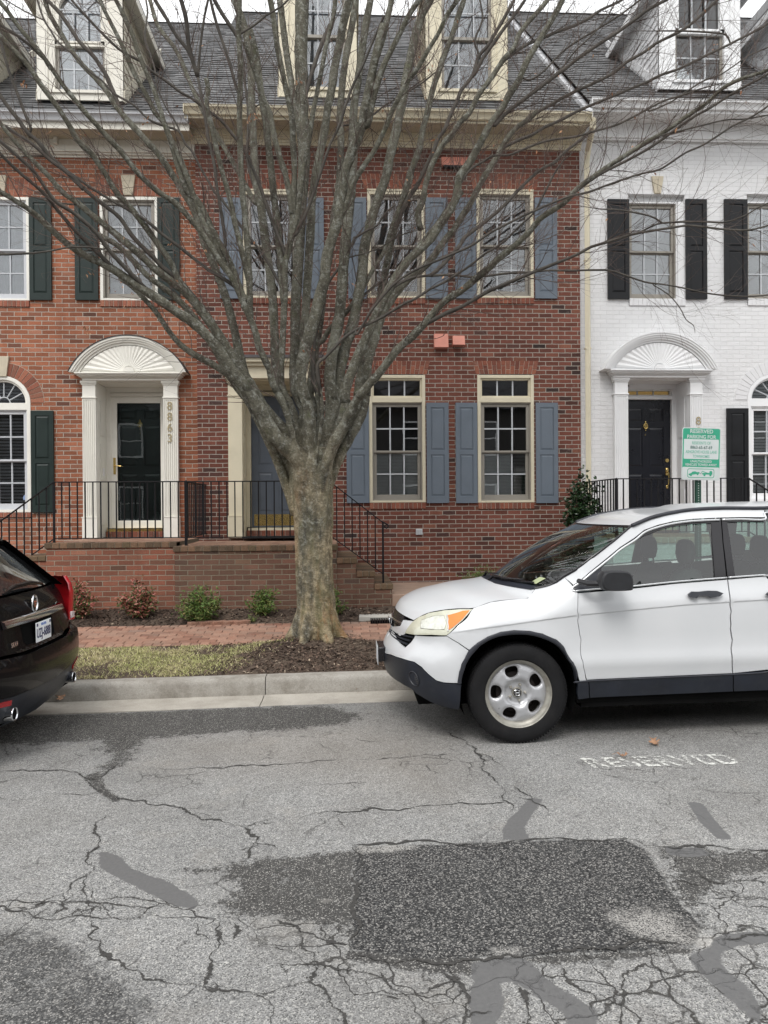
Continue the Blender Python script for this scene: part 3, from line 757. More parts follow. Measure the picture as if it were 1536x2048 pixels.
# brick walk: real pavers
mb = MB(); mo = MB(); y = 8.60
t = NT('paver_brick'); c = t.coord('Object'); g = t.N('NewGeometry').outputs['Random Per Island']
cc = t.ramp(g, [(0,(.20,.095,.065)),(.35,(.30,.155,.105)),(.8,(.36,.20,.14)),(1,(.24,.15,.115))])
cc = t.mix(t.ramp(t.noise(c, 3, 8, .7), [(.4,0),(.7,.55)]), cc, (.25,.195,.15))
cc = t.mix(1, cc, t.ramp(t.noise(c, 60, 5), [(.3,.8),(.7,1.15)]), 'MULTIPLY')
M['paver'] = t.set(col=cc, rough=.93, nrm=t.bump(t.noise(c, 70, 5), .5, .004))
rows = 9; rw = (9.57-8.60)/rows
for j in range(rows):
    y0_, y1_ = 8.60+rw*j, 8.60+rw*(j+1)
    L_ = .205 if 0 < j < rows-1 else .105
    x = -12 + (L_/2 if j % 2 else 0)
    while x < 14:
        a, b = x+.003, x+L_-.004; dz = rg.uniform(-.003,.003); tl = rg.uniform(-.003,.003)
        z = lambda xx, yy: gz(xx, yy)+.012+dz
        A = [(a,y0_+.003),(b,y0_+.003),(b,y1_-.003),(a,y1_-.003)]
        i_ = .005
        B = [(a+i_,y0_+.003+i_),(b-i_,y0_+.003+i_),(b-i_,y1_-.003-i_),(a+i_,y1_-.003-i_)]
        mb.add([(p[0],p[1],z(*p)-.03) for p in A]+[(p[0],p[1],z(*p)-.005+(tl if p[0]>a+.01 else 0)) for p in A]+[(p[0],p[1],z(*p)+(tl if p[0]>a+.05 else 0)) for p in B],
               [(0,1,5,4),(1,2,6,5),(2,3,7,6),(3,0,4,7),(4,5,9,8),(5,6,10,9),(6,7,11,10),(7,4,8,11),(8,9,10,11)])
        x += L_
w_ = mb.build('brick_walk', M['paver']); tag(w_, kind='structure')
hm('walk_sand', -12, 14, 8.59, 9.58, .2, lambda x,y: gz(x,y)+.004, mono('joint_sand', (.13,.09,.065), 1, .3, 30), 0)

# mulch chips
def chips(name, n, samp, mat, smin=.008, smax=.03):
    mb = MB()
    for _ in range(n):
        x, y = samp(); z = verge_z(x, y)+rg.uniform(.001,.012)
        l = rg.uniform(smin, smax); w = l*rg.uniform(.2,.5); a = rg.uniform(0, 6.28); p = rg.uniform(-.5,.5)
        ux = Vector((math.cos(a)*math.cos(p), math.sin(a)*math.cos(p), math.sin(p))); uy = Vector((-math.sin(a), math.cos(a), rg.uniform(-.5,.5)))
        c0 = Vector((x,y,z))
        mb.add([c0-ux*l-uy*w*.6, c0+ux*l-uy*w, c0+ux*l*.9+uy*w, c0-ux*l*.8+uy*w*.8], [(0,1,2,3)])
    return mb.build(name, mat)
t = NT('mulch_chip'); g = t.N('NewGeometry').outputs['Random Per Island']
M['mulch'] = t.set(col=t.ramp(g, [(0,(.028,.018,.014)),(.5,(.085,.055,.038)),(.9,(.15,.10,.075)),(.965,(.24,.18,.13)),(1,(.42,.34,.25))]), rough=1)
def s_tree():
    while True:
        x = rg.gauss(TREE.x+.15, 1.0); y = rg.uniform(7.46, 8.62+ (.12 if abs(x-TREE.x) < .5 else 0))
        if x > TREE.x-1.15+rg.uniform(-.3,.3): return x, y
mulch_obj = chips('mulch', 9500, s_tree, M['mulch'], .005, .021)
tag(mulch_obj, kind='stuff')
tag(chips('bed_mulch', 9000, lambda: (rg.uniform(-4.6, 2.2), rg.uniform(9.59, 10.3)), M['mulch'], .008, .026), kind='stuff')

# grass verge
t = NT('grass_blade'); g = t.N('NewGeometry').outputs['Random Per Island']; c = t.coord('Object')
gc = t.ramp(g, [(0,(.24,.26,.08)),(.25,(.42,.40,.17)),(.5,(.62,.55,.30)),(.8,(.78,.69,.45)),(1,(.50,.40,.25))])
gc = t.mix(t.ramp(t.noise(c, 2.5, 4), [(.4,0),(.65,.55)]), gc, (.36,.42,.13))
M['grass'] = t.set(col=gc, rough=.7, spec=.2)
mb = MB()
nb = 0
while nb < 42000:
    x = rg.uniform(-5.2, -.55) if rg.random() < .93 else rg.uniform(1.6, 5.5); y = rg.uniform(7.44, 8.59)
    if x > -1.75+.6*(y-7.4) and x < 1.2 and rg.random() < min(1,(x+1.75-.6*(y-7.4))*1.7): 
        nb += 1; continue
    if math.sin(x*7.1+y*3)*math.sin(y*9.7-x*2.2)+math.sin(x*2.3+y*5) > .62 and rg.random() < .8: nb += 1; continue
    z = verge_z(x, y); a = rg.uniform(0, 6.28); h = rg.uniform(.006,.024); w = rg.uniform(.0015,.003); le = rg.uniform(.8,3.2)*h
    ca, sa = math.cos(a), math.sin(a); b = rg.uniform(0,6.28)
    dx_, dy_ = math.cos(b)*le, math.sin(b)*le
    mb.add([(x-ca*w,y-sa*w,z-.004),(x+ca*w,y+sa*w,z-.004),(x+dx_*.45+ca*w*.7,y+dy_*.45+sa*w*.7,z+h*.8),(x+dx_*.45-ca*w*.7,y+dy_*.45-sa*w*.7,z+h*.8),(x+dx_,y+dy_,z+h*rg.uniform(.5,1.1))],
           [(0,1,2,3),(3,2,4)])
    nb += 1
tag(mb.build('grass', M['grass']), kind='stuff')
# ================================================================== HOUSES
FYL, FYM, FYW = 11.90, 11.80, 11.86
EAVE_Y, RID_Y = 11.30, 16.75
XL, XR = fx(378, 11.35, 250), fx(1177, 11.35, 250)    # party lines
H1 = thing('brick_townhouse', 'light orange-red brick townhouse with dark green shutters and white arched doorway', 'house', (-4.5, 12, .45))
H2 = thing('brick_townhouse', 'dark red brick townhouse with blue shutters and cream trim behind the tree', 'house', (.6, 12, .45))
H3 = thing('brick_townhouse', 'white painted brick townhouse with black shutters behind the white car', 'house', (6.5, 12, .45))

def wall_with_holes(H, name, mat, x0, x1, z0, z1, FY, holes, depth=.22, back=True):
    outer = densify([(x0,z0),(x1,z0),(x1,z1),(x0,z1)], 2.0)
    v, tr = cdt_fill(outer, holes)
    mb = MB(); mb.add([(p[0],FY,p[1]) for p in v], tr)
    for h in holes:
        n = len(h)
        mb.add([(p[0],FY,p[1]) for p in h]+[(p[0],FY+depth,p[1]) for p in h], [(i,(i+1)%n,n+(i+1)%n,n+i) for i in range(n)])
    # side walls
    D = 22.2-FY
    mb.quad((x0,FY,z0),(x0,FY,z1),(x0,FY+D,z1),(x0,FY+D,z0)); mb.quad((x1,FY,z0),(x1,FY+D,z0),(x1,FY+D,z1),(x1,FY,z1))
    mb.quad((x0,FY+D,z0),(x0,FY+D,z1),(x1,FY+D,z1),(x1,FY+D,z0))
    return mb.build(name, mat, H)
def rh(r): x0,x1,z0,z1 = r; return [(x0,z0),(x1,z0),(x1,z1),(x0,z1)]
def arch_pts(xc, zs, rx, rz, n=20, a0=0, a1=math.pi):
    return [(xc+rx*math.cos(a0+(a1-a0)*i/n), zs+rz*math.sin(a0+(a1-a0)*i/n)) for i in range(n+1)]

def frame_ring(mb, x0, x1, z0, z1, w, y0, y1, wb=None):
    wb = w if wb is None else wb
    mb.box(x0, x0+w, y0, y1, z0, z1); mb.box(x1-w, x1, y0, y1, z0, z1)
    mb.box(x0+w, x1-w, y0, y1, z1-w, z1); mb.box(x0+w, x1-w, y0, y1, z0, z0+wb)
def muntins(mb, x0, x1, z0, z1, nc, nr, y, w=.011, th=.014):
    for i in range(1, nc): 
        x = x0+(x1-x0)*i/nc; mb.box(x-w, x+w, y, y+th, z0, z1)
    for j in range(1, nr):
        z = z0+(z1-z0)*j/nr; mb.box(x0, x1, y+.001, y+th-.001, z-w, z+w)

def drape(mb, x0, x1, z0, z1, y, amp=.015, per=.06, seed=1):
    n = max(6, int((x1-x0)/.012)); q = random.Random(seed)
    ph = q.random()*6; vs = []
    for i in range(n+1):
        x = x0+(x1-x0)*i/n
        yy = y + amp*math.sin(x/per*6.28*.5+ph+1.3*math.sin(x*11)) 
        vs += [(x,yy,z0),(x,yy,z1)]
    mb.add(vs, [(2*i,2*i+2,2*i+3,2*i+1) for i in range(n)])
def slats(mb, x0, x1, z0, z1, y, pitch=.045, tilt=.6):
    z = z0+pitch/2
    while z < z1:
        h = pitch*.46
        mb.add([(x0,y-h*math.cos(tilt),z-h*math.sin(tilt)),(x1,y-h*math.cos(tilt),z-h*math.sin(tilt)),(x1,y+h*math.cos(tilt),z+h*math.sin(tilt)),(x0,y+h*math.cos(tilt),z+h*math.sin(tilt))], [(0,1,2,3)])
        z += pitch

def window(H, FY, r, casing, sash, munt, cw=.05, transom=None, fill='dark', fill2=None, seed=1, lower=None, sashw=.045, nopaint=False, proud=.012, cs_depth=.09):
    """double-hung window; r = outer casing rect; transom=(z_low_of_rail, z_high_of_rail) ; returns hole rect"""
    x0,x1,z0,z1 = r
    cas = MB(); yf = FY-proud
    frame_ring(cas, x0, x1, z0, z1, cw, yf, FY+cs_depth, cw*.6)
    ztop = z1-cw
    mbm = MB(); sa = MB(); gl = MB()
    xi0, xi1 = x0+cw, x1-cw
    if transom:
        zr0, zr1 = transom
        cas.box(xi0, xi1, yf+.004, FY+cs_depth, zr0, zr1)
        # stepped inner frame round the transom light
        frame_ring(cas, xi0, xi1, zr1, ztop, .028, yf+.03, FY+cs_depth)
        tx0, tx1, tz0, tz1 = xi0+.028, xi1-.028, zr1+.028, ztop-.028
        gl.box(tx0-.003, tx1+.003, FY+.062, FY+.066, tz0-.003, tz1+.003)
        muntins(mbm, tx0, tx1, tz0, tz1, 3, 1, FY+.045)
        ztop = zr0
    zb = z0+cw*.6
    H_ = ztop-zb
    zm = zb+H_*.505
    ys = FY+.035
    # outer stop
    frame_ring(sa, xi0, xi1, zb, ztop, .018, FY+.012, FY+.10)
    a0, a1 = xi0+.018, xi1-.018
    # upper sash (outer), lower sash (inner)
    frame_ring(sa, a0, a1, zm-.02, ztop-.018, sashw, ys, ys+.032, .03)
    frame_ring(sa, a0+.003, a1-.003, zb+.018, zm+.012, sashw*1.05, ys+.034, ys+.066, .075)
    ug = (a0+sashw, a1-sashw, zm+.01, ztop-.018-sashw); lg = (a0+sashw, a1-sashw, zb+.018+.075, zm+.012-sashw)
    muntins(mbm, ug[0], ug[1], ug[2], ug[3], 3, 2, ys+.008); muntins(mbm, lg[0], lg[1], lg[2], lg[3], 3, 2, ys+.042)
    gl.box(ug[0]-.004, ug[1]+.004, ys+.024, ys+.027, ug[2]-.004, ug[3]+.004)
    gl.box(lg[0]-.004, lg[1]+.004, ys+.058, ys+.061, lg[2]-.004, lg[3]+.004)
    w = cas.build('window', casing, H, bevel=.004)
    s_ = sa.build('sash', sash, w, bevel=.002, bseg=1); mbm.build('muntins', munt, w)
    gl.build('glass', M['glass'], w)
    yb = FY+.20
    if fill == 'curtain':
        mb = MB(); drape(mb, x0-.02, x1+.02, zb, z1, yb, .018, .07, seed); mb.build('curtain', M['curtain'], w, smooth=180)
    elif fill == 'lightblind':
        mb = MB(); slats(mb, x0, x1, zb, z1, yb, .05, .9); mb.build('blind', M['blind'], w)
    elif fill == 'greyblind':
        mb = MB(); slats(mb, x0, x1, zb, z1, yb, .05, .8); mb.build('blind', M['slat_blind'], w)
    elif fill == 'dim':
        mb = MB(); drape(mb, x0-.02, x1+.02, zm if seed == 0 else zb+(z1-zb)*.35, z1, yb, .006, .15, seed); mb.build('window_backing', M['grey_backing'], w, smooth=180)  # grey sheet added behind the glass to soften contrast in the reflections
    elif fill == 'shade':
        mb = MB(); drape(mb, x0-.02, x1+.02, zb, z1, yb, .004, .2, seed); mb.build('window_backing', M['slat_blind'], w, smooth=180)
    if lower == 'cafe':
        mb = MB(); q = random.Random(seed); xx = lg[0]-.02; wd_ = (lg[1]-lg[0]+.04)/3
        for k in range(3):
            pa = 1.3 if not (fill2 == 'open' and k == 2) else .3
            slats(mb, xx+.008, xx+wd_-.012, lg[2]-.03, zm, yb-.075, .022, pa)
            mb.box(xx-.012, xx+.01, yb-.088, yb-.07, lg[2]-.03, zm); xx += wd_
        mb.box(xx-.012, xx+.008, yb-.088, yb-.07, lg[2]-.03, zm)
        mb.build('interior_shutter', M['blind'], w)
    return rh((x0+.004, x1-.004, z0+.004, z1-.004)), w

def shutter(H, FY, r, mat, y=None):
    x0,x1,z0,z1 = r; th = .034; yf = FY-th-.006 if y is None else y
    mb = MB(); b = (x1-x0)*.19; zmid = z0+(z1-z0)*.505; mr = .035
    panel_leaf(mb, x0, x1, yf, z0, z1, th, [(x0+b, x1-b, z0+.105, zmid-mr), (x0+b, x1-b, zmid+mr, z1-.075)], .013, .024)
    o = mb.build('shutter', mat, H, bevel=.0025, bseg=1)
def rowlock(H, FY, x0, x1, z0, z1, mat, mort, proud=.022, name='window_sill', wob=.002):
    mb = MB(); mb.box(x0+.004, x1-.004, FY-proud+.008, FY+.06, z0+.004, z1-.004)
    br = MB(); n = max(3, round((x1-x0)/.0675)); w = (x1-x0)/n
    for i in range(n):
        a = x0+w*i+.004; b_ = x0+w*(i+1)-.004
        br.box(a, b_, FY-proud+rg.uniform(-wob,wob), FY+.05, z0+rg.uniform(0,.003), z1-rg.uniform(0,.002))
    o = br.build(name, mat, H, bevel=.004, bseg=1)
    mb.build('mortar_joint', mort, o)
def jack_arch(H, FY, x0, x1, z0, z1, flare, mat, mort, key=None, proud=.006):
    """splayed flat arch of soldier bricks; x0,x1 at the bottom"""
    def X(u, v):
        xb = x0+(x1-x0)*u; xt = (x0-flare)+(x1-x0+2*flare)*u; return xb+(xt-xb)*v
    br = MB(); mo = MB(); n = round((x1-x0)/.0665)
    mo.prism_y([(X(0,0)+.003,z0+.003),(X(1,0)-.003,z0+.003),(X(1,1)-.003,z1-.003),(X(0,1)+.003,z1-.003)], FY-.001, FY+.02)
    for i in range(n):
        u0, u1 = i/n, (i+1)/n; e = .0035
        split = .36 if i % 2 else .64
        for (v0, v1) in ((0, split-.015), (split+.015, 1)):
            if key and abs((u0+u1)/2-.5) < key/(x1-x0)*.5: continue
            za, zb_ = z0+(z1-z0)*v0, z0+(z1-z0)*v1; p = FY-proud+rg.uniform(-.002,.002)
            br.prism_y([(X(u0,v0)+e,za),(X(u1,v0)-e,za),(X(u1,v1)-e,zb_),(X(u0,v1)+e,zb_)], p, FY+.01)
    o = br.build('jack_arch', mat, H, bevel=.002, bseg=1); mo.build('mortar_joint', mort, o)
def keystone(H, FY, xc, wt, wb, z0, z1, mat):
    mb = MB(); mb.prism_y([(xc-wb/2,z0),(xc+wb/2,z0),(xc+wt/2,z1),(xc-wt/2,z1)], FY-.035, FY+.02)
    mb.build('keystone', mat, H, bevel=.004)

def arched_window(H, FY, xr0, xr1, zb, zs, zt, casing, sash, munt, brick, mort, fill, rail, seed, key=None, keymat=None, proud=.012):
    """window with fanlight: casing outer x range, base zb, springing zs, top zt"""
    xc = (xr0+xr1)/2; rx = (xr1-xr0)/2; rz = zt-zs
    outer = [(xr1,zb)]+arch_pts(xc, zs, rx, rz, 28)+[(xr0,zb)]
    cw = .055
    inner = [(xr1-cw,zb+.04)]+arch_pts(xc, zs, rx-cw, rz-cw, 28)+[(xr0+cw,zb+.04)]
    cas = MB(); n = len(outer)
    vs = [(p[0],FY-proud,p[1]) for p in outer]+[(p[0],FY-proud,p[1]) for p in inner]+[(p[0],FY+.09,p[1]) for p in outer]+[(p[0],FY+.09,p[1]) for p in inner]
    fs = []
    for i in range(n):
        j = (i+1)%n; fs += [(i,j,n+j,n+i)[::-1], (n+i,n+j,3*n+j,3*n+i)[::-1], (2*n+i,2*n+j,j,i)[::-1]]
    cas.add(vs, fs)
    # inner step
    inn2 = [(xc+(rx-cw-.03)*math.cos(a), zs+.03+(rz-cw-.06)*math.sin(a)) for a in [math.pi*i/28 for i in range(29)]]
    r0, r1 = rail
    cas.box(xr0+cw, xr1-cw, FY-.004, FY+.088, r0, r1)
    a_pts = arch_pts(xc, r1, rx-cw, rz-cw-(r1-zs), 28); b_pts = arch_pts(xc, r1+.0, rx-cw-.03, rz-cw-.03-(r1-zs), 28)
    k = len(a_pts)
    cas.add([(p[0],FY+.02,p[1]) for p in a_pts]+[(p[0],FY+.02,p[1]) for p in b_pts]+[(p[0],FY+.075,p[1]) for p in b_pts],
            [(i,i+1,k+i+1,k+i)[::-1] for i in range(k-1)]+[(k+i,k+i+1,2*k+i+1,2*k+i)[::-1] for i in range(k-1)])
    w = cas.build('window', casing, H, bevel=.003, bseg=1)
    mm = MB(); ri = rx-cw-.03; rzi = rz-cw-.03-(r1-zs)
    # sunburst bars
    hub = ri*.28
    pts = [(xc+hub*math.cos(a), FY+.05, r1+hub*math.sin(a)) for a in [math.pi*i/16 for i in range(17)]]
    mm.tube(pts, .009, 6)
    for i in range(1, 6):
        a = math.pi*i/6; mm.tube([(xc+hub*math.cos(a),FY+.05,r1+hub*math.sin(a)),(xc+ri*math.cos(a),FY+.05,r1+rzi*math.sin(a))], .010, 6)
    gl = MB(); gp = [(xc+ri*1.01*math.cos(a), r1+rzi*1.01*math.sin(a)) for a in [math.pi*i/28 for i in range(29)]]
    gl.prism_y(gp, FY+.062, FY+.066)
    # double hung below
    sa = MB(); x0, x1 = xr0+cw, xr1-cw; ztop = r0; z0 = zb+.04; zm = z0+(ztop-z0)*.5; ys = FY+.03; sw = .045
    frame_ring(sa, x0, x1, z0, ztop, .018, FY+.012, FY+.10)
    a0, a1 = x0+.018, x1-.018
    frame_ring(sa, a0, a1, zm-.02, ztop-.018, sw, ys, ys+.032, .03); frame_ring(sa, a0+.003, a1-.003, z0+.018, zm+.012, sw, ys+.034, ys+.066, .075)
    ug = (a0+sw, a1-sw, zm+.01, ztop-.018-sw); lg = (a0+sw, a1-sw, z0+.093, zm+.012-sw)
    muntins(mm, *ug, 3, 2, ys+.008); muntins(mm, *lg, 3, 2, ys+.042)
    gl.box(ug[0]-.004, ug[1]+.004, ys+.024, ys+.027, ug[2]-.004, ug[3]+.004); gl.box(lg[0]-.004, lg[1]+.004, ys+.058, ys+.061, lg[2]-.004, lg[3]+.004)
    sa.build('sash', sash, w, bevel=.002, bseg=1); mm.build('muntins', munt, w); gl.build('glass', M['glass'], w)
    mb = MB(); slats(mb, xr0, xr1, zb, zt-.04, FY+.15, .05, .8 if fill == 'greyblind' else 1.3)
    mb.build('blind', M['slat_blind'] if fill == 'greyblind' else M['blind'], w)
    # brick surround arch
    br = MB(); mo = MB(); R0, R1 = .0, .20; n_ = 22
    def AP(a, rr): return (xc+(rx+rr)*math.cos(a), zs+(rz+rr)*math.sin(a))
    for i in range(n_):
        a0_, a1_ = math.pi*i/n_+.008, math.pi*(i+1)/n_-.008
        if key and abs((a0_+a1_)/2-math.pi/2) < .11: continue
        br.prism_y([AP(a0_,.006),AP(a0_,.20),AP(a1_,.20),AP(a1_,.006)], FY-.008+rg.uniform(-.002,.002), FY+.01)
    oa = [AP(math.pi*i/28, .003) for i in range(29)]+[AP(math.pi*(28-i)/28, .206) for i in range(29)]
    for i in range(28):
        mo.prism_y([AP(math.pi*i/28,.003),AP(math.pi*i/28,.206),AP(math.pi*(i+1)/28,.206),AP(math.pi*(i+1)/28,.003)], FY-.002, FY+.01, True)
    o = br.build('brick_arch', brick, H, bevel=.002, bseg=1); mo.build('mortar_joint', mort, o)
    return [(p[0]*.999+xc*.001, p[1]) for p in outer], w

M['grey_backing'] = mono('grey_backing', (.16,.165,.175), .9, .1, 6)
# ---------------- measured openings
LW = []; MW = []; WW = []      # wall holes
# --- H2 middle house
def R2(a,b,c,d): return rect(a,b,c,d,FYM)
for i, (a, b, sh) in enumerate([(486,600,(440,485,603,648)), (735,850,(696,733,851,895)), (953,1067,(910,952,1069,1113))]):
    r = R2(a, 383, b, 596)
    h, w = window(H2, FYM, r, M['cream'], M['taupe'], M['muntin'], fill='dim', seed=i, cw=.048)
    MW.append(h)
    # head trim board above
    mb = MB(); mb.box(r[0]-.004, r[1]+.004, FYM-.022, FYM+.03, r[3]+.001, r[3]+.03); mb.build('window_head', M['cream'], w, bevel=.003)
    rowlock(H2, FYM, r[0]-.0, r[1]+.0, fz(608,FYM,(a+b)/2), r[2]-.003, M['arch_brick'], M['mortar'])
    z0, z1 = r[3]+.032, fz(348, FYM, (a+b)/2)
    jack_arch(H2, FYM, r[0]-.05, r[1]+.05, z0, z1, .045, M['arch_brick'], M['mortar'])
    for k in (0, 2):
        q = R2(sh[k], 397, sh[k+1], 598); shutter(H2, FYM, q, M['sh_blue'])
for i, (a, b, sh, op) in enumerate([(738,851,(693,738,853,897),''), (955,1068,(911,954,1071,1115),'open')]):
    r = R2(a, 750, b, 1005)
    zt = (fz(805,FYM,a+50), fz(795,FYM,a+50))
    h, w = window(H2, FYM, r, M['cream'], M['taupe'], M['muntin'], transom=zt, fill='none', fill2=op, lower='cafe', seed=i+7, cw=.05)
    MW.append(h)
    rowlock(H2, FYM, r[0], r[1], fz(1018,FYM,a+50), r[2]-.003, M['arch_brick'], M['mortar'])
    jack_arch(H2, FYM, r[0]-.02, r[1]+.03, r[3]+.012, fz(722,FYM,a+50), .05, M['arch_brick'], M['mortar'])
    mb = MB(); mb.box(r[0]+.03, r[1]-.03, FYM-.004, FYM+.05, r[3]+.001, r[3]+.012); mb.build('lintel_shadow_gap', M['asph_black'], w)
    for k in (0, 2):
        q = R2(sh[k], 806, sh[k+1], 1006); shutter(H2, FYM, q, M['sh_blue'])
    if i == 0:
        gl = MB(); p = at(757, 981, FYM+.17); gl.sphere(p, .035, .03, .045)
        gl.build('yellow_ornament', mono('yellow_plastic', (.55,.5,.03), .4), w)
# --- H1 left house
def R1(a,b,c,d): return rect(a,b,c,d,FYL)
for i, (a, b, sh, fl) in enumerate([(-56,59,(60,104),'curtain'), (200,316,(151,197,316,360),'shade')]):
    r = R1(a, 394, b, 601)
    h, w = window(H1, FYL, r, M['offwhite_trim'], M['taupe'] if i else M['grey_trim'], M['muntin'], fill=fl, seed=i+3, cw=.045)
    LW.append(h)
    rowlock(H1, FYL, r[0]-.0, r[1]+.0, fz(614,FYL,(a+b)/2), r[2]-.003, M['arch_brick_l'], M['mortar'])
    z0, z1 = r[3]+.02, fz(357, FYL, (a+b)/2)
    jack_arch(H1, FYL, r[0]-.03, r[1]+.03, z0, z1, .05, M['arch_brick_l'], M['mortar'], key=.13)
    keystone(H1, FYL, (r[0]+r[1])/2, .215, .135, z0-.0, z1+.04, M['keystone'])
    for k in range(0, len(sh), 2): shutter(H1, FYL, R1(sh[k], 397, sh[k+1], 601), M['sh_green'])
r = R1(-50, 752, 62, 1025)
zs = fz(806, FYL, 6)
h, w = arched_window(H1, FYL, r[0], r[1], r[2], zs, r[3], M['offwhite_trim'], M['grey_trim'], M['muntin'], M['arch_brick_l'], M['mortar'], 'greyblind', (fz(820,FYL,6), fz(806,FYL,6)), 4, key=True)
LW.append(h)
keystone(H1, FYL, (r[0]+r[1])/2, .22, .14, r[3]-.01, fz(713,FYL,6), M['keystone'])
rowlock(H1, FYL, r[0], r[1], r[2]-.075, r[2]-.003, M['arch_brick_l'], M['mortar'])
shutter(H1, FYL, R1(64, 822, 109, 1025), M['sh_green'])
st = MB(); p = at(50, 996, FYL+.06); st.prism_y([(p.x-.035,p.z-.03),(p.x+.035,p.z-.03),(p.x+.04,p.z+.01),(p.x+.025,p.z+.045),(p.x-.025,p.z+.045),(p.x-.04,p.z+.01)], FYL+.085, FYL+.088)
st.build('security_sticker', mono('blue_sticker', (.22,.30,.48), .5), w)
# --- H3 white house
def R3(a,b,c,d): return rect(a,b,c,d,FYW)
for i, (a, b, sh) in enumerate([(1258,1358,(1214,1257,1370,1412)), (1495,1595,(1447,1493))]):
    r = R3(a, 401, b, 597)
    # recessed: opening wider on the right (deep white reveal)
    ro = R3(a-1, 389, b+11, 597)
    h, w = window(H3, FYW+.07, r, M['white_trim'], M['taupe'], M['muntin'], fill='shade' if i == 0 else 'none', seed=i+11, cw=.022)
    WW.append(rh((ro[0], ro[1], r[2]-.001, ro[3])))
    mb = MB(); mb.box(ro[0], ro[1], FYW+.10, FYW+.14, r[3], ro[3]); mb.box(r[1], ro[1], FYW+.03, FYW+.14, r[2], r[3]); mb.build('window_surround', M['white_trim'], w)
    rowlock(H3, FYW, ro[0], ro[1]+.01, fz(612,FYW,(a+b)/2), r[2]-.003, M['arch_white'], M['mortar_white'], proud=.02)
    keystone(H3, FYW, fx((1314 if i == 0 else 1546), FYW, 370), .19, .10, ro[3]+.005, fz(353,FYW,a), M['keystone'])
    mb = MB(); mb.box(ro[0]-.05, ro[1]+.05, FYW-.006, FYW+.02, ro[3]+.001, ro[3]+.018); mb.build('window_head', M['arch_white'], w)
    for k in range(0, len(sh), 2): shutter(H3, FYW, R3(sh[k], 400, sh[k+1], 599), M['sh_black'])
r = R3(1495, 748, 1605, 1003)
zs = fz(800, FYW, 1550)
h, w = arched_window(H3, FYW, r[0], r[1], r[2], zs, r[3], M['white_trim'], M['white_trim'], M['muntin'], M['arch_white'], M['mortar_white'], 'blind', (fz(813,FYW,1550), fz(797,FYW,1550)), 5)
WW.append(h)
rowlock(H3, FYW, r[0], r[1], r[2]-.075, r[2]-.003, M['arch_white'], M['mortar_white'])
shutter(H3, FYW, R3(1452, 817, 1495, 1020), M['sh_black'])

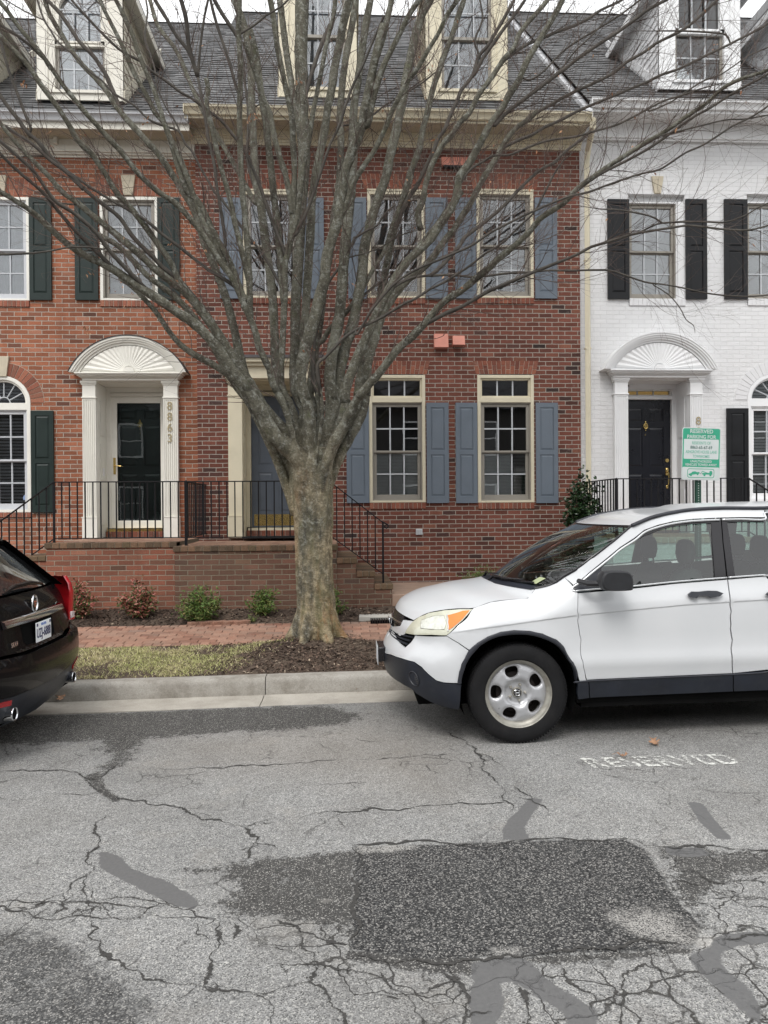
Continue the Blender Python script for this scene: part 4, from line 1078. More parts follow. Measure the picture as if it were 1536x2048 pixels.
# ---------------- doorways
def doorway(H, FY, xL, xR, zfloor, zhead, pil, trim, dcol, style, num=None, numx=None, numz=None, warm=False, wtrim=None):
    """xL,xR = inner edges of the opening (between pilasters); pil = pilaster width"""
    d = .46; th = .03
    wt = wtrim or trim
    dw = MB()
    # panelled reveals + ceiling + threshold
    for s, x in ((1, xL), (-1, xR)):
        dw.box(x-.012*s if s > 0 else x, x if s > 0 else x+.012, FY-.02, FY+d, zfloor, zhead)
        for (za, zb_) in ((zfloor+.2, zfloor+.75), (zfloor+.9, zfloor+1.45), (zfloor+1.58, zhead-.25)):
            xa = x+.010*s
            dw.add([(xa,FY+.1,za),(xa,FY+d-.14,za),(xa,FY+d-.14,zb_),(xa,FY+.1,zb_)],[(0,1,2,3)])
            for q in ((.1,.11),(d-.15,d-.14)): dw.box(min(xa-.01*s,xa), max(xa-.01*s,xa), FY+q[0], FY+q[1], za, zb_)
            for zq in (za, zb_-.01): dw.box(min(xa-.01*s,xa), max(xa-.01*s,xa), FY+.11, FY+d-.15, zq, zq+.01)
    dw.box(xL, xR, FY-.02, FY+d, zhead, zhead+.02)
    yd = FY+d
    # door frame and transom
    sx = .075
    zstep = zfloor+.15
    dz1 = zstep+2.07
    tz0, tz1 = dz1+.075, min(zhead-.08, dz1+.075+.15)
    dw.box(xL, xL+sx, yd-.06, yd+.06, zstep, zhead); dw.box(xR-sx, xR, yd-.06, yd+.06, zstep, zhead)
    dw.box(xL+sx, xR-sx, yd-.07, yd+.06, dz1, tz0-.02); dw.box(xL+sx, xR-sx, yd-.06, yd+.06, tz1, zhead)
    frame_ring(dw, xL+sx, xR-sx, tz0-.02, tz1, .022, yd-.04, yd+.05)
    door_f = dw.build('door_surround', wt, H, bevel=.003, bseg=1)
    g = MB(); g.box(xL+sx+.02, xR-sx-.02, yd+.01, yd+.014, tz0, tz1-.02)
    g.build('transom_glass', M['glass_storm'], door_f)
    mm = MB(); muntins(mm, xL+sx+.02, xR-sx-.02, tz0, tz1-.02, 3, 1, yd-.005); mm.build('muntins', M['muntin'], door_f)
    if warm:
        wb = MB(); wb.box(xL+sx, xR-sx, yd+.10, yd+.12, tz0-.05, tz1+.03); wb.build('transom_glow', M['warm_in'], door_f)  # glowing panel stands in for the lamplit hall behind the transom
    else:
        wb = MB(); wb.box(xL+sx, xR-sx, yd+.25, yd+.27, tz0-.05, tz1+.03); wb.build('hall_wall', M['brown_in'], door_f)
    # brick step under the door
    bs = MB(); n = 12; w_ = (xR-xL-.02)/n
    for i in range(n): bs.box(xL+.01+w_*i+.004, xL+.01+w_*(i+1)-.004, yd-.16+rg.uniform(-.003,.003), yd-.02, zfloor+.004, zstep-.05)
    o = bs.build('brick_threshold', M['arch_brick'], H, bevel=.004, bseg=1)
    bs = MB(); bs.box(xL+.005, xR-.005, yd-.15, yd, zfloor, zstep-.054); bs.build('mortar_joint', M['mortar'], o)
    bs = MB(); bs.box(xL+.03, xR-.03, yd-.14, yd+.04, zstep-.05, zstep-.012); bs.build('door_sill', M['brass'] if style == 'storm' else M['cream'], o)
    # door leaf
    x0, x1 = xL+sx+.004, xR-sx-.004; z0, z1 = zstep, dz1-.004; W_ = x1-x0
    mb = MB(); b = W_*.135; mid = W_*.12; pa = x0+b; pb = x0+W_/2-mid/2; pc = x0+W_/2+mid/2; pd = x1-b
    rowsz = [(z0+.24, z0+.86), (z0+.98, z0+1.62), (z0+1.72, z1-.13)]
    pan = [(p, q, a, b_) for (a, b_) in rowsz for (p, q) in ((pa,pb),(pc,pd))]
    yl = yd+(.05 if style == 'storm' else .0)
    panel_leaf(mb, x0, x1, yl, z0, z1, .045, pan, .011, .03)
    leaf = mb.build('door', dcol, H, bevel=.002, bseg=1)
    # knocker: oval plate, ring
    kn = MB(); xk = (x0+x1)/2; zk = z0+1.63; yk = yl-.012
    kn.sphere((xk, yk, zk+.075), .012, .008, .018); 
    kn.tube([(xk+.034*math.cos(a), yk-.006, zk+.01+.042*math.sin(a)) for a in [2*math.pi*i/20 for i in range(21)]], .0065, 8)
    kn.prism_y([(xk-.018,zk-.01),(xk,zk-.04),(xk+.018,zk-.01),(xk+.022,zk+.03),(xk,zk+.05),(xk-.022,zk+.03)], yk, yk+.013)
    kn.sphere((xk, yk, zk-.06), .009, .007, .012)
    kn.build('knocker', M['brass'], leaf, smooth=50)
    pp = MB(); pp.cyl((xk, yl-.004, zk-.13), (xk, yl+.002, zk-.13), .008); pp.build('peephole', M['brass'], leaf)
    if style == 'storm':
        sf = MB(); fw = .095
        frame_ring(sf, x0-.01, x1+.01, z0-.0, z1, fw, yd-.045, yd-.012, .12)
        stm = sf.build('storm_door', M['offwhite_trim'], H, bevel=.004)
        g = MB(); g.box(x0+fw-.015, x1-fw+.015, yd-.03, yd-.026, z0+.115, z1-fw+.005); g.build('glass', M['glass_storm'], stm)
        hd = MB(); hx = x0+.045; hz = z0+.98
        hd.box(hx-.018, hx+.018, yd-.055, yd-.043, hz-.13, hz+.13)
        hd.tube([(hx,yd-.055,hz),(hx,yd-.095,hz),(hx+.03,yd-.10,hz),(hx+.115,yd-.095,hz-.005)], [.011,.011,.009,.007], 8)
        hd.build('handle', M['brass'], stm, smooth=40)
    else:
        kp = MB(); kp.box(x0+.035, x1-.035, yl-.003, yl+.001, z0+.02, z0+.20 if style != 'black' else z0+.16); kp.build('kick_plate', M['brass'], leaf)
        hd = MB(); hx = x1-.06; hz = z0+.86
        db_ = MB(); db_.cyl((hx,yl-.02,hz+.22),(hx,yl+.002,hz+.22), .03, .034, 20); db_.build('deadbolt', M['brass'], leaf, smooth=40)
        hd.box(hx-.022, hx+.022, yl-.008, yl+.002, hz-.02, hz+.10); hd.sphere((hx, yl-.012, hz+.06), .025, .012, .04)
        hd.tube([(hx,yl-.02,hz+.03),(hx,yl-.065,hz+.02),(hx,yl-.07,hz-.06),(hx,yl-.06,hz-.16),(hx,yl-.012,hz-.20)], [.010,.010,.011,.010,.008], 8)
        hd.sphere((hx, yl-.006, hz-.21), .022, .01, .03)
        hd.build('handle', M['brass'], leaf, smooth=40)
    mt = MB(); mt.box(xL+.02, xR+.06, FY-.30, FY+.22, zfloor+.003, zfloor+.017)
    mt.build('doormat', M['rubber_mat'], H)
    return rh((xL-.012, xR+.012, zfloor, zhead+.02))
M['warm_in'] = mono('warm_glow', (.42,.27,.10), .7, .1)
_b = M['warm_in'].node_tree.nodes['Principled BSDF'] if 'Principled BSDF' in M['warm_in'].node_tree.nodes else [n for n in M['warm_in'].node_tree.nodes if n.type == 'BSDF_PRINCIPLED'][0]
_b.inputs['Emission Color'].default_value = (.55,.33,.10,1); _b.inputs['Emission Strength'].default_value = .28  # warm indoor light put into the material as emission
M['brown_in'] = mono('brown_wall', (.12,.06,.04), .7, .1)

def pilaster(H, FY, x0, x1, z0, z1, mat, proj=.10, flute=True, capz=.12, basez=.32):
    mb = MB(); w = x1-x0
    mb.box(x0-.012, x1+.012, FY-proj-.016, FY, z0, z0+basez)                    # plinth
    mb.box(x0-.018, x1+.018, FY-proj-.022, FY, z0+basez, z0+basez+.018)
    zt = z1-capz
    mb.box(x0+.004, x1-.004, FY-proj+.012, FY, z0+basez+.018, zt-.14)
    if flute:
        n = 6; m_ = w*.08; fw = (w-2*m_)/n
        mb.box(x0, x0+m_, FY-proj, FY-proj+.012, z0+basez+.018, zt-.14); mb.box(x1-m_, x1, FY-proj, FY-proj+.012, z0+basez+.018, zt-.14)
        for i in range(n):
            a = x0+m_+fw*i; mb.box(a+fw*.28, a+fw*.72, FY-proj, FY-proj+.012, z0+basez+.03, zt-.165)
        mb.box(x0+m_, x1-m_, FY-proj+.001, FY-proj+.012, zt-.165, zt-.14)
    else:
        mb.box(x0, x1, FY-proj, FY-proj+.012, z0+basez+.018, zt-.14)
    mb.box(x0-.012, x1+.012, FY-proj-.012, FY, zt-.14, zt-.12)                    # necking
    mb.box(x0+.002, x1-.002, FY-proj, FY, zt-.12, zt+.06)
    mb.box(x0-.012, x1+.012, FY-proj-.014, FY, zt+.06, zt+.085); mb.box(x0-.024, x1+.024, FY-proj-.028, FY, zt+.085, z1)
    return mb.build('pilaster', mat, H, bevel=.003, bseg=1)
def arched_pediment(H, FY, x0, x1, z0, z1, zt, xe0, xe1, mat, roofmat, proj=.30):
    """entablature between z0,z1 (stepped mouldings flaring outwards) and segmental arch hood above"""
    en = MB(); n = 5
    prof = [(0,.00,.30),(.018,.015,.42),(.035,.035,.58),(.06,.06,.82),(.085,.085,1.0)]
    zp = z0
    yb = FY
    for i, (ex_, pr, hz) in enumerate(prof):
        zn = z0+(z1-z0)*hz
        en.box(xe0-ex_*1.0, xe1+ex_*1.0, FY-.14-pr*1.2, FY, zp, zn-.0005); zp = zn
    e = en.build('entablature', mat, H, bevel=.003, bseg=1)
    # arch: outer radius
    half = (x1-x0)/2; rise = zt-z1; Rr = (half*half+rise*rise)/(2*rise); xc = (x0+x1)/2; zc = zt-Rr
    th = math.asin(min(1, half/Rr)); yf = FY-.14-.10
    hood = MB(); bands = [(0,.0,yf-.03,.03),(.03,.0,yf-.015,.028),(.058,0,yf+.005,.03),(.088,0,yf+.03,.035)]
    N_ = 36
    def seg(r0, r1, ya, yb_, mbx):
        vs = []
        for i in range(N_+1):
            a = -th+2*th*i/N_
            for rr in (r0, r1):
                x = xc+rr*math.sin(a); z = max(z1+.001, zc+rr*math.cos(a))
                vs += [(x,ya,z),(x,yb_,z)]
        fs = []
        for i in range(N_):
            b = 4*i; c_ = 4*(i+1)
            fs += [(b,c_,c_+2,b+2),(b+1,b+3,c_+3,c_+1),(b+2,c_+2,c_+3,b+3),(b,b+1,c_+1,c_)]
        fs += [(0,2,3,1),(4*N_,4*N_+1,4*N_+3,4*N_+2)]
        mbx.add(vs, fs)
    for off_, _, y_, w_ in bands: seg(Rr-off_, Rr-off_-w_, y_, FY, hood)
    hd = hood.build('arched_hood', mat, H, smooth=30)
    rf = MB(); seg(Rr+.012, Rr+.0005, yf-.04, FY, rf); rf.build('hood_roof', roofmat, hd, smooth=30)
    # tympanum with sunburst ridges
    ty = MB(); Ri = Rr-.125; yt = FY-.205
    ths = [-th+2*th*i/28 for i in range(29)]; arc = [(xc+Ri*math.sin(a), zc+Ri*math.cos(a)) for a in ths]
    arc = [p for p in arc if p[1] > z1]
    poly = [(arc[-1][0], z1+.001)]+arc[::-1]+[(arc[0][0], z1+.001)]
    ty.prism_y(poly, yt+.02, FY)
    hx, hz = xc, z1+.012; NR = 20
    def arc_at(ang):
        # intersection of ray from hub with inner arc
        dx_, dz_ = math.cos(ang), math.sin(ang); ox, oz = hx-xc, hz-zc
        b = ox*dx_+oz*dz_; c_ = ox*ox+oz*oz-(Ri-.01)**2; t_ = -b+math.sqrt(max(0,b*b-c_)); return (hx+dx_*t_, hz+dz_*t_)
    for i in range(NR):
        a0_ = math.pi*(i+.0)/NR; a1_ = math.pi*(i+1)/NR
        p0 = arc_at(max(.035,a0_)); p1 = arc_at(min(math.pi-.035,a1_)); pm = ((p0[0]+p1[0])/2, (p0[1]+p1[1])/2)
        r_in = .09
        def pt(p, r_):
            L_ = math.hypot(p[0]-hx, p[1]-hz); return (hx+(p[0]-hx)*r_/L_, hz+(p[1]-hz)*r_/L_)
        i0, i1, im = pt(p0, r_in), pt(p1, r_in), pt(pm, r_in)
        yr, yv = yt+.001, yt+.012
        ty.add([(p0[0],yv,p0[1]),(pm[0],yr,pm[1]),(p1[0],yv,p1[1]),(i0[0],yv,i0[1]),(im[0],yt+.009,im[1]),(i1[0],yv,i1[1])],
               [(0,1,4,3)[::-1],(1,2,5,4)[::-1],(0,2,1)])
    hub = [(hx+.085*math.cos(math.pi*i/14), hz+.07*math.sin(math.pi*i/14)) for i in range(15)]
    ty.prism_y(hub, yt-.02, FY)
    ty.build('sunburst_tympanum', mat, hd)
    return hd

zf = 1.30   # stoop floor level
def number(H, txt, x, ztop, h, FY_, mat):
    o = MB(); step = h*1.30
    for i, ch in enumerate(txt):
        text_on(o, ch, h/.70, (x, FY_, ztop-h-step*i), (1,0,0), (0,0,1), .004)
    ob = o.build('house_number', mat, H)
# H1 door
ZFL = fz(1078, FYL-.1, 250)
xl0, xl1 = fx(165, FYL-.1, 900), fx(192, FYL-.1, 900); xr0, xr1 = fx(327, FYL-.1, 900), fx(356, FYL-.1, 900)
zent = fz(761, FYL-.14, 250); zet = fz(743, FYL-.3, 250); ztp = fz(670, FYL-.3, 250)
LW.append(doorway(H1, FYL, xl1, xr0, ZFL, zent-.02, xl1-xl0, M['offwhite_trim'], M['door_green'], 'storm'))
pilaster(H1, FYL, xl0, xl1, ZFL, zent, M['offwhite_trim']); pp_ = pilaster(H1, FYL, xr0, xr1, ZFL, zent, M['offwhite_trim'])
arched_pediment(H1, FYL, fx(135,FYL-.3,740), fx(371,FYL-.3,740), zent, zet, ztp, fx(164,FYL-.14,750), fx(355,FYL-.14,750), M['offwhite_trim'], M['asph_black'])
number(H1, '8863', fx(339, FYL-.12, 840), fz(803,FYL-.11,339), .125, FYL-.103, M['brass_num'])
dbm = MB(); p = at(201, 945, FYL+.3); dbm.box(xl1-.001, xl1+.02, FYL+.2, FYL+.25, p.z-.06, p.z+.06); dbm.build('doorbell', M['white_trim'], pp_)
# H2 door (behind the trunk)
ZFM = fz(1076, FYM-.1, 470)
xa0, xa1 = fx(456,FYM-.08,900), fx(484,FYM-.08,900); xb0, xb1 = fx(606,FYM-.08,900), fx(634,FYM-.08,900)
zhm = fz(757, FYM-.1, 545)
MW.append(doorway(H2, FYM, xa1, xb0, ZFM, zhm-.02, .2, M['cream'], M['door_blue'], 'blue'))
pilaster(H2, FYM, xa0, xa1, ZFM, zhm, M['cream'], proj=.06, flute=False); pilaster(H2, FYM, xb0, xb1, ZFM, zhm, M['cream'], proj=.06, flute=False)
mb = MB(); zt_ = fz(716, FYM-.2, 545)
mb.box(xa0-.03, xb1+.03, FYM-.12, FYM, zhm, zhm+(zt_-zhm)*.62); mb.box(xa0-.06, xb1+.06, FYM-.17, FYM, zhm+(zt_-zhm)*.62, zhm+(zt_-zhm)*.8); mb.box(xa0-.10, xb1+.10, FYM-.22, FYM, zhm+(zt_-zhm)*.8, zt_)
e = mb.build('door_hood', M['cream'], H2, bevel=.004)
mb = MB(); mb.prism_x([(FYM-.25,zt_+.001),(FYM,zt_+.001),(FYM,zt_+.09),(FYM-.25,zt_+.035)], xa0-.12, xb1+.12); mb.build('hood_roof', mono('lead_roof', (.09,.085,.09), .6), e)
# H3 door
ZFW = ZFM-.05
xc0, xc1 = fx(1230,FYW-.1,900), fx(1257,FYW-.1,900); xd0, xd1 = fx(1381,FYW-.1,900), fx(1406,FYW-.1,900)
zew = fz(755, FYW-.14, 1320); zetw = fz(737, FYW-.3, 1320); ztw = fz(665, FYW-.3, 1320)
WW.append(doorway(H3, FYW, xc1, xd0, ZFW, zew-.02, .2, M['white_trim'], M['door_black'], 'black', warm=True))
pilaster(H3, FYW, xc0, xc1, ZFW, zew, M['white_trim']); pilaster(H3, FYW, xd0, xd1, ZFW, zew, M['white_trim'])
arched_pediment(H3, FYW, fx(1212,FYW-.3,740), fx(1437,FYW-.3,740), zew, zetw, ztw, fx(1228,FYW-.14,750), fx(1412,FYW-.14,750), M['white_trim'], M['white_trim'])
number(H3, '8867', fx(1398, FYW-.12, 850), fz(833,FYW-.11,1398), .125, FYW-.103, M['brass_num'])
pc_ = MB(); p = at(1257, 772, FYW+.2); pc_.sphere((xc1+.06, FYW+.15, zew-.09), .045, .06, .035); pc_.cyl((xc1, FYW+.1, zew-.05), (xc1+.06, FYW+.14, zew-.07), .015)
pc_.build('porch_camera', M['asph_black'], H3, smooth=60)

# ---------------- walls
ztopL = fz(317, FYL, 200); ztopM = fz(296, FYM, 800); ztopW = fz(287, FYW, 1400)
wall_with_holes(H1, 'brick_wall', M['brick_light'], -9.2, XL, -.3, ztopL+.25, FYL, LW)
wall_with_holes(H2, 'brick_wall', M['brick_dark'], XL+.003, XR-.002, -.3, ztopM+.25, FYM, MW)
wall_with_holes(H3, 'brick_wall', M['brick_white'], XR+.002, 10.4, -.3, ztopW+.25, FYW, WW)
# inner room walls (dark) and floors so that windows look into rooms
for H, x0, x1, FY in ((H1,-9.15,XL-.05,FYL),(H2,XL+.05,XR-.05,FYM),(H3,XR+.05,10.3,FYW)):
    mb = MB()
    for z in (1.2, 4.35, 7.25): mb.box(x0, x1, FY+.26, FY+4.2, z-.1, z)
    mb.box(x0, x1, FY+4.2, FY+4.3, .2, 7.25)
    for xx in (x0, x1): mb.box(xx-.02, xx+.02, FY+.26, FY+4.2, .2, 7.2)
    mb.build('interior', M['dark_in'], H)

# ---------------- cornices / gutters
def cornice(H, x0, x1, FY, zfb, zft, zs, zgt, mat, gmat, eY, end_r=False, dent=None, sof=None):
    """frieze zfb..zft, soffit at zs to eave Y, fascia, gutter top zgt"""
    mb = MB()
    mb.box(x0, x1, FY-.028, FY, zfb, zfb+(zft-zfb)*.30); mb.box(x0, x1, FY-.04, FY, zfb+(zft-zfb)*.30, zft-.05)
    mb.box(x0, x1, FY-.07, FY, zft-.05, zft-.025); mb.box(x0, x1, FY-.10, FY, zft-.025, zs-.001)
    mb.box(x0, x1, eY, eY+.022, zs-.03, zgt-.02)
    o = mb.build('cornice', mat, H, bevel=.004)
    sf = MB(); n = 5; w_ = (FY-eY-.02)/n
    for i in range(n): sf.box(x0, x1, eY+.022+w_*i+.004, eY+.022+w_*(i+1), zs+.001, zs+.01)
    sf.box(x0, x1, eY+.022, FY, zs+.0115, zs+.02)
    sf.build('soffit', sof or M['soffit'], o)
    if dent:
        x = x0+.3
        while x < x1-.1:
            db = MB(); db.box(x, x+.05, FY-.17, FY-.03, zs-.10, zs-.002); x += dent; db.build('bracket', mat, o, bevel=.003)
    g = MB(); zb_ = zgt-.115
    prof = [(eY,zb_),(eY-.045,zb_),(eY-.055,zb_+.02),(eY-.062,zb_+.05),(eY-.085,zb_+.075),(eY-.105,zb_+.085),(eY-.108,zgt-.008),(eY-.115,zgt-.004),(eY-.115,zgt),(eY-.10,zgt),(eY-.10,zgt-.012),(eY-.098,zb_+.09),(eY-.075,zb_+.083),(eY-.05,zb_+.05),(eY-.04,zb_+.012),(eY,zb_+.012)]
    g.prism_x(prof, x0, x1); g.box(x0, x0+.012, eY-.11, eY, zb_+.0, zgt-.01); g.box(x1-.012, x1, eY-.11, eY, zb_, zgt-.01)
    g.build('gutter', gmat, H, smooth=35)
eL, eM, eW = 11.42, 11.33, 11.38
zsL = fz(254, eL, 200); zsM = fz(240, eM, 800); zsW = fz(222, eW, 1350)
zgL = fz(222, eL-.1, 200); zgM = fz(216, eM-.1, 800); zgW = fz(198, eW-.1, 1350)
cornice(H1, -9.2, XL-.01, FYL, ztopL, zsL-.16, zsL, zgL, M['cream_l'], M['grey_trim'], eL, dent=.42)
cornice(H2, XL-.06, XR+.02, FYM, ztopM, zsM-.06, zsM, zgM, M['cream'], M['cream'], eM)
cornice(H3, XR+.03, 10.4, FYW, ztopW, zsW-.20, zsW, zgW, M['white_trim'], M['white_trim'], eW, sof=M['white_trim'])

# downspout at the corner of the dark brick house
mb = MB(); xd = fx(1176, FYM-.06, 700)
zg_ = zgM-.13; xg = fx(1186, eM-.05, 240)
mb.tube([(xg, eM-.05, zg_+.06),(xg, eM-.05, zg_-.06),(xd+.005, FYM-.10, fz(300,FYM-.1,1180)),(xd, FYM-.055, fz(322,FYM-.06,1178)),(xd, FYM-.055, 1.0),(xd, FYM-.055, .5)], .052, 4)
mb2 = MB(); zz = fz(697, FYM-.06, 1176); mb2.box(xd-.045, xd+.045, FYM-.09, FYM, zz-.012, zz+.012); zz = fz(520, FYM-.06, 1176); mb2.box(xd-.045, xd+.045, FYM-.09, FYM, zz-.012, zz+.012)
ds = mb.build('downspout', M['cream'], H2, bevel=.006); mb2.build('strap', M['cream'], ds)

# ---------------- vents, outlet on the dark brick wall
def hooded_vent(x0, x1, y0, y1):
    r = rect(x0, y0, x1, y1, FYM-.05); mb = MB()
    mb.prism_x([(FYM,r[3]),(FYM,r[2]+.01),(FYM-.035,r[2]+.01),(FYM-.11,r[2]),(FYM-.115,r[2]+.012),(FYM-.07,r[3])], r[0], r[0]+.006)
    mb.prism_x([(FYM,r[3]),(FYM,r[2]+.01),(FYM-.035,r[2]+.01),(FYM-.11,r[2]),(FYM-.115,r[2]+.012),(FYM-.07,r[3])], r[1]-.006, r[1])
    mb.add([(r[0],FYM-.115,r[2]+.008),(r[1],FYM-.115,r[2]+.008),(r[1],FYM-.07,r[3]),(r[0],FYM-.07,r[3]),(r[1],FYM,r[3]),(r[0],FYM,r[3])],[(0,1,2,3),(3,2,4,5)])
    mb.box(r[0], r[1], FYM-.008, FYM-.002, r[2], r[3])
    v = mb.build('vent_hood', M['vent_pink'], H2, bevel=.002); f = MB(); f.box(r[0]+.006, r[1]-.006, FYM-.06, FYM-.01, r[2]+.03, r[2]+.04); f.build('flap', M['asph_black'], v)
hooded_vent(868, 896, 668, 697); hooded_vent(905, 929, 672, 692)
r = rect(883, 314, 938, 332, FYM-.05); mb = MB()
mb.prism_x([(FYM,r[3]),(FYM,r[2]),(FYM-.10,r[2]-.005),(FYM-.10,r[2]+.01),(FYM-.05,r[3])], r[0], r[1]); v = mb.build('attic_vent', M['vent_pink'], H2, bevel=.002)
f = MB(); f.box(r[0]+.03, r[1]-.03, FYM-.09, FYM-.004, r[2]-.025, r[2]-.006); f.build('flap', M['asph_black'], v)
r = rect(832, 1058, 845, 1070, FYM-.03); mb = MB(); mb.box(r[0], r[1], FYM-.03, FYM, r[2], r[3]); v = mb.build('outdoor_outlet', M['grey_trim'], H2, bevel=.006)
f = MB(); f.box(r[0]+.012, (r[0]+r[1])/2-.004, FYM-.036, FYM-.031, r[2]+.015, r[3]-.015); f.box((r[0]+r[1])/2+.004, r[1]-.012, FYM-.036, FYM-.031, r[2]+.015, r[3]-.015); f.build('outlet_cover', M['muntin'], v)

# ---------------- roofs (slates as real tiles)
def roof(H, x0, x1, y0, z0, y1, z1, seed, pitch=.135):
    q = random.Random(seed); mb = MB(); L_ = math.hypot(y1-y0, z1-z0); cy, cz = (y1-y0)/L_, (z1-z0)/L_
    nyv, nzv = -cz, cy; n = int(L_/pitch)
    for j in range(n+1):
        s = j*pitch; x = x0-q.random()*.2
        while x < x1:
            w = q.uniform(.14,.34); a, b = max(x0,x)+.0015, min(x1,x+w)-.0015; x += w
            if b-a < .02: continue
            h = q.uniform(.010,.020); ln = pitch*1.12; ds_ = q.uniform(-.008,.008)
            def P(xx, ss, hh): return (xx, y0+cy*ss+nyv*hh, z0+cz*ss+nzv*hh)
            s0 = s+ds_
            mb.add([P(a,s0,0),P(b,s0,0),P(b,s0,h),P(a,s0,h),P(b,s+ln,.003),P(a,s+ln,.003)],[(0,1,2,3),(3,2,4,5),(0,3,5),(1,4,2)])
    o = mb.build('roof', M['slate'], H)
    b = MB(); b.quad((x0,y0,z0-.004),(x1,y0,z0-.004),(x1,y1,z1-.004),(x0,y1,z1-.004)); b.quad((x0,y1,z1-.004),(x1,y1,z1-.004),(x1,22.3,z0),(x0,22.3,z0))
    b.build('roof_deck', mono('roof_deck%d' % seed, (.04,.04,.042), .9), o)
    rc = MB(); rc.prism_x([(y1-.12,z1-.06),(y1,z1+.02),(y1+.12,z1-.06)], x0, x1); rc.build('ridge', M['slate'], o)
def roof_geo(eY, zg, ridge_px, ridge_py): 
    y1 = RID_Y; z1 = at(ridge_px, ridge_py, RID_Y).z; return (eY-.04, zg-.02, y1, z1)
gL = roof_geo(eL, zgL, 200, 42); gM = roof_geo(eM, zgM, 800, 33); gW = roof_geo(eW, zgW, 1180, 28)
roof(H1, -9.2, XL-.002, *gL, 1); roof(H2, XL, XR, *gM, 2); roof(H3, XR+.004, 10.4, *gW, 3)
# rake flashing on the party wall between the dark brick and white houses
mb = MB(); y0, z0, y1, z1 = gM
for i in range(12):
    a, b = i/12, (i+1)/12-.004; off = .07
    mb.add([(XR-.05,y0+(y1-y0)*a,z0+(z1-z0)*a-.02),(XR+.05,y0+(y1-y0)*a,z0+(z1-z0)*a-.02),(XR+.05,y0+(y1-y0)*a,z0+(z1-z0)*a+off+.02),(XR-.05,y0+(y1-y0)*a,z0+(z1-z0)*a+off+.02),
            (XR-.05,y0+(y1-y0)*b,z0+(z1-z0)*b-.02),(XR+.05,y0+(y1-y0)*b,z0+(z1-z0)*b-.02),(XR+.05,y0+(y1-y0)*b,z0+(z1-z0)*b+off+.015),(XR-.05,y0+(y1-y0)*b,z0+(z1-z0)*b+off+.015)],
           [(0,1,2,3),(3,2,6,7),(0,3,7,4),(1,5,6,2),(4,7,6,5)])
mb.build('rake_flashing', M['flash'], H2)

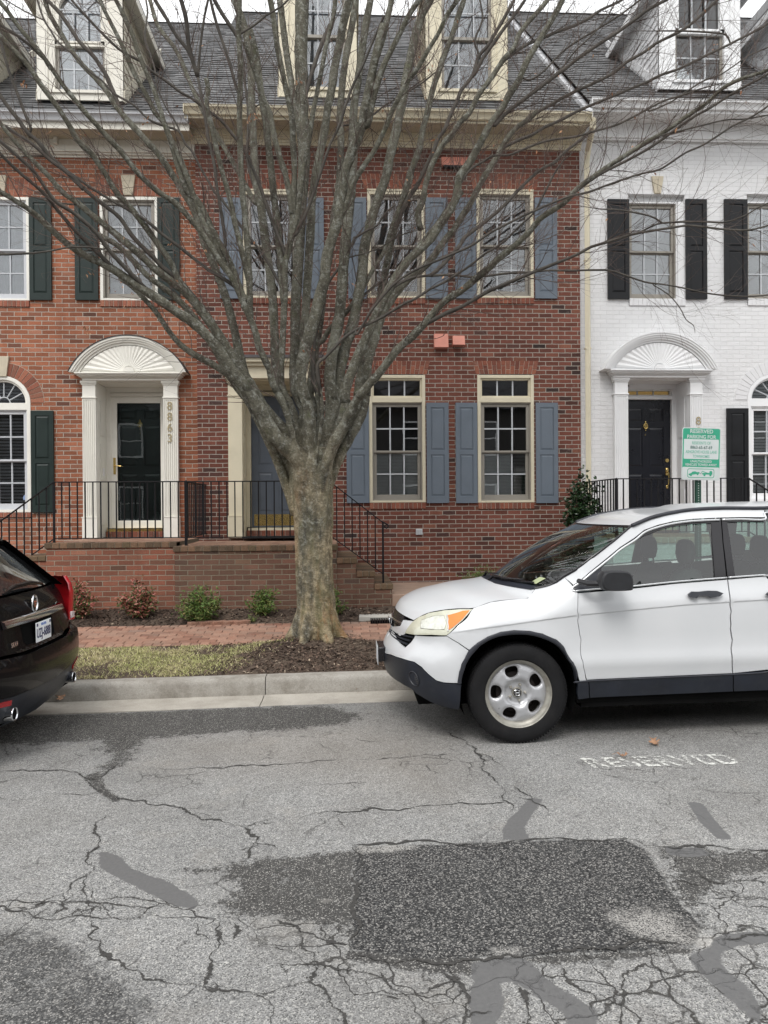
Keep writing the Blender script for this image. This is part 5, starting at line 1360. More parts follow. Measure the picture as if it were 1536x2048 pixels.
# ---------------- dormers
M['clap_cream'] = mono('clapboard_cream', (.60,.56,.46), .55, .05, 4); M['clap_white'] = mono('clapboard_white', (.70,.70,.71), .5, .04, 4)
M['clap_tan'] = mono('clapboard_tan', (.50,.44,.33), .55, .05, 4)
def dormer(H, x0, x1, zb, geo, mat, clap, roofm, win, wtype, sash, fill, face_y, ov=.20, gable=.9):
    """front at face_y; base zb; eaves where roof meets at ze"""
    ey0, ez0, ey1, ez1 = geo; sl = (ez1-ez0)/(ey1-ey0)
    ze = zb+1.88
    yend = ey0+(ze-ez0)/sl+.15
    mb = MB(); wx0, wx1, wz0, wz1 = win
    xc = (x0+x1)/2; zap = ze+gable
    outer = [(x0,zb),(x1,zb),(x1,ze),(xc,zap),(x0,ze)]
    if wtype == 'arch':
        zs = wz1-(wx1-wx0)/2*.95; hole = [(wx0,wz0),(wx1,wz0)]+arch_pts((wx0+wx1)/2, zs, (wx1-wx0)/2, (wx1-wx0)/2*.95, 18)
        hole = [p for i,p in enumerate(hole) if i == 0 or math.hypot(p[0]-hole[i-1][0],p[1]-hole[i-1][1]) > 1e-4]
    else: hole = rh((wx0,wx1,wz0,wz1))
    v, tr = cdt_fill(outer, [hole]); mb.add([(p[0],face_y,p[1]) for p in v], tr)
    n = len(hole); mb.add([(p[0],face_y,p[1]) for p in hole]+[(p[0],face_y+.1,p[1]) for p in hole], [(i,(i+1)%n,n+(i+1)%n,n+i) for i in range(n)])
    # corner boards, base board and sill
    for a, b in ((x0-.001, x0+.16), (x1-.16, x1+.001)): mb.box(a, b, face_y-.018, face_y, zb+.16, ze)
    mb.box(x0-.002, x1+.002, face_y-.022, face_y, zb, zb+.16)
    mb.box(wx0-.07, wx1+.07, face_y-.05, face_y, wz0-.05, wz0-.004)
    D = mb.build('dormer', mat, H, bevel=.003, bseg=1)
    # clapboard cheeks
    p = .115
    for s, x in ((-1,x0),(1,x1)):
        z = zb; cb = MB()
        while z < ze:
            yb_ = ey0+(z-ez0)/sl; z2 = min(ze, z+p)
            yb2 = ey0+(z2-ez0)/sl+.1
            a = x+s*.016; b_ = x+s*.003
            cb.add([(a,face_y+.0,z),(a,yb2,z),(b_,yb2,z2+.01),(b_,face_y,z2+.01),(x,face_y,z),(x,yb2,z)], [(0,1,2,3) if s > 0 else (3,2,1,0), (0,4,5,1) if s > 0 else (1,5,4,0)])
            z += p
        # skirt board up the roof slope
        cb.add([(x+s*.022, face_y, zb),(x+s*.022, yend, zb+(yend-face_y)*sl),(x+s*.022, yend, zb+(yend-face_y)*sl+.13),(x+s*.022, face_y, zb+.16),
                (x, face_y, zb),(x, yend, zb+(yend-face_y)*sl),(x, yend, zb+(yend-face_y)*sl+.13),(x, face_y, zb+.16)],[(0,1,2,3),(3,2,6,7),(0,3,7,4)])
        cb.build('clapboard_cheek', clap, D)
    # gable roof with overhang
    fo = .16 if ov > .1 else .05
    for s in (-1, 1):
        rf = MB(); tr_ = MB()
        xe = (x0-ov) if s < 0 else (x1+ov); zev = ze-ov*(zap-ze)/((x1-x0)/2)
        yb_ = yend+.12+1.6
        yv = ey0+(zap-ez0)/sl
        rf.add([(xe,face_y-fo,zev+.05),(xc,face_y-fo,zap+.05),(xc,yv+.3,zap+.05),(xe,yend-.05,zev+.05),
                (xe,face_y-fo,zev+.02),(xc,face_y-fo,zap+.02),(xc,yv+.3,zap+.02),(xe,yend-.05,zev+.02)],[(0,1,2,3),(4,7,6,5),(0,3,7,4),(0,4,5,1)])
        # soffit, fascia
        tr_.add([(xe,face_y-fo,zev-.02),(xe,yend-.07,zev-.02),((x0 if s<0 else x1),yend-.07,zev-.02),((x0 if s<0 else x1),face_y-fo,zev-.02)],[(0,1,2,3)])
        tr_.add([(xe,face_y-fo,zev-.10),(xe,yend-.07,zev-.10),(xe,yend-.07,zev+.02),(xe,face_y-fo,zev+.02),(xe-s*.02,face_y-fo,zev-.10),(xe-s*.02,yend-.07,zev-.10),(xe-s*.02,yend-.07,zev+.02),(xe-s*.02,face_y-fo,zev+.02)],[(0,1,2,3),(4,7,6,5),(0,4,5,1),(1,5,6,2)])
        rf.build('dormer_roof', roofm, D); tr_.build('dormer_eaves', mat, D)
    # window
    w = MB(); sa = MB(); mm = MB(); gl = MB(); y = face_y+.03
    zm = wz0+(win[3]-wz0)*(.44 if wtype == 'arch' else .5)
    frame_ring(sa, wx0, wx1, wz0, zm+.02, .045, y+.03, y+.065); 
    if wtype == 'arch':
        frame_ring(w, wx0, wx1, zm-.02, zm+.06, .03, y-.02, y+.03)
        ar = arch_pts((wx0+wx1)/2, zs, (wx1-wx0)/2, (wx1-wx0)/2*.95, 18); ar2 = arch_pts((wx0+wx1)/2, zs, (wx1-wx0)/2-.06, (wx1-wx0)/2*.95-.06, 18)
        o_ = [(wx1,zm)]+ar+[(wx0,zm)]; i_ = [(wx1-.06,zm)]+ar2+[(wx0+.06,zm)]; k = len(o_)
        w.add([(p_[0],y-.02,p_[1]) for p_ in o_]+[(p_[0],y-.02,p_[1]) for p_ in i_]+[(p_[0],y+.05,p_[1]) for p_ in i_],[(i,i+1,k+i+1,k+i)[::-1] for i in range(k-1)]+[(k+i,k+i+1,2*k+i+1,2*k+i)[::-1] for i in range(k-1)])
        muntins(mm, wx0+.06, wx1-.06, zm+.06, zs, 3, 1, y); 
        for i in range(1,4):
            mm.tube([((wx0+wx1)/2,y+.01,zs),((wx0+wx1)/2+(wx1-wx0)/2*.9*math.cos(math.pi*i/4),y+.01,zs+(wx1-wx0)/2*.85*math.sin(math.pi*i/4))], .009, 5)
        mm.box(wx0+.06, wx1-.06, y, y+.012, zs-.01, zs+.01)
    else: frame_ring(sa, wx0, wx1, zm-.02, wz1, .045, y, y+.03); muntins(mm, wx0+.045, wx1-.045, zm+.02, wz1-.045, 3, 2, y+.006)
    muntins(mm, wx0+.045, wx1-.045, wz0+.045, zm-.02, 3, 2, y+.04)
    gl.prism_y([(p_[0],p_[1]) for p_ in hole], y+.052, y+.055)
    W_ = sa.build('dormer_sash', sash, D)
    if w.v: w.build('dormer_window_frame', mat, D)
    mm.build('dormer_muntins', M['muntin'], D); gl.build('dormer_glass', M['glass'], D)
    f = MB(); drape(f, wx0-.03, wx1+.03, wz0-.02, wz1+.1, y+.16, .014, .06, 5)
    f.build('dormer_curtain', fill, D, smooth=180)
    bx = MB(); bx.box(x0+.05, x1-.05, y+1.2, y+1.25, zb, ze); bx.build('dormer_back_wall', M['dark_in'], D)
DY = 11.72
def dr(a,b,c,d): return rect(a,b,c,d,DY)
def dorm(H, px0, px1, pyb, wpx, geo, mat, clap, wtype, sash, fill, ov=.20, wh=None):
    x0, x1, _, _ = dr(px0, pyb-60, px1, pyb+60); zb = fz(pyb, DY, (px0+px1)/2)
    wx0, wx1, wz0, _ = dr(wpx[0], wpx[2]-50, wpx[1], wpx[2]+50); wz0 = fz(wpx[2], DY, (px0+px1)/2)
    wz1 = wz0+wpx[3]
    dormer(H, x0, x1, zb, geo, mat, clap, M['slate'], (wx0,wx1,wz0,wz1), wtype, sash, fill, DY, ov=ov)
M['cur_dim'] = mono('curtain_dim', (.30,.32,.35), .9, .1, 10)
dorm(H1, 75, 247, 202, (110,210,182,1.57), gL, M['cream_l'], M['clap_cream'], 'arch', M['taupe'], M['curtain'])
dorm(H1, -226, -54, 200, (-190,-92,181,1.57), gL, M['cream_l'], M['clap_cream'], 'arch', M['taupe'], M['curtain'])
dorm(H2, 558, 714, 196, (606,692,176,1.6), gM, M['cream'], M['clap_tan'], 'rect', M['taupe'], M['cur_dim'], ov=.05)
dorm(H2, 852, 1015, 201, (884,984,180,1.6), gM, M['cream'], M['clap_tan'], 'rect', M['taupe'], M['cur_dim'], ov=.05)
dorm(H3, 1318, 1480, 181, (1351,1449,162,1.72), gW, M['white_trim'], M['clap_white'], 'arch', M['taupe'], M['blind'])
dorm(H3, 1600, 1762, 186, (1635,1727,165,1.70), gW, M['white_trim'], M['clap_white'], 'arch', M['taupe'], M['cur_dim'])
# ================================================================== TREE
LIMBS = """
1|9,22|240,556 262,572 283,592 310,622 350,678 384,706 440,738 475,770 503,815 530,868 552,915 575,975 592,1030
2|10,30|-20,376 5,386 35,404 65,424 100,456 132,486 170,511 212,531 250,554 287,579 325,604 357,626 384,644 409,666 434,696 459,734 484,768 520,820 548,872
3|8,24|0,245 15,265 45,300 75,330 100,355 125,384 155,406 185,431 217,456 250,484 282,511 312,539 345,564 375,589 416,639 446,684 466,716 494,759 530,820
4|7,11|10,252 37,270 67,290 100,320 140,350 175,384 207,409 240,436 260,466 280,489 300,508 325,534 362,564 392,600 416,632
5|5,8|95,312 125,335 150,353 195,384 250,416 292,441 325,469 355,491 384,514 416,539 441,554 464,569 484,587 496,604
5b|2,4|0,314 30,315 60,312 95,312
6|10,14|0,72 32,105 57,132 82,170 110,207 135,245 155,280 185,310 212,350 232,384 260,414 287,449 307,476 325,501 345,531 357,559 375,584 400,612 425,645
7|9,15|0,5 15,22 40,57 70,92 100,132 130,175 160,212 195,252 237,297 275,345 317,384 350,406 384,441 416,484 441,524 466,559 484,601 499,634 509,659 519,696 539,739 546,768
8|8,15|200,0 212,27 240,82 270,150 290,185 310,225 330,250 345,295 358,340 375,384 391,396 409,425 422,454 440,490 454,514 470,550 484,590 494,601
9|9,20|90,0 100,30 125,72 142,100 165,130 190,155 215,185 232,212 252,237 275,262 300,290 322,315 345,350 370,390 389,421 409,484 429,534 446,579 459,621 471,671 479,709 489,746 494,768
10|9,13|232,0 250,37 265,70 277,107 295,150 310,185 322,225 335,265 355,305 375,355 390,400 405,440 425,480 445,520 470,560 490,600
12|4,6|75,0 87,37 102,62 117,85 150,112 175,140 205,162 225,185 245,197 270,212 295,237 322,250 357,262 370,287 384,302 401,335 421,370 429,384 441,396 469,434 496,471 524,506 544,539 561,571 566,584
13|5,8|150,8 195,57 240,100 280,122 300,140 332,162 362,185 384,197 414,220 441,240 466,270 489,300 501,327 516,362 524,384 539,429 556,471 571,509 574,524
14|6,7|396,155 404,200 411,240 419,287 429,332 434,375 438,399 446,446 451,491
14b|5,6|416,0 406,50 399,112 396,155
14c|8,7|310,0 332,35 350,67 375,100 388,130 396,155
15|10,12|412,157 416,175 414,212 426,262 436,312 449,360 456,384 470,446 482,496 490,530 497,560
16|11,14|479,0 477,62 481,125 480,187 479,250 481,312 484,375 491,446 496,509 499,571 499,605 501,634
17|6,7|421,0 434,50 449,95 459,125 471,170 479,192
18|8,8|429,0 444,27 464,57 478,78
19|10,14|489,85 497,107 514,155 526,195 539,225 549,275 559,312 571,350 580,390 586,430
20|15,20|470,0 490,60 500,110 503,160 503,200 505,240 508,300 512,360 520,400 531,484 544,584 550,684 554,760
21|14,15|500,60 514,120 524,200 532,250 539,312 546,375 556,459 562,530 567,600
22|12,14|541,0 549,50 556,100 566,150 576,195 584,237 586,287 589,337 587,395 584,459 576,505 571,525 569,560 569,600 566,660 564,710 562,768
23|13,15|559,0 564,32 569,75 576,125 584,175 594,225 601,275 608,312 609,360 604,410
24|28,20|604,0 603,50 602,100 603,150 604,200 606,250 608,300 607,350 603,400 598,500 592,600 590,700 588,768
25|9,11|671,0 666,37 654,82 646,125 636,175 626,225 619,275 609,325 601,384 594,434 581,484 576,509
26|9,9|659,50 636,107 621,155 609,200 601,235
27|17,18|699,0 689,37 679,87 669,137 664,175 656,212 649,262 639,312 631,350 624,400 621,459 617,534 612,609 607,684 604,768
28|14,17|711,0 704,50 692,112 684,175 680,230 682,290 680,350 676,384 668,440 660,500 650,560 640,640 628,720 620,790
29|15,26|741,0 734,37 724,100 716,162 708,212 706,270 706,330 702,384 697,434 691,484 686,546 681,609 674,659 664,709 659,768
30|18,26|768,50 751,112 739,175 731,212 726,240 716,275 701,312 689,350 683,400 676,440 666,471 654,510 649,559 639,596 626,646 614,684 606,721 600,768
31|5,7|768,32 744,87 726,130 706,170 691,212 679,250 661,287 646,330 631,375 624,396 609,434 592,469
32|3,4|893,130 868,147 843,167 805,190 768,212 746,230 719,245 681,252
33|9,12|915,0 893,32 878,65 858,97 835,137 815,162 798,195 783,225 768,262 749,300 729,330 709,362 697,395 685,430
34|17,25|860,0 843,32 830,75 823,107 813,150 805,200 795,250 783,300 773,350 757,395 741,446 729,496 724,546 716,596 706,646 694,684 684,721 676,760
35|11,14|838,0 818,30 803,60 783,100 768,130 757,160 745,205 736,250
36|12,13|783,0 775,37 768,70 755,110
37|11,18|928,0 915,37 903,75 888,112 875,150 865,180 855,225 845,262 838,300 823,340 810,385 800,421 788,459 780,496 773,534 764,575 755,620 745,665 735,710 718,762
38|7,10|1028,0 1008,37 993,62 975,92 958,112 950,137 943,155 923,180 915,200 903,225 890,257 875,280 865,307 850,337 835,370 815,400 798,440 786,470
39|7,8|1050,0 1033,25 1008,57 988,85 965,118 948,150
40|10,13|1095,0 1068,32 1040,65 1028,95 1010,115 993,140 978,162 960,185 948,207 938,227 918,247 903,270 888,285 875,307 863,332 852,365 846,400 835,430
41|6,8|1234,5 1202,20 1177,37 1152,50 1118,62 1088,75 1058,87 1033,102 1008,120
42|12,22|1125,0 1108,32 1090,62 1070,95 1050,130 1038,160 1018,190 1005,215 993,232 980,250 965,277 953,300 938,327 918,355 915,384 903,416 880,449 863,476 838,501 818,519 798,544 780,574 766,600 745,645 725,690 705,740 690,780
43|7,9|1332,0 1322,5 1292,22 1262,45 1234,65 1207,82 1177,102 1152,120 1133,135 1113,150 1093,165 1073,180 1050,197 1030,212 1008,230 990,250
44|11,18|1075,222 1055,240 1033,255 1018,272 1005,292 993,315 980,335 965,360 950,389 940,409 923,434 908,459 893,476 875,501 863,519 843,539 815,560 790,590 765,630 750,680 736,730
45|6,8|1432,2 1402,30 1377,52 1352,67 1312,87 1287,105 1252,125 1225,147 1190,165 1152,182 1105,207 1075,224
46|5,7|1536,47 1515,60 1485,75 1452,92 1420,107 1385,125 1352,140 1322,150 1292,165 1262,177 1227,192 1190,207 1152,224 1118,242 1088,255 1063,270 1038,280 1013,292 998,304
47|4,6|1450,165 1400,178 1360,192 1327,202 1292,220 1260,237 1227,252 1190,262 1152,273 1123,277 1093,282 1063,292 1038,302 1018,310 988,311 968,322 943,337 928,355 915,378
48|6,9|1180,262 1152,287 1128,305 1108,325 1085,337 1068,350 1050,367 1033,384 1013,406 988,429 963,449 943,464 928,476 920,490 905,508 885,530 862,552
49|7,20|1536,140 1507,150 1477,160 1445,177 1415,205 1390,222 1360,242 1327,265 1292,285 1257,307 1225,327 1185,355 1152,380 1128,406 1100,424 1078,439 1063,459 1048,474 1030,491 1013,504 993,521 975,539 955,554 938,569 918,584 898,596 875,616 860,634 843,654 823,674 800,694 783,714 768,734 748,758 725,785 700,822 682,860
50|5,7|1536,147 1515,160 1482,177 1452,195 1422,215 1390,232 1360,252 1327,277 1292,300 1252,322 1197,350 1150,384
51|4,6|1536,212 1522,222 1497,237 1465,252 1435,272 1402,292 1372,305 1342,325 1317,340 1285,347 1252,357 1215,370 1177,384 1138,393 1105,406 1075,419 1048,431 1018,446 980,466 943,491 903,509 875,521 850,531 823,544 793,564 768,590 740,625 715,668
52|4,7|1152,300 1118,332 1090,384 1075,414 1060,434 1040,451 1018,474 993,494 968,509 943,529 918,546 885,566 855,581 833,596 805,609 768,632 741,646 709,661 684,679 666,699 649,716 634,736
53|4,10|1536,451 1497,460 1452,459 1415,455 1377,451 1340,456 1307,461 1277,466 1245,474 1215,484 1182,494 1152,510 1118,524 1093,534 1068,544 1038,556 1008,569 980,581 953,596 928,611 893,626 868,639 846,652
54|3,4|1536,406 1515,416 1490,431 1452,444 1415,444 1365,444 1327,446 1307,451 1277,466
55|3,6|1536,590 1490,593 1440,590 1402,584 1362,575 1327,569 1290,564 1252,551 1220,541 1185,540 1152,541 1118,541 1093,541 1055,545 1018,546 980,551 943,554 905,550 868,551 830,554 805,564 780,580
56|2,2.6|1390,667 1387,651 1372,639 1360,616 1337,589 1307,570
57|5,3|0,509 30,508 70,506 105,501 135,495 175,494 207,498
58|3,4|37,388 75,396 112,405 150,409
59|7,9|0,307 25,332 57,360 85,384 110,414 135,444 155,466 175,486 195,505 230,540
60|8,10|0,282 30,308 70,345 107,399 140,421 170,444 195,469 215,496 232,516 255,540 292,578
61|11,15|195,469 225,484 250,504 275,531 300,556 325,574 350,594 375,619 400,650 430,700 455,745 485,790
62|8,10|0,190 15,212 37,240 57,267 75,282 95,307 120,332 140,350 165,376
63|6,6|5,95 17,140 32,180 47,220 62,258
64|6,7|0,50 25,65 55,87 80,110 100,130
65|3,3|12,0 45,20 87,40
66|8,9|95,0 120,27 140,55 160,85 185,110 200,130 212,150 225,180 238,214
67|4,4|292,0 295,25 290,75 300,107 310,140 315,175 332,215 350,242 360,265
68|8,11|300,0 315,50 345,90 362,120 384,175 410,230 441,282 466,325 491,370 510,405
69|9,9|362,0 372,37 377,87 384,117 394,152
70|4,5|576,0 559,15 531,32 509,50 481,67
71|5,7|482,100 486,120 491,175 496,220 496,275 494,310 500,345 512,380
72|3,3|539,185 524,205 499,220
73|5,8|709,476 696,504 679,534 661,559 649,584 644,621 631,664 628,709 626,746
74|4,5|790,410 768,429 754,451 734,461 711,475
75|2,3|855,456 833,461 800,471 768,491 746,501 721,509 691,516
76|12,13|923,384 898,416 875,449 850,479 830,504 805,534 781,571
77|8,11|825,350 815,380 800,410 785,450 776,480 766,508 746,539 729,571 709,604 684,634 661,656 646,681 631,703
78|5,6|800,545 768,559 741,579 709,606
79|3,4|1234,0 1210,40 1180,75 1152,100 1125,135 1100,160
80|4,4|1280,0 1240,30 1200,55 1150,85 1118,110 1090,140 1060,160
81|3,4|1536,230 1490,238 1450,240 1400,252 1360,262 1320,272 1290,290
82|3,4|1536,95 1500,110 1470,130 1440,150 1410,160 1370,185 1340,205 1300,222
83|4,5|700,384 706,330 712,280 722,240
84|4,5|960,0 965,40 950,80 960,115
85|3,4|1262,62 1320,62 1370,62 1430,66 1452,70
86|3,4|1152,410 1200,418 1240,420 1300,432 1325,446
"""
def parse():
    out = []
    for ln in LIMBS.strip().split('\n'):
        a = ln.split('|'); w = [float(q) for q in a[1].split(',')]
        pts = [tuple(float(c) for c in p.split(',')) for p in a[2].split()]
        flip = len(a) > 3
        if flip: pts = pts[::-1]; w = w[::-1] if False else w
        out.append((a[0], w, pts))     # tip first, root last
    return out
TY = 8.72
rg = random.Random(21)
limbs = parse()
placed = {}
def px_depth(pts, roots_Y, k, root_at_end=True):
    """depth for each point from the root outward"""
    P = pts[::-1]; L_ = 0; Ys = [roots_Y]; kk = 0
    for a, b in zip(P[:-1], P[1:]):
        L_ += math.hypot(b[0]-a[0], b[1]-a[1])*TY/F_PX
        Ys.append(roots_Y + k*L_)
    return Ys[::-1]
def trunk_x(x, f): return 621+(x-605)*f
todo = []
KF = {'24':.22,'20':.2,'29':.12,'34':.18,'27':.02,'16':-.30,'7':-.2,'3':-.12,'2':-.22,'9':.12,'22':-.1,'30':-.12,'28':.25,'42':.0,'44':.15,'49':-.25,'37':.25,'61':.05,'1':.0}
for nm, w, pts in limbs:
    if pts[-1][1] >= 700:
        k = KF.get(nm, rg.uniform(-.25,.25)); x, y = pts[-1]
        ext = []
        for (yy, f) in ((820,.82),(870,.62),(920,.42),(975,.26),(1030,.16)):
            if yy > y+25: ext.append((trunk_x(x, f), yy))
        P = pts+ext
        Y0 = TY + k*.35
        # depth converges to the trunk axis at the bottom
        Ys = px_depth(P, Y0, k)
        placed[nm] = (P, Ys, w, len(ext)); 
    else: todo.append((nm, w, pts))
while todo:
    best = None
    for it in todo:
        x, y = it[2][-1]
        for nm2, (P, Ys, w2, _) in placed.items():
            for i in range(len(P)-1):
                ax, ay = P[i]; bx, by = P[i+1]; L2 = (bx-ax)**2+(by-ay)**2+1e-9
                t_ = max(0, min(1, ((x-ax)*(bx-ax)+(y-ay)*(by-ay))/L2)); qx, qy = ax+(bx-ax)*t_, ay+(by-ay)*t_
                d = math.hypot(x-qx, y-qy)
                if best is None or d < best[0]: best = (d, it, (qx,qy), Ys[i]+(Ys[i+1]-Ys[i])*t_, nm2)
    d, it, q, Yq, par = best
    nm, w, pts = it; todo.remove(it)
    P = pts+[q] if d > 1 else pts[:-1]+[q]
    base_k = (placed[par][1][0]-placed[par][1][-1])/max(.5, sum(math.hypot(a[0]-b[0],a[1]-b[1]) for a, b in zip(placed[par][0][:-1], placed[par][0][1:]))*TY/F_PX)
    Ys = px_depth(P, Yq, max(-.42, min(.34, base_k+rg.uniform(-.14,.14))))
    placed[nm] = (P, Ys, w, 0)

t = NT('bark'); c = t.coord('Object'); cs = t.coord('Object', (1,1,.28)); cl_ = t.coord('Object', (1,1,3.5))
n1 = t.noise(cs, 7, 8, .7); n2 = t.noise(c, 42, 7, .75); n3 = t.noise(c, 17, 8, .75); lent = t.noise(cl_, 26, 5, .7)
col = t.ramp(n1, [(.32,(.055,.050,.040)),(.5,(.122,.115,.088)),(.68,(.205,.20,.16))])
col = t.mix(t.ramp(n3, [(.52,0),(.60,.75)]), col, (.29,.295,.26))
col = t.mix(t.ramp(t.noise(c, 7, 8, .7), [(.60,0),(.70,.55)]), col, (.095,.11,.045))
sepc = t.N('SeparateXYZ'); t.L(t.N('TexCoord').outputs['Object'], sepc.inputs[0])
low = t.ramp(t.math('MULTIPLY', sepc.outputs[2], .36), [(.05,1),(.55,.75),(.90,0)])
ochre = t.mix(t.ramp(n3, [(.36,0),(.62,1)]), (.15,.12,.07), (.44,.36,.23))
ochre = t.mix(t.ramp(t.noise(cs, 5.5, 7, .7), [(.48,0),(.60,.7)]), ochre, (.13,.125,.06))
ochre = t.mix(t.ramp(t.noise(cs, 4.0, 6, .6), [(.55,0),(.66,.6)]), ochre, (.33,.17,.08))
of = t.math('MULTIPLY', low, t.ramp(t.noise(cs, 3.4, 6, .65), [(.36,.0),(.52,1)]))
col = t.mix(of, col, ochre)
col = t.mix(t.ramp(lent, [(.60,0),(.66,.6)]), col, (.42,.41,.36))
col = t.mix(t.ramp(lent, [(.34,.6),(.40,0)]), col, (.04,.035,.03))
col = t.mix(1, col, t.ramp(n2, [(.28,.5),(.72,1.5)]), 'MULTIPLY')
hh = t.math('ADD', n2, t.math('MULTIPLY', lent, 1.0)); hh = t.math('ADD', hh, t.math('MULTIPLY', n3, 1.0))
M['bark'] = t.set(col=col, rough=.92, nrm=t.bump(hh, 1.0, .016), spec=.2)
M['bark_dark'] = mono('bark_dark', (.062,.054,.045), .85, .4, 9, .5, bscale=60, dirt=.5, dirtcol=(.13,.12,.10))
M['twig'] = mono('twig_bark', (.10,.072,.06), .85, .35, 3)

tree = thing('bare_tree', 'leafless spreading tree with many upright limbs in the mulched verge', 'tree', (TREE.x, TREE.y, .2))
def world_pts(P, Ys): return [at(x, y, Y) for (x, y), Y in zip(P, Ys)]
# trunk: column with flare plus the lower ends of the limbs, fused by a voxel remesh
mb = MB()
tr_px = [(632,1300,100),(631,1272,94),(631,1245,90),(632,1210,82),(629,1160,78),(628,1110,79),(627,1070,80),(627,1030,84),(624,990,90),(622,955,92),(621,925,84),(621,895,66)]
pts, rad = [], []
for x, y, w in tr_px:
    pts.append(at(x, y, TY)); rad.append(w/2*TY/F_PX*(.93))
sp = smooth_poly([tuple(p)+(r,) for p, r in zip(pts, rad)], sub=3)
mb.tube([p[:3] for p in sp], [p[3] for p in sp], 28)
# buttress roots
bz = gz(TREE.x, TREE.y)
for a, l, r in ((-.3,.36,.085),(.75,.30,.07),(2.2,.3,.07),(3.3,.33,.08),(4.3,.30,.09),(5.2,.34,.09)):
    dx_, dy_ = math.cos(a), math.sin(a)
    mb.tube([(TREE.x+dx_*.12,TREE.y+dy_*.12,bz+.42),(TREE.x+dx_*.19,TREE.y+dy_*.19,bz+.22),(TREE.x+dx_*.26,TREE.y+dy_*.26,bz+.1),(TREE.x+dx_*l*1.15,TREE.y+dy_*l*1.15,bz-.02)], [r*.9,r,r*.8,r*.45], 10)
limb_objs = []
allseg = []      # for twigs
for nm, (P, Ys, w, next_) in placed.items():
    n_ = len(P)
    cum = [0]
    for a, b in zip(P[:-1], P[1:]): cum.append(cum[-1]+math.hypot(b[0]-a[0], b[1]-a[1]))
    nreal = n_-next_; Lr = cum[nreal-1] or 1
    W = []
    for i in range(n_):
        if i < nreal: W.append((w[0]+(w[1]-w[0])*(cum[i]/Lr)**1.15)*.92)
        else: W.append(w[1]*(1+.03*(i-nreal+1)))
    W3 = world_pts(P, Ys); rad = [ww/2*p.y/F_PX*1.0 for ww, p in zip(W, W3)]
    # extrapolate tips that run out of the frame
    x0, y0 = P[0]
    if y0 <= 8 or x0 <= 5 or x0 >= 1530:
        d = (W3[0]-W3[1]).normalized(); q = W3[0]; r_ = rad[0]; ext = []
        for k in range(7):
            d = (d + Vector((rg.uniform(-.08,.08), rg.uniform(-.08,.08), .05))).normalized(); q = q+d*.28; r_ *= .78; ext.append((q.copy(), r_))
        W3 = [e[0] for e in ext[::-1]]+W3; rad = [e[1] for e in ext[::-1]]+rad; off_ = len(ext)
    else: off_ = 0
    # smooth
    S = smooth_poly([tuple(p)+(r,) for p, r in zip(W3, rad)], sub=3)
    nseg = len(S)
    P3 = [Vector(s[:3]) for s in S]; RD = [max(.0015, s[3]) for s in S]
    # wobble for knottiness
    P3 = [p+Vector((rg.gauss(0,1),rg.gauss(0,1),rg.gauss(0,1)))*r*.03 for p, r in zip(P3, RD)]
    RD = [r*(1+rg.uniform(-.07,.09)) for r in RD]
    if off_ == 0 and RD[0] < .012:
        for k in range(4): RD[k] *= (k+1)/5
    allseg.append((nm, P3, RD))
    if next_:
        # lower part fused into the trunk
        zcut = at(0, 800, TY).z
        low = [i for i, p in enumerate(P3) if p.z < zcut+.25]
        if len(low) > 2: mb.tube([P3[i] for i in low], [RD[i]*1.03 for i in low], 12)
        hi = [i for i, p in enumerate(P3) if p.z > zcut-.05]
        P3 = [P3[i] for i in hi]; RD = [RD[i] for i in hi]
    lb = MB(); mx_r = max(RD); lb.tube(P3, RD, 12 if mx_r > .03 else (8 if mx_r > .012 else 6))
    dark = (w[0]+w[1])/2 < 9.5
    limb_objs.append((lb, dark))
trunk_raw = mb.build('trunk_tmp', M['bark'])
md = trunk_raw.modifiers.new('r', 'REMESH'); md.mode = 'VOXEL'; md.voxel_size = .013
ms2 = trunk_raw.modifiers.new('s', 'SMOOTH'); ms2.factor = .5; ms2.iterations = 5
dg = bpy.context.evaluated_depsgraph_get(); tme = bpy.data.meshes.new_from_object(trunk_raw.evaluated_get(dg))
bpy.data.objects.remove(trunk_raw)
# surface knobbliness
cnt = len(tme.vertices); co = np.empty(cnt*3); tme.vertices.foreach_get('co', co); co = co.reshape(-1,3); nr = np.empty(cnt*3); tme.vertices.foreach_get('normal', nr); nr = nr.reshape(-1,3)
th_ = np.arctan2(co[:,1]-TREE.y, co[:,0]-TREE.x)
dsp = .006*np.sin(th_*9+co[:,2]*2.2)+.004*np.sin(th_*17-co[:,2]*5)+.003*np.sin(co[:,2]*38+th_*4)
co += nr*dsp[:,None]; co -= np.array(tree.location)
tme.vertices.foreach_set('co', co.ravel()); tme.update()
tme.polygons.foreach_set('use_smooth', [True]*len(tme.polygons)); tme.name = 'trunk'
tko = bpy.data.objects.new('trunk', tme); COL.objects.link(tko); tko.parent = tree
if not tme.materials: tme.materials.append(M['bark'])
for lb, dark in limb_objs: lb.build('limb', M['bark_dark'] if dark else M['bark'], tree, smooth=180)

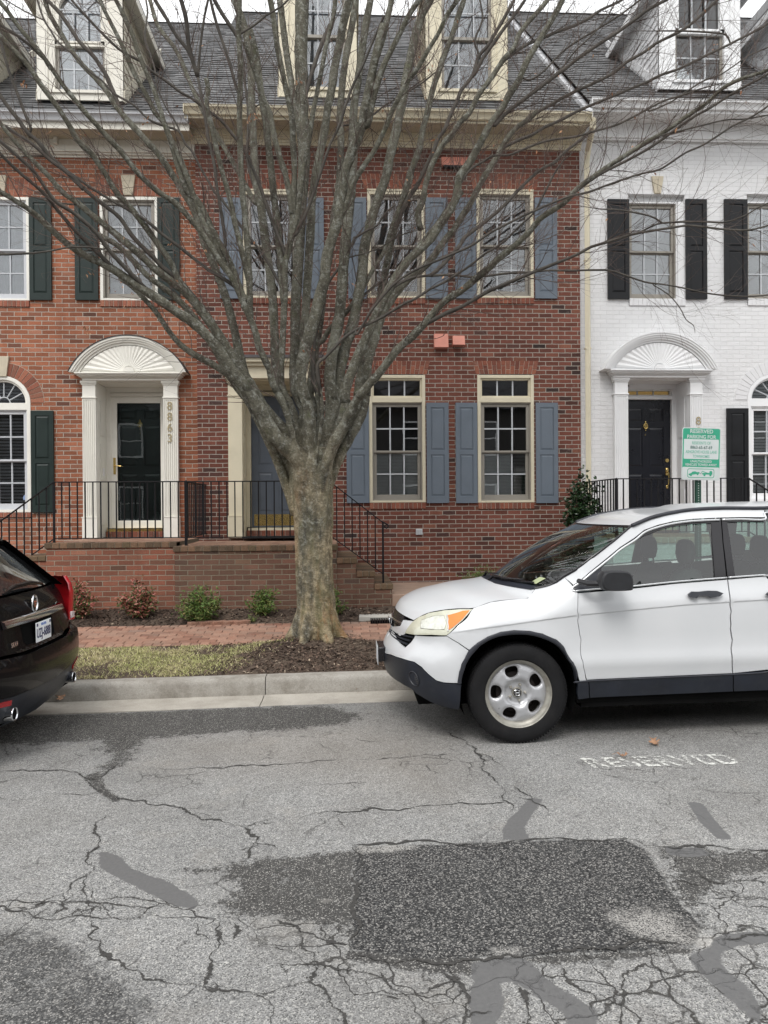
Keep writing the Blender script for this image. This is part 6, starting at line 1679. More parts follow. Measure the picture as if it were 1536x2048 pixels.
# twigs
tw = MB(); rg = random.Random(5); ntw = 0; leafpts = []
def grow(p, d, L_, r, lvl):
    global ntw
    n = max(3, int(L_/.07)); pts = [p]; rr = [r]; q = p.copy(); dd = d.copy()
    cv = Vector((rg.uniform(-1,1), rg.uniform(-1,1), rg.uniform(-.3,1)))*.06
    for i in range(n):
        dd = (dd+cv+Vector((rg.gauss(0,.10),rg.gauss(0,.10),rg.gauss(0,.10)))).normalized(); q = q+dd*(L_/n)
        if q.y < 3.2 or q.y > 11.2: break
        pts.append(q.copy()); rr.append(max(.0008, r*(1-(i+1)/n*.75)))
        if lvl < 2 and rg.random() < (.34 if lvl == 0 else .22):
            side = dd.cross(Vector((rg.uniform(-1,1),rg.uniform(-1,1),rg.uniform(-1,1)))).normalized()
            grow(q.copy(), (dd*.8+side*rg.uniform(.35,.85)).normalized(), L_*rg.uniform(.3,.6), rr[-1]*.7, lvl+1)
    if len(pts) > 2: tw.tube(pts, rr, 3, cap=False); ntw += 1
    if rg.random() < .012: leafpts.append(pts[-1])
for nm, P3, RD in allseg:
    for i in range(1, len(P3)-1):
        r = RD[i]
        px_right = P3[i].x > .5
        zc = P3[i].z
        if r > .05 and zc < 3.9: continue
        if zc < 2.9: continue
        pr = (.36 if px_right else .26) if r < .05 else .2
        L0 = (P3[i]-P3[i-1]).length
        k = L0*pr*27
        while k > 0:
            if rg.random() < k:
                tdir = (P3[i-1]-P3[i+1]).normalized()
                side = tdir.cross(Vector((rg.uniform(-1,1),rg.uniform(-1,1),rg.uniform(-1,1)))).normalized()
                up = Vector((0,0,.25))
                d = (tdir*.75+side*rg.uniform(.3,1.0)+up).normalized()
                grow(P3[i].copy(), d, rg.uniform(.25,.95)*(1.25 if px_right else 1), min(.0052, max(.0019, r*.30)), 0)
            k -= 1
o = tw.build('twigs', M['twig'], tree, smooth=180); o['kind'] = 'stuff'
# withered leaves still hanging (traced clusters)
lv = MB()
def leaf(mbx, p, s, rg_):
    ax = Vector((rg_.uniform(-1,1),rg_.uniform(-1,1),rg_.uniform(-1.6,-.2))).normalized(); sd_ = ax.cross(Vector((rg_.uniform(-1,1),rg_.uniform(-1,1),rg_.uniform(-1,1)))).normalized(); nn = ax.cross(sd_)
    c_ = rg_.uniform(-.3,.3)
    mbx.add([p, p+ax*s*.4+sd_*s*.22+nn*s*c_, p+ax*s+nn*s*c_*.6, p+ax*s*.45-sd_*s*.2+nn*s*c_],[(0,1,2),(0,2,3)])
cl = [(178,660,7),(165,650,3),(290,1150,2),(97,262,3),(52,275,3),(163,266,4),(30,305,4),(105,290,3),(145,395,3),(122,330,3),(350,335,3),(215,437,3),(500,237,9),(510,232,6),(597,160,5),(649,155,4),(405,500,6),(395,490,4),(245,567,4),(262,580,3),(280,553,5),(315,535,4),(297,548,3),(178,548,4),(345,560,5),(250,615,4),(225,575,5),(340,487,3),(356,510,3),(257,496,3),(833,30,3),(915,38,3),(870,275,3),(1434,92,3),(295,237,3),(530,650,2),(705,570,2),(600,705,2),(44,165,5),(50,168,4),(285,240,3)]
for x, y, n in cl:
    for k in range(n): leaf(lv, at(x+rg.uniform(-7,7), y+rg.uniform(-7,7), TY+rg.uniform(-.5,.3)), rg.uniform(.03,.055), rg)
for p in leafpts: leaf(lv, p, .045, rg)
t = NT('dead_leaf'); g = t.N('NewGeometry').outputs['Random Per Island']
M['deadleaf'] = t.set(col=t.ramp(g, [(0,(.18,.075,.035)),(.5,(.34,.16,.08)),(1,(.50,.30,.17))]), rough=.8)
o = lv.build('withered_leaves', M['deadleaf'], tree); o['kind'] = 'stuff'
print('twigs', ntw, len(tw.f))
# ================================================================== WHITE SUV
CX0, CYC, CZ0 = 1.266, 6.41, .019
t = NT('car_paint_white'); c = t.coord('Object')
pc = t.ramp(t.noise(c, 1.6, 6), [(.3,(.565,.58,.595)),(.7,(.61,.62,.632))])
pc = t.mix(t.ramp(t.noise(c, 5, 9, .75), [(.58,0),(.8,.10)]), pc, (.5,.48,.43))
M['cw'] = t.set(col=pc, rough=.32, coat=.6, crough=.08, spec=.5)
M['chrome'] = mono('chrome', (.75,.76,.78), .12, .05, 5, metal=1)
M['trim_bright'] = mono('bright_trim', (.62,.63,.64), .22, .05, 5, metal=.6)
M['clad'] = mono('cladding_plastic', (.011,.014,.022), .42, .25, 6, .12, bscale=250, dirt=.25, dirtcol=(.07,.07,.07))
M['clad2'] = mono('flare_plastic', (.022,.024,.032), .5, .2, 6, .12, bscale=250, dirt=.3, dirtcol=(.09,.09,.09))
M['gloss_black'] = mono('gloss_black', (.012,.011,.013), .22, .2, 6)
M['gap'] = mono('panel_gap', (.004,.004,.004), .95, .1, 6, spec=.0)
M['tyre'] = mono('tyre_rubber', (.010,.010,.011), .8, .25, 12, .25, bscale=120, dirt=.35, dirtcol=(.028,.026,.024), spec=.25)
M['seat'] = mono('seat_fabric', (.12,.12,.125), .9, .1, 12, .3)
M['car_dark'] = mono('car_inner_dark', (.008,.008,.008), .95, .2, 5, spec=0)
M['amber'] = mono('amber_lens', (.80,.20,.02), .18, .1, 8, coat=.6)
M['red_lens'] = mono('red_lens', (.42,.012,.018), .12, .2, 6, coat=1)
t = NT('haze_lens'); c = t.coord('Object')
M['headlens'] = t.set(col=t.ramp(t.noise(c, 7, 5), [(.3,(.44,.44,.34)),(.7,(.62,.62,.50))]), rough=.22, coat=.8, nrm=t.bump(t.noise(c, 9, 3), .25, .02))
M['rim'] = None
t = NT('rim_silver'); c = t.coord('Object')
pe = t.noise(c, 10, 7, .72); w2 = t.voro(c, 5.3)
fac = t.math('MULTIPLY', t.ramp(pe, [(.60,0),(.615,1)]), t.ramp(t.noise(c, 3.4, 2), [(.50,0),(.54,1)]))
M['rim'] = t.set(col=t.mix(fac, (.44,.445,.46), (.035,.03,.03)), rough=t.mix(fac, (.30,.30,.30), (.8,.8,.8)), metal=t.mix(fac, (.3,.3,.3), (0,0,0)))
M['rim_lip'] = mono('rim_lip', (.40,.385,.34), .45, .2, 16, metal=.5, dirt=.6, dirtcol=(.12,.08,.05))
M['glass_car'] = glass_mat('car_glass', (.52,.66,.61), 1.0, 1.62)
M['gloss_glass'] = mono('privacy_glass', (.012,.013,.014), .04, .1, 3, coat=1)
M['glass_dark'] = M['gloss_glass']

class Car:
    """side surface = half width as a function of length and height, rounded off in plan at nose and tail"""
    def __init__(s, x0, yc, z0, nose, tail, Wf, Lf, Lr, flip=1):
        s.x0, s.yc, s.z0 = x0, yc, z0; s.Wf = Wf; s.Lf, s.Lr = Lf, Lr; s.k = .75
        s.nz = sorted([(z, x) for x, z in nose]); s.tz = sorted([(z, x) for x, z in tail])
    def xF(s, z): return interp(z, [q[0] for q in s.nz], [q[1] for q in s.nz])
    def xT(s, z): return interp(z, [q[0] for q in s.tz], [q[1] for q in s.tz])
    def half(s, x, z):
        W = s.Wf(x, z); a = x-s.xF(z); b = s.xT(z)-x
        if a <= 0 or b <= 0: return 0.
        if a < s.Lf: return W*math.sqrt(max(0, 1-(1-a/s.Lf)**2))
        if b < s.Lr: return W*math.sqrt(max(0, 1-(1-b/s.Lr)**2))
        return W
    def w2l(s, p): lx = p.x-s.x0; return lx, p.y-s.yc, p.z-s.z0-SL*lx
    def l2w(s, lx, ly, lz): return Vector((s.x0+lx, s.yc+ly, s.z0+SL*lx+lz))
    def hit(s, px, py):
        global CREASE_ON
        CREASE_ON = False
        try: return s._hit(px, py)
        finally: CREASE_ON = True
    def _hit(s, px, py):
        def g(Y): lx, ly, lz = s.w2l(at(px, py, Y)); return -ly-s.half(lx, lz), lx, lz
        Y = s.yc-1.05; last = Y
        while Y < s.yc+.001:
            v, lx, lz = g(Y)
            if v < 0 or Y >= s.yc-.0005: break
            last = Y; Y += .02
        else:
            Y = s.yc
        v, lx, lz = g(min(Y, s.yc))
        if v >= 0: v, lx, lz = g(s.yc); return max(lx, s.xF(lz)), lz
        a, b = last, Y
        for _ in range(24):
            m_ = (a+b)/2
            if g(m_)[0] > 0: a = m_
            else: b = m_
        _, lx, lz = g(a); return lx, lz
    def UM(s, z): return (s.xT(z)-s.Lr)-(s.xF(z)+s.Lf)
    def toU(s, x, z):
        a = x-s.xF(z); b = s.xT(z)-x
        if a < s.Lf: return (math.acos(max(-1,min(1,1-max(a,0)/s.Lf)))-math.pi/2)*s.k
        if b < s.Lr: return s.UM(z)+(math.pi/2-math.acos(max(-1,min(1,1-max(b,0)/s.Lr))))*s.k
        return a-s.Lf
    def P(s, U, z, off=0):
        um = s.UM(z)
        if U < 0:
            th = math.pi/2+max(U,-s.k*math.pi/2)/s.k; x = s.xF(z)+s.Lf*(1-math.cos(th)); return (x, s.Wf(x,z)*math.sin(th))
        if U > um:
            th = math.pi/2-min(U-um, s.k*math.pi/2)/s.k; x = s.xT(z)-s.Lr*(1-math.cos(th)); return (x, s.Wf(x,z)*math.sin(th))
        x = s.xF(z)+s.Lf+U; return (x, s.Wf(x,z))
    def P3(s, U, z, off=0, side=-1):
        x, y = s.P(U, z)
        if off:
            e = .004; xa, ya = s.P(U-e, z); xb, yb = s.P(U+e, z); tx, ty = xb-xa, yb-ya
            n = math.hypot(tx, ty) or 1; nx_, ny_ = -ty/n, tx/n
            x += nx_*off; y += ny_*off
        return (x, max(y, 0.0)*side if False else y*side, z)
    def dom(s, pts):
        out = []
        for p in pts:
            if p[0] == 'l': out.append((s.toU(p[1], p[2]), p[2]))
            elif p[0] == 't': out.append((s.UM(p[2])+p[1], p[2]))
            else:
                x, z = s.hit(p[0], p[1]); out.append((s.toU(x, z), z))
        q = [out[0]]
        for p in out[1:]:
            if math.hypot(p[0]-q[-1][0], p[1]-q[-1][1]) > .002: q.append(p)
        if len(q) > 2 and math.hypot(q[0][0]-q[-1][0], q[0][1]-q[-1][1]) < .002: q.pop()
        return q
    def panel(s, name, pts, mat, parent, off=0, thick=.014, holes=(), step=.035, side=-1, smooth=35, gap=.0022, rows=(), raw=False, rim=True):
        outer = pts if raw else s.dom(pts)
        outer = densify(outer, .025)
        # shrink by the panel gap
        if gap:
            n = len(outer); ar = sum(outer[i][0]*outer[(i+1)%n][1]-outer[(i+1)%n][0]*outer[i][1] for i in range(n)); sg = 1 if ar > 0 else -1
            o2 = []
            for i in range(n):
                a, b = outer[i-1], outer[(i+1)%n]; dx_, dz_ = b[0]-a[0], b[1]-a[1]; L_ = math.hypot(dx_, dz_) or 1
                o2.append((outer[i][0]-dz_/L_*gap*sg, outer[i][1]+dx_/L_*gap*sg))
            outer = o2
        hl = [densify(h if raw else s.dom(h), .025) for h in holes]
        lines = []
        for rfun in rows:
            u0_, u1_ = min(p[0] for p in outer), max(p[0] for p in outer); nn_ = int((u1_-u0_)/.03)+1
            for dz_ in (-.009, -.006, -.001, .004, .010): lines.append([(u0_+(u1_-u0_)*i/nn_, rfun(u0_+(u1_-u0_)*i/nn_)+dz_) for i in range(nn_+1)])
        v, tr = cdt_fill(outer, hl, step, (), lines)
        mb = MB(); vs = [s.P3(p[0], p[1], off, side) for p in v]
        fs = [tuple(t_) if side < 0 else tuple(t_)[::-1] for t_ in tr]
        # orientation fix: cdt gives ccw in (U,z) which faces -Y for side=-1
        b = mb.add(vs, fs)
        if rim:
            for loop in [outer]+hl:
                n = len(loop)
                A = [s.P3(p[0], p[1], off, side) for p in loop]; B = [s.P3(p[0], p[1], off-thick, side) for p in loop]
                mb.add(A+B, [(i,(i+1)%n,n+(i+1)%n,n+i) for i in range(n)])
        mb.v = [tuple(s.l2w(*q)) if False else q for q in mb.v]
        o = s.build(mb, name, mat, parent, smooth)
        return o
    def build(s, mb, name, mat, parent, smooth=35, bevel=0):
        """verts are car-local; the root empty carries location and pitch"""
        me_org = root_of(parent).location
        mb.v = [(q[0]+me_org.x, q[1]+me_org.y, q[2]+me_org.z) for q in mb.v]
        return mb.build(name, mat, parent, smooth=smooth, bevel=bevel)

def w_l(px, py, Y, zoff=0):
    p = at(px, py, Y); lx = p.x-CX0; return (lx, p.z-CZ0-SL*lx)
nose_px = [(790,1372),(776,1345),(769,1318),(768,1300),(769.5,1286),(775,1275),(784,1262),(787,1252),(786,1240),(792,1221),(796,1212)]
nose = [w_l(x,y,CYC) for x,y in nose_px]
tail = [(3.50,.25),(3.58,.40),(3.60,.60),(3.58,.80),(3.54,1.0),(3.48,1.15),(3.38,1.35),(3.26,1.52),(3.18,1.62)]
_hx = [w_l(x,y,5.62) for x,y in [(831,1240),(862,1225),(893,1219),(950,1215),(985,1204),(1020,1199),(1060,1196)]]
def ze_hood(x): return interp(x, [p[0] for p in _hx]+[.30,.5], [p[1] for p in _hx]+[1.09,1.12])
Wt = [(.15,.82),(.30,.872),(.42,.893),(.50,.903),(.57,.917),(.60,.914),(.66,.899),(.74,.892),(.84,.891),(.93,.888),(1.00,.880),(1.05,.868),(1.10,.853),(1.2,.828),(1.35,.778),(1.5,.722),(1.58,.69),(1.63,.655),(1.68,.60),(1.8,.5)]
_wz = [a for a,b in Wt]; _ww = [b for a,b in Wt]
def crease(x): return interp(x, [-.62,-.31,.2,.47,1.25,2.0,3.0,3.6], [.80,.845,.90,.925,.975,1.0,1.02,1.03])
def sstep(a, b, x): t_ = max(0, min(1, (x-a)/(b-a))); return t_*t_*(3-2*t_)
CREASE_ON = True
def CW(x, z):
    wd = float(np.interp(z, _wz, _ww))
    f = 1-sstep(.15, .55, x)
    if f > 0:
        wf = float(np.interp(z, [.15,.3,.45,.6,.75,.9,1.2], [.84,.885,.905,.912,.908,.900,.89]))
        d = z-ze_hood(x)
        if d > -.17: wf -= .135*((d+.17)/.17)**2.0
        wd = wd*(1-f)+max(wf,.5)*f
    # swell round the wheels
    for wx in (0., 2.62):
        r = math.hypot(x-wx, z-.36); wd += .012*math.exp(-((r-.44)/.10)**2)*(1 if z < .95 else 0)
    zc = crease(x); fade = sstep(-.75,-.2,x)
    if CREASE_ON: wd += .007*fade*(sstep(zc-.007, zc+.004, z)*(1-sstep(zc+.01, zc+.13, z)))
    return wd
SUV = Car(CX0, CYC, CZ0, nose, tail, CW, .50, .35)
suv = thing('parked_suv', 'white compact SUV with worn silver wheels parked at the kerb', 'car', (CX0, CYC, CZ0))
suv.rotation_euler = (0, -math.atan(SL), 0)
def zl(z): return z+.045*max(0, min(1, (z-.45)/.3))
L = lambda x, z: ('l', x, zl(z))
T = lambda v, z: ('t', v, zl(z))
# outline pieces (photo pixels)
ARCH_O = [(916.7,1366.6),(919,1352),(923,1338),(932,1317),(941,1300),(958,1286),(979,1273.5),(1005,1264),(1031,1260.6),(1062,1262),(1088,1267.6),(1116,1279.6),(1132,1297),(1149,1325),(1157,1345),(1161,1362)]
ARCH_I = [(925,1367),(927,1352),(932,1338),(945,1312),(958,1298),(971,1287),(997,1274.5),(1031,1269.4),(1062,1270.5),(1088,1277),(1116,1290.6),(1132,1308),(1146,1330),(1152,1345),(1155,1363)]
FR_EDGE = [(1176,1360),(1172,1345),(1168,1322),(1164,1290),(1162,1262),(1159,1240),(1158.5,1222),(1160,1200),(1160.5,1186)]
REAR_EDGE = [(1459.5,1159),(1461,1175),(1462.3,1190),(1463.3,1210),(1464,1230),(1464.6,1250),(1465,1270),(1465.4,1290),(1465.8,1310),(1466.2,1328),(1467,1346.6)]
DOORTOP = [(1151,1172),(1165,1162),(1183,1146.5),(1222,1115),(1245,1096),(1274.5,1077),(1294.6,1061),(1324,1050.5),(1353,1043.6),(1392,1039),(1445,1036.5)]
WS_EDGE = [(1074,1177.5),(1102.7,1171),(1118,1164.5),(1132.6,1154),(1157,1140),(1196,1111),(1235,1081),(1269,1052)]
HOOD_E = [(831,1240),(843,1233),(862,1224.6),(893,1219),(920,1216.5),(951,1215.5),(985,1204),(1020,1199),(1060,1196)]
def crU(u): return crease(u+SUV.xF(.9)+SUV.Lf)
for side in (-1, 1):
    S = dict(side=side)
    # front fender
    SUV.panel('front_fender', [(896,1271.5),(915,1283),(941,1300)]+ARCH_O[5:]+[(1175,1361)]+FR_EDGE[1:]+[(1149,1177),(1150,1172),(1142,1163)]+WS_EDGE[3::-1]+[(1068,1186)]+HOOD_E[::-1][:4]+[(940,1232),(920,1250)], M['cw'], suv, rows=(crU,), **S)
    SUV.panel('front_bumper', [(833,1271),(896,1272.5),(915,1284),(940,1301),(932,1317),(923,1338),(917,1366),(890.6,1365),(875,1361),(859,1348),(846,1334),(831,1323.6),(807,1317),(784,1309),(773,1306.6),(767,1301),(767,1289),(774,1275),(786,1261),(791,1266),(799,1284),(812,1296)], M['cw'], suv, gap=.001, **S)
    lb = SUV.panel('lower_bumper', [(766,1303),(773,1308),(784,1310.5),(807,1318.5),(831,1325),(846,1335.5),(859,1349.5),(875,1362.5),(890.6,1366.5),(916,1368),(924,1369),(922,1395),(919,1418.6),(896,1415),(865,1404),(836,1387),(825.5,1377),(802,1364),(779,1346),(769,1338),(766,1318)], M['clad'], suv, off=.006, thick=.04, gap=0, **S)
    # fog lamp recess: cup
    fc = SUV.dom([(831,1357)])[0]; mb = MB(); N_ = 24
    rings = [(1.0,.011,1),(.93,.014,1),(.86,.004,1),(.80,-.03,1),(.4,-.035,1)]
    vs = []
    for rr, of_, _ in rings:
        for k_ in range(N_):
            a = 2*math.pi*k_/N_; vs.append(SUV.P3(fc[0]+.062*rr*math.cos(a)+ (.004 if rr < .9 else 0), fc[1]+.058*rr*math.sin(a), of_, side))
    fs = []
    for i in range(len(rings)-1):
        for k_ in range(N_): q_ = (i*N_+k_, i*N_+(k_+1)%N_, (i+1)*N_+(k_+1)%N_, (i+1)*N_+k_); fs.append(q_ if side < 0 else q_[::-1])
    fs.append(tuple((len(rings)-1)*N_+k_ for k_ in range(N_)))
    mb.add(vs, fs); SUV.build(mb, 'fog_lamp_recess', M['clad2'], lb, 50)
    mb = MB()
    for k_ in range(5):
        z_ = fc[1]-.03+.015*k_; mb.tube([SUV.P3(fc[0]+.012+.005*abs(k_-2), z_, .006, side), SUV.P3(fc[0]+.05-.004*abs(k_-2), z_, .008, side)], .0035, 5)
    SUV.build(mb, 'fog_grille', M['gloss_black'], lb, 50)
    # headlight: housing shell, amber corner
    HL = [(813.5,1266.5),(828,1244),(843,1233),(862,1225),(893,1219.6),(925,1217.4),(951,1217.6),(933,1236.5),(916,1252),(901,1267.5),(896,1271),(867,1269.8),(833,1269.8)]
    hl = SUV.panel('headlight', HL, M['headlens'], suv, off=.004, thick=.03, smooth=60, **S)
    SUV.panel('amber_reflector', [(900,1230),(930,1221),(943,1220),(930,1236),(912,1252),(902,1259),(901,1245)], M['amber'], hl, off=.008, thick=.006, gap=0, smooth=60, **S)
    SUV.panel('reflector_bowl', [(848,1240),(870,1232),(892,1230),(897,1245),(893,1258),(866,1258),(846,1256)], mono('lamp_bowl%d' % side, (.62,.63,.56), .25, .15, 30, coat=.8), hl, off=.0065, thick=.004, gap=0, smooth=60, **S)
    d_ = SUV.dom([(898.5,1228.5),(899.5,1240),(901,1252),(900,1262)]); mb = MB(); mb.tube([SUV.P3(p[0], p[1], .009, side) for p in d_], .0045, 6); SUV.build(mb, 'lamp_divider', M['trim_bright'], hl, 60)
    d_ = SUV.dom([(848,1240),(870,1232),(892,1230),(897,1245),(893,1258),(866,1258),(846,1256),(847,1241)]); mb = MB(); mb.tube([SUV.P3(p[0], p[1], .007, side) for p in d_], .0022, 5); SUV.build(mb, 'bowl_edge', M['rim_lip'], hl, 60)
    SUV.panel('headlight_seal', HL, M['gap'], hl, off=-.004, thick=.004, gap=-.0035, **S)
    # grille and nose
    SUV.panel('grille_surround', [(810,1240),(830,1242.5),(820,1257),(813,1268),(803,1271.5),(795,1265),(786,1259),(782,1259),(786,1253),(804,1252)], M['cw'], suv, off=.002, thick=.02, gap=0, **S)
    gr = SUV.panel('upper_grille', [(794,1219.5),(803,1225),(811,1231),(809,1240),(804,1251),(786,1254),(780,1250),(782,1236),(788,1220)], M['gloss_black'], suv, off=-.006, thick=.02, gap=0, **S)
    lg_ = SUV.panel('lower_grille', [(782,1262),(791,1264),(810,1271),(833,1270.5),(822,1284),(812,1295),(798,1284),(786,1275)], M['gap'], suv, off=-.022, thick=.02, gap=0, **S)
    mb = MB()
    for (a, b) in (((789,1263),(829,1275)),((790,1269),(822,1282)),((793,1276),(817,1289))):
        pa, pb = SUV.dom([a, b]); pts_ = [SUV.P3(pa[0]-.3+(pb[0]-pa[0]+.3)*i/8, pa[1]+(pb[1]-pa[1])*(i/8)**2, -.006, side) for i in range(9)]
        pts_ = [q for q in pts_ if abs(q[1]) > .01]
        mb.tube(pts_, .010, 6, flat=.7)
    SUV.build(mb, 'grille_bars', M['clad'], lg_, 60)
    # arch flare
    ao = SUV.dom(ARCH_O); ai = SUV.dom(ARCH_I); mb = MB()
    ao2, ai2 = smooth_poly(ao, sub=3), smooth_poly(ai, sub=3); n = min(len(ao2), len(ai2)); vs = []
    for i in range(n):
        o_, i_ = ao2[i], ai2[i]
        for f_, of_ in ((0,-.002),(.04,.012),(.45,.016),(.9,.010),(1,.0),(1.0,-.05)): vs.append(SUV.P3(o_[0]+(i_[0]-o_[0])*f_, o_[1]+(i_[1]-o_[1])*f_, of_, side))
    mb.add(vs, [((i*6+k_, (i+1)*6+k_, (i+1)*6+k_+1, i*6+k_+1) if side > 0 else (i*6+k_, i*6+k_+1, (i+1)*6+k_+1, (i+1)*6+k_)) for i in range(n-1) for k_ in range(5)])
    SUV.build(mb, 'wheel_arch_trim', M['clad2'], suv, 60)
    # rear arch flare in local coordinates
    mb = MB(); vs = []; n = 30
    for i in range(n+1):
        a = math.pi*(1.08-1.16*i/n)
        for rr, of_ in ((.475,-.002),(.468,.012),(.452,.016),(.438,.010),(.432,0),(.432,-.05)):
            x_, z_ = 2.62+rr*math.cos(a), zl(.37+rr*math.sin(a)); vs.append(SUV.P3(SUV.toU(x_, z_), z_, of_, side))
    mb.add(vs, [((i*6+k_, (i+1)*6+k_, (i+1)*6+k_+1, i*6+k_+1) if side > 0 else (i*6+k_, i*6+k_+1, (i+1)*6+k_+1, (i+1)*6+k_)) for i in range(n) for k_ in range(5)])
    SUV.build(mb, 'wheel_arch_trim', M['clad2'], suv, 60)
    # doors
    fd = SUV.panel('front_door', FR_EDGE+[(1271,1177),(1353,1167.5),(1458,1159)]+REAR_EDGE, M['cw'], suv, rows=(crU,), **S)
    ARCR = [L(2.62+.475*math.cos(a), .37+.475*math.sin(a)) for a in [math.pi*(1-i/24) for i in range(25)]]
    rdr = [L(2.07,.49)]+[L(2.62+.475*math.cos(a), .37+.475*math.sin(a)) for a in [math.pi*(.95-.0596*i) for i in range(6)]]
    rd_ = SUV.panel('rear_door', [(x+1.2, y) for x, y in REAR_EDGE[::-1]]+[(1536,1152.5),L(1.9,1.10),L(2.42,1.13),L(2.44,.95)]+rdr[::-1], M['cw'], suv, rows=(crU,), **S)
    # window frames (black) with glass
    G1 = [(1208,1137.5),(1236,1108.5),(1265,1088),(1294.6,1072.5),(1324,1060.5),(1353,1053),(1392,1048),(1429,1046.5),(1431,1087),(1435,1155.5),(1353,1163),(1271,1170.5),(1209,1175)]
    wf = SUV.panel('window_frame', DOORTOP+[(1448,1037),(1452,1087),(1458,1156),(1353,1165),(1271,1174),(1160,1183.5),(1149,1181)], M['gloss_black'], fd, off=-.006, thick=.03, holes=[G1], step=.06, **S)
    SUV.panel('window_glass', G1, M['glass_car'], fd, off=-.016, thick=.004, gap=-.004, rim=False, smooth=180, **S)
    G2 = [(1461,1044.5),(1500,1044),(1536,1045),L(1.95,1.565),L(2.15,1.535),L(2.22,1.40),L(2.30,1.17),(1536,1150.5),(1475.5,1154.5)]
    wr = SUV.panel('window_frame', [(1449,1036.8),(1490,1035.8),(1536,1036),L(2.0,1.60),L(2.22,1.57),L(2.33,1.40),L(2.42,1.155),L(1.9,1.13),(1536,1151.5),(1460,1157),(1453,1087)], M['gloss_black'], rd_, off=-.006, thick=.03, holes=[G2], step=.06, **S)
    SUV.panel('window_glass', G2, M['glass_car'], rd_, off=-.016, thick=.004, gap=-.004, rim=False, smooth=180, **S)
    # bright strips: belt and round the window top
    def bead(pts_, r, mat, par, nm, off=.004):
        d_ = smooth_poly(SUV.dom(pts_), sub=4); mb_ = MB(); mb_.tube([SUV.P3(p[0], p[1], off, side) for p in d_], r, 6); SUV.build(mb_, nm, mat, par, 180)
    bead([(1149,1180.5),(1156,1182.5),(1162,1181),(1208,1177),(1271,1172),(1353,1163.5),(1458,1155)], .007, M['trim_bright'], fd, 'belt_trim')
    bead([(1461,1154.8),(1500,1151.8),(1536,1149.5),L(1.9,1.125),L(2.42,1.15)], .007, M['trim_bright'], rd_, 'belt_trim')
    top_ = [(1149,1180),(1150,1175.5),(1154,1172),(1167,1163.5),(1185,1148.5),(1224,1117.5),(1247,1098.5),(1276,1080),(1296,1064),(1325,1053.5),(1354,1046.8),(1393,1042),(1446,1039.5)]
    bead(top_, .0095, M['trim_bright'], fd, 'upper_trim', .0)
    bead([(1450,1039.3),(1490,1038.5),(1536,1038.8),L(2.0,1.59),L(2.21,1.56),L(2.32,1.40),L(2.41,1.165)], .0095, M['trim_bright'], rd_, 'upper_trim', .0)
    # mirror sail + mirror
    SUV.panel('mirror_sail', [(1153,1179.5),(1160,1168),(1185,1150),(1205,1138.5),(1207.5,1174.5),(1162,1180)], M['clad2'], fd, off=.002, thick=.01, gap=0, **S)
    if True:
        Ym = 5.33
        def ml(px, py, y): 
            p = at(px, py, Ym); lx, _, lz = SUV.w2l(p); return (lx, (y)*(-side)*-1 if False else y*side*1.0, lz)
        sh = [(1205,1165),(1207,1152),(1213,1144.5),(1225,1141.8),(1250,1142),(1262,1144),(1268,1151),(1270.5,1165),(1269,1176),(1264,1181),(1225,1182),(1210,1178)]
        secs = [(-1.115,.86),(-1.105,.96),(-1.06,1.0),(-.99,.96),(-.95,.84)]
        cxm = sum(p[0] for p in sh)/len(sh); cym = sum(p[1] for p in sh)/len(sh); mb = MB(); n = len(sh)*3
        shs = smooth_poly(sh, True, 3); vs = []
        for yy, sc in secs:
            for p in shs: vs.append(ml(cxm+(p[0]-cxm)*sc, cym+(p[1]-cym)*sc, abs(yy)))
        fs = []
        for i in range(len(secs)-1):
            for k_ in range(n): q_ = (i*n+k_, i*n+(k_+1)%n, (i+1)*n+(k_+1)%n, (i+1)*n+k_); fs.append(q_[::-1] if side < 0 else q_)
        fs += [tuple(range(n)) if side > 0 else tuple(range(n))[::-1], tuple((len(secs)-1)*n+k_ for k_ in range(n))]
        mb.add(vs, fs); mo_ = SUV.build(mb, 'wing_mirror', M['asph_black'], fd, 40)
        mb = MB(); a = ml(1181,1168,.90); b = ml(1212,1170,1.0); c_ = ml(1250,1176,1.06); mb.tube([ml(1178,1166,.885), a, ml(1195,1171,.95), b, ml(1230,1174.5,1.03), c_, ml(1262,1176,1.06)], [.020,.026,.028,.03,.027,.024,.018], 10, flat=.8)
        SUV.build(mb, 'mirror_base', M['gloss_black'], mo_, 60)
    # handles
    for nm_, par, pts_, cup in (('door_handle', fd, [(1377,1188),(1384.5,1182.4),(1400,1182.5),(1417,1180.5),(1435,1181),(1446,1185.5),(1439,1191),(1420.5,1194),(1417,1191.5),(1412,1190.2),(1400,1190.2),(1395,1192),(1393,1195.5),(1380.5,1193)], (1405,1188)),):
        SUV.panel('handle_cup', [(1391,1182),(1397,1177.5),(1409,1176.8),(1417,1180),(1420,1190),(1414,1196),(1405,1197.5),(1396,1196)], M['cw'], par, off=-.001, thick=.006, gap=0, rim=True, **S)
        SUV.panel(nm_, pts_, M['clad'], par, off=.036, thick=.022, gap=0, **S)
    hd_ = [(1.98+a_, 1.0+b_) for a_, b_ in ((-.13,-.01),(-.10,.012),(0,.018),(.11,.013),(.13,0),(.10,-.018),(0,-.022),(-.1,-.022))]
    SUV.panel('door_handle', [L(*p) for p in hd_], M['clad'], rd_, off=.036, thick=.022, gap=0, **S)
